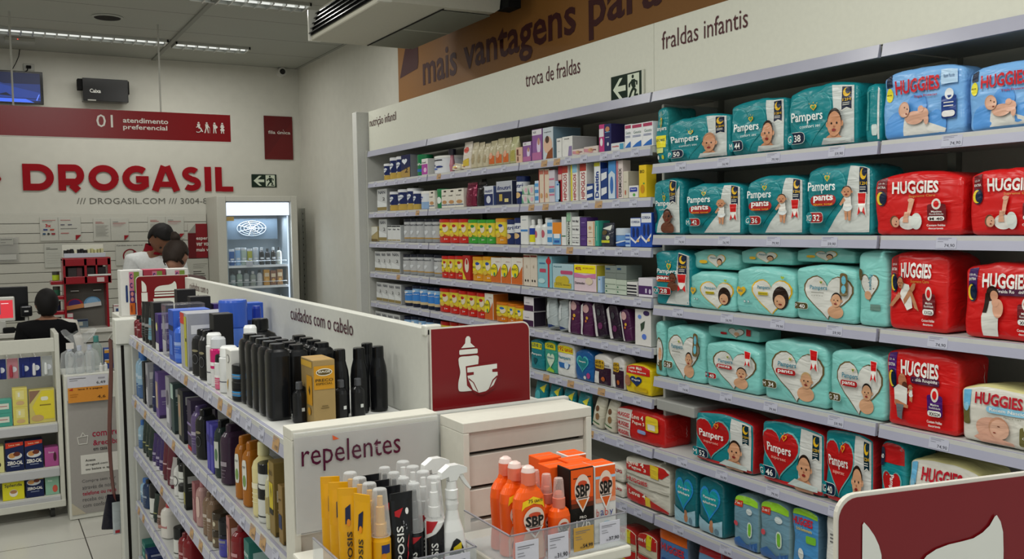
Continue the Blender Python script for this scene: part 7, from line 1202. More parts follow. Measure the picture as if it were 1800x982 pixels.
# black bottles standing several deep
rows = [(x, y) for y in (2.295, 2.235, 2.175, 2.115, 2.055) for x in (.575, .637, .699)]
n = 0
for i, (x, y) in enumerate(rows):
    if y < 2.1 and x > .6 : continue
    a, b_ = (ORD[int(round((2.295-y)/.06))], ORD[int(round((x-.575)/.062))])
    product('slab', 'bigblack', x, y, 1.2195, .052, .052, (.166 if x < .6 else .158)+(.005 if (i*7) % 3 == 0 else 0), 'tall black flat bottle, '+a+' rank back, '+b_+' from the rail', 0, 0, 'tall black bottles on the top hair care shelf')
for i, (x, y) in enumerate([(.708, 2.02), (.755, 2.02), (.802, 2.02), (.802, 2.09)]):
    product('shoulder', 'tallblack', x, y, 1.2195, .042, .042, .152, ['black round shouldered bottle just behind the gold box', 'black round shouldered bottle between two others by the header', 'rightmost black round shouldered bottle by the header', 'black round shouldered bottle behind the rightmost one'][i], 0, 0, 'round shouldered black bottles')
for i, (x, y) in enumerate([(.690, 1.97), (.73, 1.97), (.604, 2.0)]):
    product('bottle', 'miniblack', x, y, 1.2195, .032, .032, .09, ['small grey capped black bottle beside the gold box', 'small grey capped black bottle right of its twin', 'small grey capped black bottle left of the gold box'][i], 0, 0, 'small grey capped bottles')
bx('goldbox', 'gold and kraft hair carton with special price print', '9a8254', side='a8864a', print=[Rc(0, .55, 1, .92, 'c08a20'), El(.5, .82, .4, .06, 'd8d4c4'), El(.5, .82, .36, .045, '5a4a24'), T('SIAGE', .5, .82, .55, .035, 'e0dccc', 1), T('PRECO', .5, .69, .8, .045, '4a3a14', 1), T('ESPECIAL', .5, .635, .75, .03, '4a3a14', 1), Rc(.35, .28, .65, .29, '5a4a2a'), Rc(.3, .25, .7, .26, '5a4a2a')])
t = product('box', 'goldbox', .642, 1.955, 1.2195, .05, .085, .143, 'gold and kraft carton with special price print among black bottles', .0)
P = MB(); P2, Q2 = decal(lambda x, z, e: (-.0251-e, -x, z), .085, .143, [Rc(.05, .88, .95, .97, 'c8a040'), Rc(.5, .3, .95, .75, 'c08a20'), Pg([(.66, .52), (.73, .6), (.8, .52), (.73, .44)], '3a3018'), Rc(.03, .05, .4, .55, '2a2218'), El(.7, .2, .12, .06, 'c08a20')], 'paper', None, .0006, .0003, 0); P2.build('side_print', t)
# large back row items on the top island shelf
sty('bigblue', 'large ribbed blue jar', 'jar', 'storage_jar', '3f68cc', lid='3a60c4', bands=[(.3, '3f68cc'), (.36, '2a4a9c'), (.6, '5a80dc'), (1, '3f68cc')])
product('jar', 'bigblue', .665, 2.84, 1.2195, .085, .085, .215, 'large ribbed blue jar at the back of top hair shelf')
bx('blackbig', 'large plain black carton', '131314'); product('box', 'blackbig', .60, 2.72, 1.2195, .055, .06, .188, 'large plain black carton behind the ring bottle')
sty('blackjug', 'large black jug with pump', 'bottle', 'pump_bottle', '17181a', lid='101113'); product('bottle', 'blackjug', .70, 2.66, 1.2195, .1, .09, .17, 'large wide black bottle with pump cap by the header')
sty('bluetall2', 'tall dark blue bottle', 'bottle', 'shampoo_bottle', '1c2f86', lid='22389a'); product('aerosol', 'bluetall2', .745, 2.90, 1.2195, .03, .03, .19, 'slim dark blue bottle right of the large blue jar')
for i, (x, y, k) in enumerate([(.595, 3.46, 'blackcarton'), (.675, 3.46, 'purplecarton'), (.60, 3.75, 'blackcarton'), (.68, 3.3, 'bluekit'), (.69, 3.1, 'bluekit'), (.62, 2.55, 'blackjar')]):
    if k == 'blackjar': product('aerosol', 'whitespray', x+.02, 2.56, 1.2195, .04, .04, .165, 'tall white capped spray can in the back row'); continue
    product('box', k, x+.09, y, 1.2195, .07, .06, [.19, .16, .2, .18, .185][i], ['tall black carton in back row near far end', 'purple carton in the back row', 'tall black carton at far end of back row', 'blue boxed kit in the back row', 'blue boxed kit in back row, nearer one'][i])

# ------------------------------------------------------------------ near display cabinets
CW = 'd3d1c6'
def slat_cabinet(label, x0, x1, yf, yb, zt, gro):
    t = thing('display_cabinet', label, 'cabinet', (x0, yf, 0)); w = x1-x0; d = yb-yf; m = mat(CW, 'paper')
    MB().bevbox(0, .014, 0, d, .002, zt-.0202, m, .0015).build('side_panel', t); MB().bevbox(w-.014, w, 0, d, .002, zt-.0202, m, .0015).build('side_panel', t); MB().bevbox(0, w, 0, d, zt-.02, zt+.001, m, .0015).build('top', t)
    MB().box(.014, w-.014, .03, .04, .05, zt-.021, mat('3f3b38', 'matte')).build('groove_backing', t)
    z = zt-.022
    for g in gro: MB().bevbox(.014, w-.014, .01, .03, g+.004, z, mat('cdc6bc', 'paper'), .0015).build('slat', t); z = g-.004
    MB().bevbox(.014, w-.014, .01, .03, .05, z, mat('cdc6bc', 'paper'), .0015).build('slat', t); return t
t = slat_cabinet('white slat cabinet holding the clear repellent sign', .507, .818, 1.752, 1.81, 1.260, [1.19, 1.12, 1.055, .98, .9, .8, .6, .4])
t = thing('acrylic_sign', 'clear acrylic sign panel with dark red lettering', 'sign', (.5105, 1.743, 1.058)); w, h = .304, .198
MB().box(0, w, .003, .0055, 0, h-.01, mat('b9b6b4', 'paper')).build('paper_insert', t); MB().box(-.001, w+.001, -.0008, .0006, -.002, h, mat('e8ecea', 'clear')).build('acrylic_sheet', t); MB().box(-.001, w+.001, .0006, .0065, h-.002, h, mat('e8ecea', 'clear')).build('acrylic_fold', t)
sign_text(t, 'repelentes', .115, .118, .206, .058, '4c1830', -.0012, 0, 'gloss'); MB().poly([(.076, -.0015, .176), (.075, -.0015, .186), (.089, -.0015, .177)], mat('d8623a', 'paper')).build('torn_sticker', t)
t = slat_cabinet('white slat cabinet behind the orange repellents', .820, 1.130, 1.638, 1.745, 1.256, [1.19, 1.12, 1.055, .98, .9, .8, .6, .4]); 
MB().box(.06, .235, .04, .042, 1.2565, 1.2578, mat('4a4640', 'matte')).build('top_slot', t); MB().prism([(.245, 0), (.303, 0), (.303, .1), (.27, .1)], 0, .001, mat('6c1a2a', 'gloss')).build('tmp', t)
o = t.children[-1]; o.name = 'maroon_top_stripe'; o.data = o.data.copy()
for v in o.data.vertices: x_, y_, z_ = v.co; v.co = (x_, .003+z_, 1.2573+y_*.5)
def tray(label, x0, x1, yf, yb, z, h, tags):
    t = thing('acrylic_tray', label, 'tray', (x0, yf, z)); w = x1-x0; d = yb-yf; m = mat('dfe6ea', 'clear')
    MB().box(0, w, 0, .0025, 0, h, m).build('front_panel', t); MB().box(0, .0025, .0025, d, 0, h, m).build('side_panel', t); MB().box(w-.0025, w, .0025, d, 0, h, m).build('side_panel', t); MB().box(.0025, w-.0025, .0025, d, 0, .002, m).build('bottom', t)
    B = MB()
    for a, b, c, d2 in ((0, w, -.0008, .003), (-.0008, .003, 0, d), (w-.003, w+.0008, 0, d)): B.box(a, b, c, d2, h-.0015, h+.0004, mat('8c8c94', 'gloss'))
    B.build('rim', t)
    for (a, b, z0, z1, c, pr) in tags:
        q = MB().box(a, b, -.0022, -.001, z0, z1, mat(c, 'paper')).build('price_tag', t)
        P, Q = decal(lambda x, zz, e: ((a+b)/2+x, -.0022-e, z0+zz), b-a, z1-z0, [Rc(.08, .82, .8, .85, '5a5a60'), Rc(.08, .75, .6, .77, '7a7a80'), Rc(.08, .6, .35, .62, '7a7a80'), Rc(.08, .5, .4, .52, '7a7a80'), T('R$', .35, .14, .1, .09, '3a3a44', 0), T(pr, .68, .18, .5, .2, '2a2a32', 1)], 'paper', None, .0004, .0002, 0)
        B = MB(); B.add(P.v, P.f, mat('7a7a80', 'paper')); B.add(Q.v, Q.f, mat('2a2a32', 'paper')); o = B.build('tag_print', q)
    return t
for lb, x0, x1, z in (('white plank under the yellow and black repellents', .50, .735, 1.024), ('white plank under the orange repellents', .788, 1.052, 1.0395)):
    t = thing('display_plank', lb, 'shelf', (x0, 1.395, z-.022)); MB().bevbox(0, x1-x0, 0, .35 if x0 < .6 else .238, 0, .022, mat('d9d7cc', 'paper')).build('board', t)
    for xx in (.03, x1-x0-.04): MB().bevbox(xx, xx+.008, .02, .22, -.03, -.0003, mat('c8c6bc', 'metal'), .001).build('bracket', t)
tray('clear tray of yellow and black repellents with price tags', .496, .724, 1.402, 1.60, 1.0245, .072, [(.078, .118, .0, .062, 'bcbcc8', '49,90'), (.122, .162, .002, .064, 'c2c2ce', '59,90'), (.166, .214, .004, .066, 'cacad6', '126,90')])
tray('clear tray of orange repellents with price tags', .79, 1.046, 1.402, 1.58, 1.0405, .062, [(.01, .058, -.004, .048, 'd2d2de', '45,90'), (.078, .122, .0, .05, 'd2d2de', '31,90'), (.134, .178, .008, .052, 'c49a48', '54,99'), (.192, .238, .012, .052, 'd2d2de', '37,90')])
# repellents
YEL = 'e0a416'
def expo(c, blk): return [T('EXPOSIS', .55, .3, .5, .28, blk, 1, 90)]
sty('ytube', 'yellow repellent tube', 'repellent', 'repellent_tube', YEL, lid='d8982a', fin='gloss', print=[Pg([(.35, .68), (.75, .72), (.75, .88), (.35, .84)], '1c2444'), El(.6, .7, .14, .035, 'e08a1c'), T('EXPOSIS', .62, .38, .45, .26, '33302a', 1, 90)])
sty('btube', 'black repellent tube', 'repellent', 'repellent_tube', '17181b', lid='22242a', fin='gloss', print=[Pg([(.05, .85), (.55, .88), (.3, .78), (.05, .8)], 'b02028'), El(.76, .84, .1, .035, 'e4e4e0'), T('EXPOSIS', .35, .42, .52, .28, 'e2e2de', 1, 90), Pg([(.6, .3), (.7, .45), (.66, .48), (.8, .6), (.7, .42), (.74, .4)], 'c02430')]+[El(.55+.1*math.cos(k*2.1), .7+.04*math.sin(k*1.7), .03, .01, '8a8c90', 6) for k in range(7)])
def pump_bottle_r(style, x, y, z, w, h, label, group, inner, lab_shapes, capfrac=.42):
    t = thing('repellent_spray', label, 'repellent', (x, y, z), -.3, group); hb_ = h*(1-capfrac)
    B = MB(); loft(B, [(0, .94, .94), (.03, 1, 1), (.93, 1, 1), (1, .8, .8)], w, w, hb_, mat(inner[0], 'gloss'), 2, 22); fixn(B.build('body', t).data)
    B = MB(); loft(B, [(0, .62, .62), (.3, .62, .62), (.32, .5, .5), (.7, .45, .45), (.72, .3, .3), (.95, .28, .28)], w, w, h*capfrac*.9, mat(inner[1], 'gloss'), 2, 16, None, hb_-.001); fixn(B.build('pump', t).data)
    B = MB(); loft(B, [(0, 1.0, 1.0), (.05, 1.02, 1.02), (.9, .72, .72), (.98, .68, .68), (1, .6, .6)], w, w, h*capfrac, mat('dadcdc', 'frost'), 2, 24, None, hb_); fixn(B.build('overcap', t).data)
    F = loftF([(0, 1, 1), (1, 1, 1)], w, w, hb_, 2); P, Q = decal(F, w, hb_, lab_shapes, 'gloss', .01); P.build('printed_label', t) if P.f else None; Q.build('lettering', t); return t
zA = 1.0275
for k, (x, y) in enumerate([(.519, 1.432), (.517, 1.475), (.517, 1.518), (.517, 1.561)]):
    product('tube', 'ytube', x, y, zA, .034, .03, .182, 'yellow repellent tube, '+['nearest of its row', 'second from the front', 'third from the front', 'farthest of its row'][k], [-1.0, -.45, -.4, -.4][k], 0, 'yellow repellent tubes')
for k in range(4):
    pump_bottle_r('y', .5625-.002*k, 1.438+.042*k, zA, .034, .187, 'yellow repellent spray with frosted cap, '+['nearest', 'second from front', 'third from front', 'farthest'][k], 'yellow repellent sprays', (YEL, 'e8b040'), [Rc(.5, .76, .92, .9, '22306c'), El(.6, .72, .12, .05, 'e08a1c'), T('EXPOSIS', .66, .36, .6, .24, '3a3424', 1, 90)]+[Rc(.1, .1+.07*j, .4, .12+.07*j, '9a6c14') for j in range(8)])
    product('tube', 'btube', .604-.001*k, 1.432+.045*k, zA, .043, .03, .172, 'black repellent tube, '+['nearest', 'second from front', 'third from front', 'farthest'][k], 0, 0, 'black repellent tubes')
    pump_bottle_r('b', .632-.001*k, 1.455+.042*k, zA, .030, .182, 'black repellent spray with narrow frosted cap, '+['nearest', 'second from front', 'third from front', 'farthest'][k], 'black repellent sprays', ('191a1d', '3a3a3e'), [Pg([(.05, .95), (.85, .95), (.05, .75)], 'b02028'), T('EXPOSIS', .4, .36, .62, .3, 'e2e2de', 1, 90), Pg([(.7, .1), (.8, .3), (.76, .34), (.9, .5), (.8, .28), (.86, .26)], 'c02430')], .46)
    pump_bottle_r('w', .6625-.001*k, 1.44+.042*k, zA, .034, .192, 'black and white repellent aerosol with wide frosted cap, '+['nearest', 'second from front', 'third from front', 'farthest'][k], 'black and white repellent aerosols', ('e2e3e1', 'f0f0ee'), [Pg([(0, 0), (0, .72), (.5, .8), (1, .95), (1, 0)], '191a1d'), Pg([(.02, .98), (.6, .98), (.3, .82), (.02, .78)], 'b02028'), T('EXPOSIS', .45, .36, .6, .28, 'e2e2de', 1, 90), Pg([(.75, .1), (.85, .3), (.8, .34), (.95, .5), (.85, .28), (.9, .26)], 'c02430')], .36)
for k in range(2):
    x, y = .7005-.005*k, 1.44+.06*k; t = thing('trigger_spray', ['white trigger spray bottle with black label, nearer one', 'white trigger spray bottle, half hidden behind its twin'][k], 'repellent', (x-.004, y, zA), 0, 'white trigger sprays'); m = mat('e0e1df', 'gloss'); B = MB()
    loft(B, [(0, .96, .96), (.02, 1, 1), (.45, 1, 1), (.62, .82, .85), (.75, .55, .62), (.86, .42, .5), (.93, .5, .55), (1, .42, .45)], .048, .034, .15, m, 2.6, 26); fixn(B.build('body', t).data)
    B = MB(); loft(B, [(0, .9, .9), (.5, .9, .9), (.55, .75, .75), (1, .7, .7)], .026, .026, .03, m, 2, 18, None, .15); fixn(B.build('collar', t).data)
    B = MB(); pf = [(-.028, .0), (-.026, .014), (-.008, .026), (.012, .026), (.032, .018), (.032, .008), (.016, .006), (.008, -.006), (-.008, -.006), (-.01, .004)]; B.prism([(a*.85, b*.85+.186) for a, b in pf], -.008, .008, m); fixn(B.build('spray_head', t).data)
    B = MB(); B.prism([(.011, .191), (.018, .191), (.036, .163), (.034, .161), (.024, .171)], -.005, .005, m); fixn(B.build('trigger', t).data)
    F = loftF([(0, 1, 1), (.45, 1, 1), (.62, .82, .85), (.75, .55, .62), (.86, .42, .5), (1, .42, .45)], .048, .034, .15, 2.6); P, Q = decal(F, .048, .15, [Pg([(.12, .02), (.12, .25), (.2, .42), (.35, .52), (.5, .55), (.65, .52), (.8, .42), (.88, .25), (.88, .02)], '17181b'), Pg([(.35, .45), (.7, .5), (.7, .42), (.32, .4)], 'd8c01c'), El(.7, .33, .09, .05, 'e4e4e0'), T('EXPOSIS', .3, .2, .34, .26, 'e2e2de', 1, 90), Pg([(.42, .05), (.5, .2), (.46, .22), (.55, .32), (.52, .2), (.56, .18)], 'c02430')], 'gloss', .01); P.build('printed_label', t); Q.build('lettering', t)
# orange repellents
OR = 'ee5c16'
def sbp(cx, cy, s, arrow='a82a1c', k=1): return [El(cx, cy+.05*s, .34*s*k, .24*s, 'e6cfc0', 26), El(cx, cy+.14*s, .2*s*k, .05*s, 'c84a2a', 16), Pg([(cx-.3*s*k, cy-.10*s), (cx+.3*s*k, cy-.10*s), (cx, cy-.33*s)], 'ece4dc'), Pg([(cx-.2*s*k, cy-.12*s), (cx+.2*s*k, cy-.12*s), (cx, cy-.28*s)], arrow), T('SBP', cx, cy+.02*s, .56*s*k, .2*s, '17120f', 2), Rc(cx-.22*s*k, cy-.1*s, cx+.22*s*k, cy-.085*s, '3a2a24')]
zB = 1.0435
for k, (x, y) in enumerate([(.845, 1.428), (.84, 1.468), (.843, 1.508)]):
    t = thing('repellent_bottle', 'large orange repellent lotion bottle, '+['nearest with yellow band in view', 'middle of its row', 'farthest of its row'][k], 'repellent', (x, y, zB), 0, 'large orange lotion bottles'); B = MB()
    pf = [(0, .93, .9), (.02, 1, 1), (.1, 1, 1), (.3, .9, .95), (.5, .96, 1), (.7, 1, 1), (.82, .93, .9), (.9, .72, .75), (.95, .5, .6), (1, .42, .55)]; loft(B, pf, .064, .036, .14, mat(OR, 'gloss'), 2.5, 28); fixn(B.build('body', t).data)
    B = MB(); loft(B, [(0, 1, 1), (.65, .98, .98), (.7, .96, .96), (.9, .8, .8), (1, .4, .4)], .027, .027, .034, mat('d86a54', 'gloss'), 2, 20, [(.66, mat('e8785c', 'gloss')), (1, mat('e8cfc8', 'gloss'))], .138); fixn(B.build('cap', t).data)
    F = loftF(pf, .064, .036, .14, 2.5); P, Q = decal(F, .064, .14, [Pg([(.12, .02), (.1, .2), (.22, .4), (.5, .46), (.78, .4), (.9, .2), (.88, .02)], 'dfa98a'), Pg([(.1, .68), (.15, .80), (.5, .86), (.85, .80), (.9, .68), (.8, .73), (.5, .77), (.2, .73)], 'ecc41c'), T('75', .4, .795, .15, .045, '4a3418', 1), T('GRATIS', .66, .79, .3, .035, '4a3418', 1), El(.35, .14, .17, .09, '8a3c28'), T('familia', .35, .14, .2, .03, 'e8d0c0', 0)]+sbp(.5, .53, .68, k=1.55), 'gloss', .01); P.build('printed_label', t); Q.build('lettering', t)
for k in range(4):
    x, y = .908-.004*k, 1.425+.036*k; t = thing('repellent_spray', 'small orange repellent spray, '+['nearest', 'second from front', 'third from front', 'farthest'][k], 'repellent', (x, y, zB), 0, 'small orange repellent sprays'); B = MB()
    pf = [(0, .93, .93), (.03, 1, 1), (.8, 1, 1), (.92, .85, .85), (1, .5, .6)]; loft(B, pf, .042, .03, .088, mat(OR, 'gloss'), 2.8, 24); fixn(B.build('body', t).data)
    B = MB(); loft(B, [(0, 1, 1), (.3, 1, 1), (.32, .9, .9), (.42, .8, .8), (.5, .5, .5)], .024, .024, .06, mat('d87c66', 'gloss'), 2, 18, None, .086); fixn(B.build('pump', t).data)
    B = MB(); loft(B, [(0, 1, 1), (.9, .8, .8), (1, .7, .7)], .022, .022, .036, mat('e6cec6', 'frost'), 2, 18, None, .104); fixn(B.build('overcap', t).data)
    F = loftF(pf, .042, .03, .088, 2.8); P, Q = decal(F, .042, .088, [Pg([(.08, .03), (.08, .3), (.5, .42), (.92, .3), (.92, .03)], 'dfa98a')]+sbp(.5, .56, .8, k=1.25), 'gloss', .008); P.build('printed_label', t); Q.build('lettering', t)
bx('sbppro', 'orange and black twelve hour repellent carton', '17130f', side='c8420f', top=OR, nm='repellent_box', print=[Rc(0, .62, 1, 1, OR), Rc(0, .56, 1, .62, 'a83c14'), Rc(0, .50, 1, .56, '5c2810'), Rc(.1, .88, .9, .895, '5a2410')]+sbp(.5, .70, .8, 'd86a1c', 1.3)+[T('PRO', .5, .38, .28, .035, 'e8e4dc', 1), T('12h', .5, .29, .58, .12, 'e8e4dc', 0), T('DE PROTECAO', .5, .21, .55, .03, 'c8b8a0', 0), Rc(0, .12, 1, .175, '8a8048'), T('COM HIDRATACAO', .5, .147, .9, .032, '17130f', 1), El(.5, .055, .17, .052, '8a8070')])
bx('sbpbaby', 'white and orange baby repellent carton', 'e2e0dc', side='d8451a', top=OR, nm='repellent_box', print=[Rc(0, .84, 1, 1, OR), Rc(0, .84, 1, .875, 'a8cce8'), Rc(0, .58, 1, .84, 'e07848'), Rc(0, .52, 1, .58, 'e4a486')]+sbp(.5, .70, .85, 'd85a1c', 1.2)+[T('b', .1, .40, .12, .1, 'b8342a', 0), T('a', .3, .39, .15, .07, '2a3c8c', 0), T('b', .5, .40, .15, .1, 'c8402a', 0), T('y', .72, .37, .17, .09, '2a3c8c', 0), El(.5, .17, .3, .11, 'a8cadc'), T('2', .5, .17, .14, .09, '2a5a8c', 0)])
bx('sbpsmall', 'orange repellent carton', OR, side='d8451a', top=OR, nm='repellent_box', print=sbp(.5, .68, .8, 'ece4dc', 1.2))
for lb, st, x, y, w, h in (('orange and black twelve hour repellent carton at the tray front', 'sbppro', .963, 1.43, .054, .15), ('white and orange baby repellent carton at the tray front', 'sbpbaby', 1.0165, 1.43, .050, .148), ('plain orange repellent carton behind the black one', 'sbpsmall', .945, 1.478, .045, .145), ('orange repellent carton behind the baby carton, left', 'sbpsmall', .993, 1.478, .048, .148), ('orange repellent carton at the back left of its block', 'sbpsmall', .955, 1.526, .05, .15), ('orange repellent carton behind the baby carton, right', 'sbpbaby', 1.0185, 1.528, .045, .147)):
    product('box', st, x, y, zB, w, .044, h, lb)

# ------------------------------------------------------------------ till area at left
t = thing('service_counter', 'white service counter at the back of the shop', 'counter', (-1.4, 6.8, 0)); m = mat('c4c3ba', 'paper'); MB().bevbox(0, 3.0, 0, .35, .002, .97, m).build('body', t); MB().bevbox(-.02, 3.02, -.02, .37, .97, 1.0, mat('cfcec6', 'gloss')).build('worktop', t); B = MB()
for z in (.3, .5, .7, .9): B.box(0, 3.0, -.0012, 0, z, z+.008, mat('3c3a36', 'matte'))
B.build('grooves', t)
for x in (1.93, 2.05): MB().tube((x, 0, .93), (x, -.08, .93), .003, mat('c8c8c4', 'metal'), 6).build('hook', t)
x0, z0, x1, z1 = RC['mon']; t = thing('computer_monitor', 'wide black till monitor seen at far left', 'monitor', (-.13, 7.0, 1.0)); MB().bevbox(-.14, .4, 0, .03, .06, .29, mat('141517', 'gloss')).build('screen_housing', t); MB().bevbox(.05, .2, .01, .05, .0, .07, mat('1a1b1d', 'matte')).build('foot', t)
t = thing('tablet_terminal', 'white framed tablet with red and teal screen', 'tablet', (-.02, 6.84, 1.0)); MB().bevbox(-.06, .205, 0, .03, .075, .235, mat('d4d4ce', 'gloss'), .008).build('frame', t); P, Q = decal(lambda x, z, e: (.075+x, -e, .095+z), .24, .12, [Rc(0, 0, 1, 1, 'b82c34'), Rc(0, .22, .7, .95, '1c4c60'), Rc(.72, .8, .9, .83, 'e0d0d0'), Rc(.05, .1, .5, .13, 'e0d0d0')], 'glow'); P.build('screen', t); MB().bevbox(.0, .15, .0, .06, .002, .08, mat('bcbcb6', 'gloss')).build('stand', t)
t = thing('card_reader', 'small black card reader beside the tablet', 'card reader', (.25, 6.83, 1.0)); MB().bevbox(-.035, .035, 0, .05, .1, .17, mat('18191c', 'gloss'), .01).build('body', t); MB().bevbox(-.01, .01, .02, .04, .0, .1, mat('b8b8b4', 'gloss')).build('stand', t); MB().box(-.012, .012, -.001, 0, .13, .14, mat('c8c8c8', 'paper')).build('display', t)
t = thing('barcode_scanner', 'black handheld scanner lying on the counter', 'scanner', (.16, 6.82, 1.001)); MB().bevbox(-.05, .02, -.01, .04, .0, .035, mat('141517', 'matte'), .008).build('head', t); MB().tube((.01, .015, .02), (.08, .02, .015), .01, mat('141517', 'matte')).build('handle', t)
# red rack
t = thing('display_rack', 'tall dark red sweets rack on the counter', 'display rack', (.475, 6.83, 1.0)); m = mat('8c1420', 'gloss'); W_ = .275
MB().bevbox(0, .014, 0, .16, 0, .47, m).build('side_panel', t); MB().bevbox(W_-.014, W_, 0, .16, 0, .34, m).build('side_panel', t); MB().box(.014, W_-.014, .14, .155, 0, .47, mat('6c6a64', 'matte')).build('back_panel', t)
B = MB(); B.bevbox(0, W_+.02, -.005, .14, .455, .475, m); B.bevbox(0, W_+.02, -.01, .0, .30, .35, m); B.bevbox(0, W_+.02, -.01, .0, .42, .47, m); B.box(.0, .015, -.01, 0, .3, .47, m); B.box(.13, .145, -.01, 0, .3, .47, m); B.box(.2, .21, -.01, 0, .35, .47, m); B.box(W_, W_+.02, -.01, .14, .3, .47, m); B.box(.0, W_, .0, .14, .3, .31, m); B.build('gum_bin', t)
MB().box(.15, W_+.018, -.013, -.011, .352, .362, mat('dcdcd8', 'paper')).build('white_strip', t); MB().box(.205, .25, -.013, -.011, .31, .34, mat('c8b0b0', 'paper')).build('price_label', t)
for q, (cx, w_, c_) in enumerate(((.06, .06, '3a3434'), (.1, .04, '5a3438'), (.17, .05, '2a2224'), (.24, .05, '2a2224'))): MB().bevbox(cx-w_/2, cx+w_/2, .02, .12, .31, .41, mat(c_, 'gloss')).build('sweet_pack', t)
for xx in (.05, .19): MB().box(xx, xx+.05, .1, .138, .245, .25, mat('e4e4e0', 'gloss')).build('white_hook', t)
MB().bevbox(-.07, 0, .0, .12, 0, .02, m).build('side_bin', t)
for z in (.1, .2, .3): MB().bevbox(-.075, 0, .0, .12, z, z+.025, m).build('side_bin', t)
def fanpack(label, x, z, c1, c2, c3, rot):
    t = thing('hanging_pack', label, 'hanging pack', (x+.008, 6.945, z), 0, None, (0, math.radians(rot), 0)); P = [(.055*math.cos(math.radians(a)), .05*math.sin(math.radians(a))) for a in range(0, 181, 15)]
    B = MB(); B.prism(P+[(-.055, -.02), (.055, -.02)], 0, .012, mat(c1, 'gloss')); fixn(B.build('card', t).data)
    MB().prism([(a*.7, b*.7+.008) for a, b in P], -.001, 0, mat(c2, 'gloss')).build('printed_arc', t); MB().box(-.054, .054, -.0015, 0, -.02, .008, mat(c3, 'gloss')).build('printed_band', t)
fanpack('fan shaped pink and purple pack hanging in red rack', .54, 1.145, 'a02438', '4a2c78', 'd8905a', -8); fanpack('fan shaped light blue pack hanging in red rack', .65, 1.155, '6a9cc4', '8ab8dc', 'd4d4d0', -6)
bx('pinkcard', 'small pink pack', 'c04a5c', nm='sweet_box', print=[Rc(0, .75, 1, 1, 'd4d4d0')]); product('box', 'pinkcard', .512, 6.90, 1.0005, .038, .03, .1, 'small pink box in the lower red rack')
bx('greybox2', 'grey blue box', '5c6c78', nm='sweet_box', print=[Rc(.3, .2, .6, .7, 'a8a89c'), Rc(0, .8, 1, 1, '1c2444')]); product('box', 'greybox2', .58, 6.90, 1.0005, .085, .04, .055, 'grey blue box in the lower red rack')
sty('greencan', 'green topped jar', 'jar', 'sweet_jar', '6a8a2a', lid='8ab83a')
for i, (z, c_) in enumerate(((1.327, 'a8c02a'), (1.227, '2a5a44'), (1.127, '22283c'), (1.022, '6a7a2a'))): sty('sj%d' % i, 'x', 'sweets', 'sweet_jar', c_, lid='3a3a34'); product('jar', 'sj%d' % i, .435, 6.86, z+.0, .045, .045, .06, ['bright green sweet tub topmost on side bins', 'dark green sweet tub on the side bins', 'dark blue sweet tub on the side bins', 'olive sweet tub lowest on the side bins'][i])
t = thing('sweet_tray', 'white tray of small packs on top of the red rack', 'tray', (.485, 6.83, 1.4755)); MB().bevbox(0, .255, 0, .13, 0, .004, mat('d8d8d2', 'paper')).build('base', t); MB().bevbox(0, .255, -.004, 0, 0, .03, mat('b8bac4', 'gloss')).build('front_lip', t); MB().bevbox(0, .255, .126, .13, 0, .085, mat('d4d3c8', 'paper')).build('back_board', t)
for i in range(12): c_ = ['1a1a1c', '241e1e', '1a1a1c', 'd4d0b8', '1c1c1e', '18181a', '201c1a', 'c8c49c', 'b4b07c', 'bcb888', 'a8a474', 'b8b48c'][i]; bx('sw%d' % i, 'x', c_, nm='chocolate_bar'); product('box', 'sw%d' % i, .497+.0205*i, 6.85, 1.4805, .017, .06, .045+.004*(i % 3), 'small '+('dark' if c_ < '30' else 'cream')+' sweet pack, '+(ORD+['tenth', 'eleventh', 'twelfth'])[i]+' from left in white tray', 0, 0, 'sweet packs in the white tray')
# white red products right of rack
bx('whitered', 'white and red box', 'd4d4d0', nm='medicine_box', print=[Rc(0, .88, 1, .95, 'a82438'), Rc(0, .0, 1, .15, 'a82438'), Rc(.15, .35, .4, .65, '2a4474')]); product('box', 'whitered', .815, 6.84, 1.0005, .07, .06, .075, 'lower white and red box right of the red rack'); product('box', 'whitered', .815, 6.84, 1.077, .07, .06, .07, 'upper white and red box right of the red rack')
# display trolley
t = thing('display_trolley', 'white wheeled display shelf at lower left', 'shelf unit', (-.45, 5.9, 0)); m = mat('c9c9bf', 'paper'); w = .825
for xx in (0, w-.025): MB().bevbox(xx, xx+.025, 0, .33, .1, 1.07 if xx else 1.07, m).build('side_panel', t)
MB().bevbox(.025, w-.025, .0, .02, .965, 1.045, m).build('header_board', t); MB().box(.025, w-.025, .3, .32, .12, 1.0, mat('b0b0a8', 'paper')).build('back_panel', t)
for z in (.555, .30, .135): MB().bevbox(.025, w-.025, .005, .3, z-.02, z, m).build('shelf_board', t); MB().bevbox(.025, w-.025, -.008, .004, z-.055, z-.004, mat('b4b5b8', 'rail')).build('price_rail', t)
MB().bevbox(.0, w, -.01, .33, .065, .105, m).build('base', t)
for xx in (.1, w-.07):
    for yy in (.05, .28): o = MB().tube((xx-.012, yy, .035), (xx+.012, yy, .035), .034, mat('3a3a38', 'matte'), 18).build('wheel', t)
for xx in (.1, w-.07): MB().bevbox(xx-.016, xx+.016, .03, .07, .045, .068, mat('b8b8b4', 'metal')).build('caster_fork', t)
for i in range(6): MB().tube((.35+i*.07, .01, .945), (.35+i*.07, .29, .945), .003, mat('d0d0cc', 'gloss'), 6).build('hook', t)
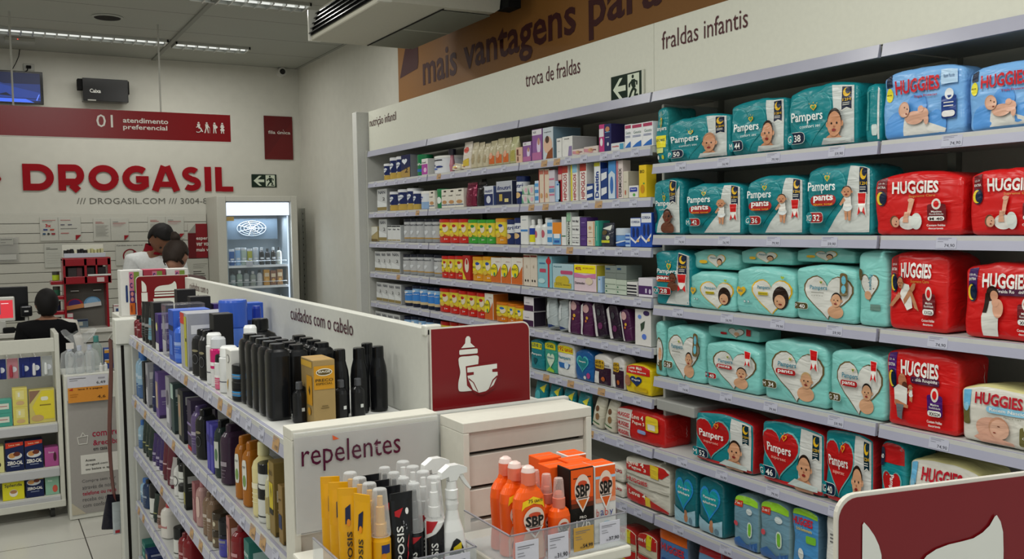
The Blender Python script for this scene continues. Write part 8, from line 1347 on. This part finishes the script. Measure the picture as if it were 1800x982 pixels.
def blister(label, x, z, c, c2, w=.055, h=.115, y=5.93):
    t = thing('blister_pack', label, 'lip balm', (x, y, z), 0, 'hanging blister packs'); MB().bevbox(-w/2, w/2, 0, .003, 0, h, mat(c, 'gloss')).build('card', t); B = MB(); loft(B, [(0, .8, .8), (.1, 1, 1), (.8, .9, .9), (1, .5, .5)], .018, .014, h*.6, mat(c2, 'gloss'), 2, 14, None, .01); o = B.build('tube', t); fixn(o.data); o.location = (-.008, -.008, 0); MB().prism([(.005+.016*math.cos(a*.524), h*.45+.016*math.sin(a*.524)) for a in range(12)], -.0008, 0, mat('d0d4dc', 'gloss')).build('printed_circle', t)
for i, (x, c, c2) in enumerate(((.015, '1a2668', 'd8a078'), (.075, '1a2668', '2a3a8c'), (.135, 'b07880', 'a83a48'), (.195, '1a2668', '1c2c74'), (.25, '1a2668', 'd4d4d8'), (.31, 'a4a8a8', 'd8dcdc'))): blister(['blue balm blister at far left, tan tube', 'blue balm blister left of the pink one', 'pink balm blister with red tube', 'blue balm blister right of pink one', 'blue balm blister beside the silver one', 'silver grey balm blister at right end'][i], x, .826, c, c2)
bx('tealbox', 'teal box with white label', '4a9c8c', nm='soap_box', print=[Rc(.15, .3, .85, .75, 'd0d4c8'), Rc(.25, .5, .75, .56, 'a85a5a')]); bx('yelsmall', 'small yellow box', 'd4c868', nm='soap_box', print=[Rc(.2, .4, .8, .9, 'dcd48a'), El(.5, .2, .3, .12, 'c8a878'), Rc(.35, .55, .5, .8, 'e0e0d0')]); bx('yelbig', 'large yellow box with photo', 'c8bc6a', nm='soap_box', print=[Pg([(0, .6), (0, 1), (.45, 1)], '8a6a58'), Pg([(.3, .1), (.1, .5), (.5, .98), (.98, .98), (.98, .1)], 'd8c83a'), Rr(.45, .68, .75, .8, 'dcdcc8', .5), Rc(.4, .52, .85, .56, '8a7a2a'), El(.3, .15, .25, .1, 'c0a070')])
X0 = .055
for lb, st, a, b, z, h in (('lower teal box on the display trolley', 'tealbox', -8, 24, .555, .075), ('upper teal box on the display trolley', 'tealbox', -8, 24, .6305, .075), ('lower small yellow box on the display trolley', 'yelsmall', 25, 52, .555, .103), ('upper small yellow box on the display trolley', 'yelsmall', 25, 52, .6585, .105), ('large yellow box with photo on the display trolley', 'yelbig', 54, 101, .555, .19)): product('box', st, X0+.00285*(a+b)/2, 5.94, z+.001, .00285*(b-a)-.002, .08, h, lb)
bx('zero', 'navy sweetener box with red top', '16224c', nm='sweetener_box', side='16224c', print=[Pg([(0, .8), (0, 1), (1, 1), (1, .88)], 'c83a24'), T('Leve 100', .5, .9, .6, .05, 'f0d8b0', 1), El(.5, .52, .42, .13, 'c8ccd0'), El(.35, .54, .2, .09, 'c08a50'), El(.62, .58, .2, .08, '6a3424'), T('ZERO-CAL', .5, .28, .85, .13, 'eceae4', 2), Rc(.25, .14, .75, .17, '8a94b0')])
bx('zero2', 'navy sweetener box with yellow corner', '16224c', nm='sweetener_box', side='16224c', print=[Rc(.7, .75, 1, 1, 'd8b428'), El(.45, .65, .4, .14, 'c8ccd0'), El(.3, .66, .2, .09, 'c08a50'), El(.62, .7, .18, .08, '6a3424'), T('ZERO-CAL', .5, .38, .85, .12, 'eceae4', 2), Rc(.25, .22, .75, .25, '8a94b0')])
bx('pinksw', 'pink sweetener box', 'a8508c', nm='sweetener_box', print=[T('linea', .5, .75, .4, .1, 'e8dce4', 0), El(.75, .5, .12, .25, '4a2430')]); bx('splend', 'yellow sweetener box', 'd8d02a', nm='sweetener_box', print=[T('Splenda', .5, .75, .8, .2, '22283c', 1), El(.5, .35, .2, .2, 'e0dcd0'), El(.5, .42, .17, .1, 'a87a50')]); bx('greensw', 'pale green tea box', '8ab49c', nm='sweetener_box', print=[El(.7, .3, .2, .2, 'c85a4a'), T('linea', .35, .75, .3, .1, 'e8ece4', 0)]); bx('yeledge', 'cream sweetener box', 'd0cc8c', nm='sweetener_box', print=[El(.6, .3, .2, .1, '3a3424')])
for lb, st, a, b, z, h in (('cream sweetener box at the left edge', 'yeledge', -20, 6, .30, .15), ('left navy sweetener box with red top', 'zero', 8, 41, .30, .165), ('right navy sweetener box with red top', 'zero', 42, 75, .30, .165), ('pink sweetener box on the display trolley', 'pinksw', 77, 103, .30, .11), ('yellow sweetener box on the lowest trolley shelf', 'splend', 0, 39, .135, .11), ('navy sweetener box with yellow corner on lowest trolley shelf', 'zero2', 41, 74, .135, .135), ('pale green tea box on the lowest trolley shelf', 'greensw', 76, 102, .135, .11)): product('box', st, X0+.00285*(a+b)/2, 5.92, z+.001, .00285*(b-a)-.002, .08, h, lb)
# totem counter
t = thing('display_counter', 'small white counter with grey pickup service poster', 'counter', (.385, 5.80, 0)); w = .27; m = mat('cfcfc6', 'paper'); MB().bevbox(0, w, 0, .33, .002, .835, m).build('body', t); MB().box(.012, w-.0, -.003, 0, .03, .69, mat('9c9894', 'paper')).build('poster', t); MB().prism([(.012, .03), (.012, .10), (.085, .03)], -.0045, -.003, mat('b8b09c', 'paper')).build('torn_corner', t)
def tx(s, a, b, zb, zt, c, bold): sign_text(t, s, (a+b)/2, zb, b-a, zt-zb, c, -.0035, bold)
tx('compre', .134, .275, .457, .497, '9c2440', 1); tx('&receba', .136, .275, .418, .45, '9c2440', 1); tx('em casa', .136, .21, .388, .404, '4a4648', 1)
B = MB(); yy = -.0042
for a in (((.062, .435), (.105, .435)), ((.105, .435), (.112, .48)), ((.112, .48), (.056, .475)), ((.056, .475), (.062, .435)), ((.072, .475), (.085, .5)), ((.085, .5), (.098, .478))): B.tube((a[0][0], yy, a[0][1]), (a[1][0], yy, a[1][1]), .0022, mat('d8d6d0', 'paper'), 6)
B.build('bag_symbol', t); MB().box(.068, w, -.0042, -.003, .26, .37, mat('d4d2cc', 'paper')).build('white_label', t)
def tx2(s, a, b, zb, zt, c, bold): sign_text(t, s, (a+b)/2, zb, b-a, zt-zb, c, -.0046, bold)
tx2('Acesse', .092, .145, .33, .345, '33302e', 1); tx2('drogasil.com', .092, .21, .303, .318, '33302e', 1); tx2('ou baixe o app', .092, .235, .275, .292, '33302e', 1)
for k, (s, c) in enumerate((('Compre sem sair', '5a5658'), ('através de nosso', '5a5658'), ('telefone ou rede', 'a02440'), ('receba ou retire', '5a5658'), ('com conforto', '5a5658'))): tx(s, .07, .25 if k != 4 else .22, .205-.035*k, .228-.035*k, c, 1 if k == 2 else 0)
t = thing('price_sign', 'white and orange price sign on the small counter', 'price sign', (.40, 5.776, .68)); MB().box(0, .212, 0, .003, 0, .15, mat('c8c8d0', 'paper')).build('card', t); MB().box(0, .212, .003, .018, 0, .004, mat('d8dcdc', 'clear')).build('acrylic_foot', t)
P, Q = decal(lambda x, z, e: (.106+x, -e, z), .212, .15, [Rc(0, 0, 1, .57, 'd08a34'), Rc(.05, .9, .45, .92, '5a5a60'), Rc(.05, .83, .25, .85, '8a8a90'), Rc(.75, .85, .92, .9, '9a9aa4'), T('6,49', .82, .7, .22, .12, '2a2a30', 0), Pg([(.02, .48), (.12, .56), (.12, .46)], 'b03428'), T('leve 3 e pague', .55, .49, .6, .08, '3a2018', 1), T('4,6', .82, .15, .2, .13, '3a2018', 0), Rc(.05, .3, .25, .32, 'a86a20'), Rc(.05, .22, .22, .24, 'a86a20')], 'paper', None, .0005, .0003, 0); P.build('printed_design', t); Q.build('lettering', t)
sty('clearbot', 'clear water bottle', 'bottle', 'water_bottle', 'd4dce0', lid='b4bcd0', fin='frost')
for i, x in enumerate((.425, .475, .53)): product('bottle', 'clearbot', x, 5.84, .8355, .052, .052, .16, ['clear bottle in plastic wrap, left', 'clear bottle in plastic wrap, middle', 'clear bottle in plastic wrap, right'][i], 0, 0, 'clear bottles wrapped together')
t = thing('plastic_wrap', 'crumpled clear plastic wrap over the clear bottles', 'plastic wrap', (.478, 5.865, .8355)); B = MB(); V = []; nn = 28; rows_ = [(0, .105, .052), (.06, .108, .056), (.12, .10, .054), (.15, .05, .04), (.17, .03, .03), (.2, .06, .045), (.235, .09, .06)]
for j, (z, a, b_) in enumerate(rows_):
    for i in range(nn): th = 2*math.pi*i/nn; q = 1+.13*noise.noise(Vector((math.cos(th)*3, math.sin(th)*3, z*30)))+(.12*math.sin(th*7) if j > 3 else 0); V.append((a*q*math.cos(th), b_*q*math.sin(th), z+(.02*math.sin(th*3) if j == 6 else 0)))
B.add(V, [(j*nn+i, j*nn+(i+1) % nn, (j+1)*nn+(i+1) % nn, (j+1)*nn+i) for j in range(len(rows_)-1) for i in range(nn)], mat('e4e8ea', 'clear'), True); B.build('film', t); o = MB().box(-.075, -.035, -.062, -.06, .15, .185, mat('d4d0cc', 'paper')).build('price_sticker', t)
sty('spraybot', 'pale aqua bottle', 'bottle', 'lotion_bottle', '9cb8b4', lid='4a8a84', fin='frost'); product('bottle', 'spraybot', .575, 5.93, .8355, .06, .06, .2, 'pale aqua bottle with teal cap on small counter')
sty('tinywhite', 'small white bottle', 'bottle', 'pill_bottle', 'd8dad8', lid='e0e2e0')
for i, x in enumerate((.585, .612, .64)): product('bottle', 'tinywhite', x, 5.84-.02*(i == 1)*-1, .8355, .022, .022, .05, 'small white bottle, '+ORD[i]+' from left on the small counter', 0, 0, 'small white bottles on the small counter')
bx('bluegold', 'blue and gold box', '22448c', nm='medicine_box', print=[Rc(0, .55, 1, .85, 'c8903a'), Rc(0, .86, 1, .95, 'd0d4d8')]); product('box', 'bluegold', .64, 5.95, .8355, .05, .06, .06, 'lower blue and gold box by the end post'); product('box', 'bluegold', .64, 5.95, .896, .05, .06, .06, 'upper blue and gold box by the end post')

# ------------------------------------------------------------------ people
def skin_mesh(verts, edges, radii, sub=1):
    me = bpy.data.meshes.new('s'); me.from_pydata(verts, edges, []); o = bpy.data.objects.new('s', me); COL.objects.link(o); o.modifiers.new('k', 'SKIN')
    for i, sv in enumerate(me.skin_vertices[0].data): rr_ = radii[i]; sv.radius = rr_ if isinstance(rr_, tuple) else (rr_, rr_); sv.use_root = (i == 0)
    q = o.modifiers.new('u', 'SUBSURF'); q.levels = sub; bpy.context.view_layer.update()
    r_ = bpy.data.meshes.new_from_object(o.evaluated_get(bpy.context.evaluated_depsgraph_get())); bpy.data.objects.remove(o); return r_
def head_mesh(s=1.0, hair=False):
    bm = bmesh.new(); bmesh.ops.create_uvsphere(bm, u_segments=28, v_segments=20, radius=1)
    for v in bm.verts:
        x, y, z = v.co; k = 1-.28*max(0, -z)**1.3
        X, Y, Z = x*.076*k, y*.094, z*.113
        if y < 0: Y *= 1-.12*max(0, z); Y -= .008*max(0, -z)
        if not hair:
            if y < -.6: Y -= .020*math.exp(-((x/.16)**2+((z+.12)/.22)**2)); Y += .007*math.exp(-(((abs(x)-.4)/.16)**2+((z-.05)/.14)**2)); Y -= .005*math.exp(-((x/.3)**2+((z+.48)/.09)**2))
            if abs(x) > .85: X += math.copysign(.014, x)*math.exp(-((y/.25)**2+((z+.02)/.26)**2))
        v.co = (X*s, Y*s, Z*s)
    return bm
def person(label, loc, rz, S, skin, hairc, shirt, trousers, head_pitch, bun=False, short_hair=True, collar=None, stripe=None, head_off=(0, -.06, 1.59), arms='counter', yaw=0):
    t = thing('person', label, 'person', loc, rz)
    V = [(0, 0, .95), (0, 0, 1.10), (0, -.01, 1.28), (0, 0, 1.42), (0, -.015, 1.48), (head_off[0]*.7, head_off[1]*.7, 1.52)]; R_ = [.13, (.125, .1), (.145, .105), (.11, .08), .052, .05]; E = [(0, 1), (1, 2), (2, 3), (3, 4), (4, 5)]
    cl_v, cl_e, cl_r = list(V[:3])+[(0, 0, 1.425), (0, -.005, 1.475)], [(0, 1), (1, 2), (2, 3), (3, 4)], [(.145, .12), (.145, .118), (.168, .125), (.14, .108), (.078, .07)]
    for sx in (-1, 1):
        if arms == 'counter': sh, el, wr = (.165*sx, 0, 1.40), (.225*sx, -.02, 1.15), (.15*sx, -.2, 1.10)
        else: sh, el, wr = (.165*sx, 0, 1.40), (.22*sx, .02, 1.13), (.17*sx, -.16, .97)
        n = len(V); V += [sh, el, wr]; R_ += [.058, .043, .029]; E += [(3, n), (n, n+1), (n+1, n+2)]
        d = (Vector(wr)-Vector(el)).normalized(); u = Vector((sx, 0, 0)); u = (u-d*u.dot(d)).normalized(); nrm = d.cross(u)
        if nrm.z > 0: nrm = -nrm
        palm = Vector(wr)+d*.05; V.append(tuple(palm)); R_.append((.03, .018)); E.append((n+2, n+3)); pi_ = n+3
        for k, (off, ln) in enumerate(((-.03, .06), (-.011, .072), (.009, .068), (.027, .054))):
            b0 = palm+u*off*.9+d*.022; b1 = b0+d*ln*.5+nrm*.008; b2 = b1+d*ln*.38+nrm*.018; m_ = len(V); V += [tuple(b0), tuple(b1), tuple(b2)]; R_ += [.0095, .0085, .007]; E += [(pi_, m_), (m_, m_+1), (m_+1, m_+2)]
        b0 = Vector(wr)+d*.028-u*.026; b1 = b0+d*.03-u*.022+nrm*.006; b2 = b1+d*.024-u*.004+nrm*.008; m_ = len(V); V += [tuple(b0), tuple(b1), tuple(b2)]; R_ += [.012, .0095, .008]; E += [(n+2, m_), (m_, m_+1), (m_+1, m_+2)]
        m_ = len(V); V += [(.085*sx, 0, .88), (.095*sx, -.01, .5), (.095*sx, .02, .09), (.105*sx, -.13, .035)]; R_ += [.085, .055, .038, (.035, .03)]; E += [(0, m_), (m_, m_+1), (m_+1, m_+2), (m_+2, m_+3)]
        c = len(cl_v); cl_v += [(sh[0], sh[1], sh[2]), (sh[0]+(el[0]-sh[0])*.5, sh[1]+(el[1]-sh[1])*.5, sh[2]+(el[2]-sh[2])*.5), tuple(el)]; cl_r += [.082, .070, .062]; cl_e += [(3, c), (c, c+1), (c+1, c+2)]
    me = skin_mesh([tuple(a*S for a in v) for v in V], E, [tuple(q*S for q in r_) if isinstance(r_, tuple) else r_*S for r_ in R_])
    bm = bmesh.new(); bm.from_mesh(me); hb_ = head_mesh(S); HM = Matrix.Translation(Vector(head_off)*S) @ Matrix.Rotation(yaw, 4, 'Z') @ Matrix.Rotation(math.radians(head_pitch), 4, 'X'); hb_.transform(HM); tm = bpy.data.meshes.new('h'); hb_.to_mesh(tm); bm.from_mesh(tm); me2 = bpy.data.meshes.new('body'); bm.to_mesh(me2)
    o = bpy.data.objects.new('b', me2); COL.objects.link(o); q = o.modifiers.new('r', 'REMESH'); q.mode = 'VOXEL'; q.voxel_size = .0075; q.use_smooth_shade = True; bpy.context.view_layer.update()
    me3 = bpy.data.meshes.new_from_object(o.evaluated_get(bpy.context.evaluated_depsgraph_get())); bpy.data.objects.remove(o); me3.materials.clear(); me3.materials.append(mat(skin, 'skin')); me3.name = 'body'; me3.polygons.foreach_set('use_smooth', [True]*len(me3.polygons)); link(bpy.data.objects.new('body', me3), t)
    # hair
    hb_ = head_mesh(S*1.0, True); dl = []
    for v in hb_.verts:
        x, y, z = v.co/S; nz = noise.noise(Vector((x*60, y*60, z*60)))*.004; ff = 1.09+.02*max(0, z/.1)
        keep = (z > .045) or (y > -.01 and z > -.07 and not (abs(x) > .066 and z < .0)) or (y > .03)
        if z < -.08 or (y < -.045 and z < .055): keep = False
        v.co = Vector((x*ff, y*ff, z*ff+.003))*S+v.co.normalized()*nz*S
        if not keep: dl.append(v)
    bmesh.ops.delete(hb_, geom=dl, context='VERTS'); bmesh.ops.solidify(hb_, geom=hb_.faces[:], thickness=-.007*S)
    if bun:
        for f_ in ((0, .075, .115, .034), (0.01, .08, .135, .024)):
            bmesh.ops.create_icosphere(hb_, subdivisions=3, radius=f_[3]*S, matrix=Matrix.Translation((f_[0]*S, f_[1]*S, f_[2]*S)))
    hb_.transform(HM); hm = bpy.data.meshes.new('hair'); hb_.to_mesh(hm); hm.materials.append(mat(hairc, 'hair')); hm.polygons.foreach_set('use_smooth', [True]*len(hm.polygons)); link(bpy.data.objects.new('hair', hm), t)
    B = MB()
    for sx in (-1, 1): c_ = HM @ Vector((sx*.03*S, -.086*S, .008*S)); B.tube(c_, c_+(HM.to_3x3() @ Vector((0, -.004*S, 0))), .009*S, mat('1a1210', 'gloss'), 10)
    B.build('eyes', t)
    c_ = HM @ Vector((0, -.099*S, -.055*S)); MB().tube(c_+Vector((-.02*S, 0, 0)), c_+Vector((.02*S, 0, 0)), .004*S, mat('7a3c34', 'skin'), 8).build('mouth', t)
    sm_ = skin_mesh([tuple(a*S for a in v) for v in cl_v], cl_e, [tuple(q*S for q in r_) if isinstance(r_, tuple) else r_*S for r_ in cl_r]); sm_.materials.clear(); sm_.materials.append(mat(shirt, 'cloth'))
    if stripe:
        sm_.materials.append(mat(stripe, 'cloth'))
        for p_ in sm_.polygons:
            c = p_.center/S
            if c.x < -.09 and c.z > 1.17 and c.y > -.05 and (c.z > 1.42 or c.x < -.2): p_.material_index = 1
    sm_.polygons.foreach_set('use_smooth', [True]*len(sm_.polygons)); link(bpy.data.objects.new('shirt', sm_), t)
    if collar:
        B = MB(); n = 28; V = []
        for z, r_ in ((1.475, .088), (1.50, .078), (1.53, .070)):
            for i in range(n): a = 2*math.pi*i/n; V.append((r_*math.cos(a)*S, (r_*.95*math.sin(a)-.012)*S, (z-.03*max(0, -math.sin(a)))*S))
        B.add(V, [(j*n+i, j*n+(i+1) % n, (j+1)*n+(i+1) % n, (j+1)*n+i) for j in range(2) for i in range(n)], mat(collar, 'cloth'), True); B.build('collar', t)
    tv, te, tr = [(0, 0, .98)], [], [.14]
    for sx in (-1, 1): c = len(tv); tv += [(.085*sx, 0, .86), (.095*sx, -.01, .5), (.095*sx, .02, .1)]; tr += [.1, .075, .06]; te += [(0, c), (c, c+1), (c+1, c+2)]
    tm_ = skin_mesh([tuple(a*S for a in v) for v in tv], te, [r_*S for r_ in tr]); tm_.materials.clear(); tm_.materials.append(mat(trousers, 'cloth')); tm_.polygons.foreach_set('use_smooth', [True]*len(tm_.polygons)); link(bpy.data.objects.new('trousers', tm_), t)
    for sx in (-1, 1): B = MB(); B.bevbox((.095*sx-.045)*S, (.095*sx+.045)*S, -.19*S, .07*S, .001, .075*S, mat('2a2a2c', 'gloss'), .02); B.build('shoe', t)
    return t
person('man behind counter in white shirt with red collar, head bowed', (1.155, 7.46, 0), .25, 1.015, '7c5642', '1c1a1a', 'd3d6d6', '22242a', 50, collar='7c1420', head_off=(.01, -.085, 1.56))
person('woman with dark hair bun looking down, seen from behind', (1.10, 6.36, 0), math.pi-.5, .925, 'a87c68', '2c231e', '5a4a48', '2a2c34', 38, bun=True, head_off=(0, -.035, 1.595), arms='low')
person('child in black shirt with white shoulder stripe, seen from behind', (.345, 6.34, 0), math.pi, .76, '8a6450', '121010', '121214', '22242a', 2, stripe='c4c0b8', head_off=(0, -.02, 1.585), arms='low')
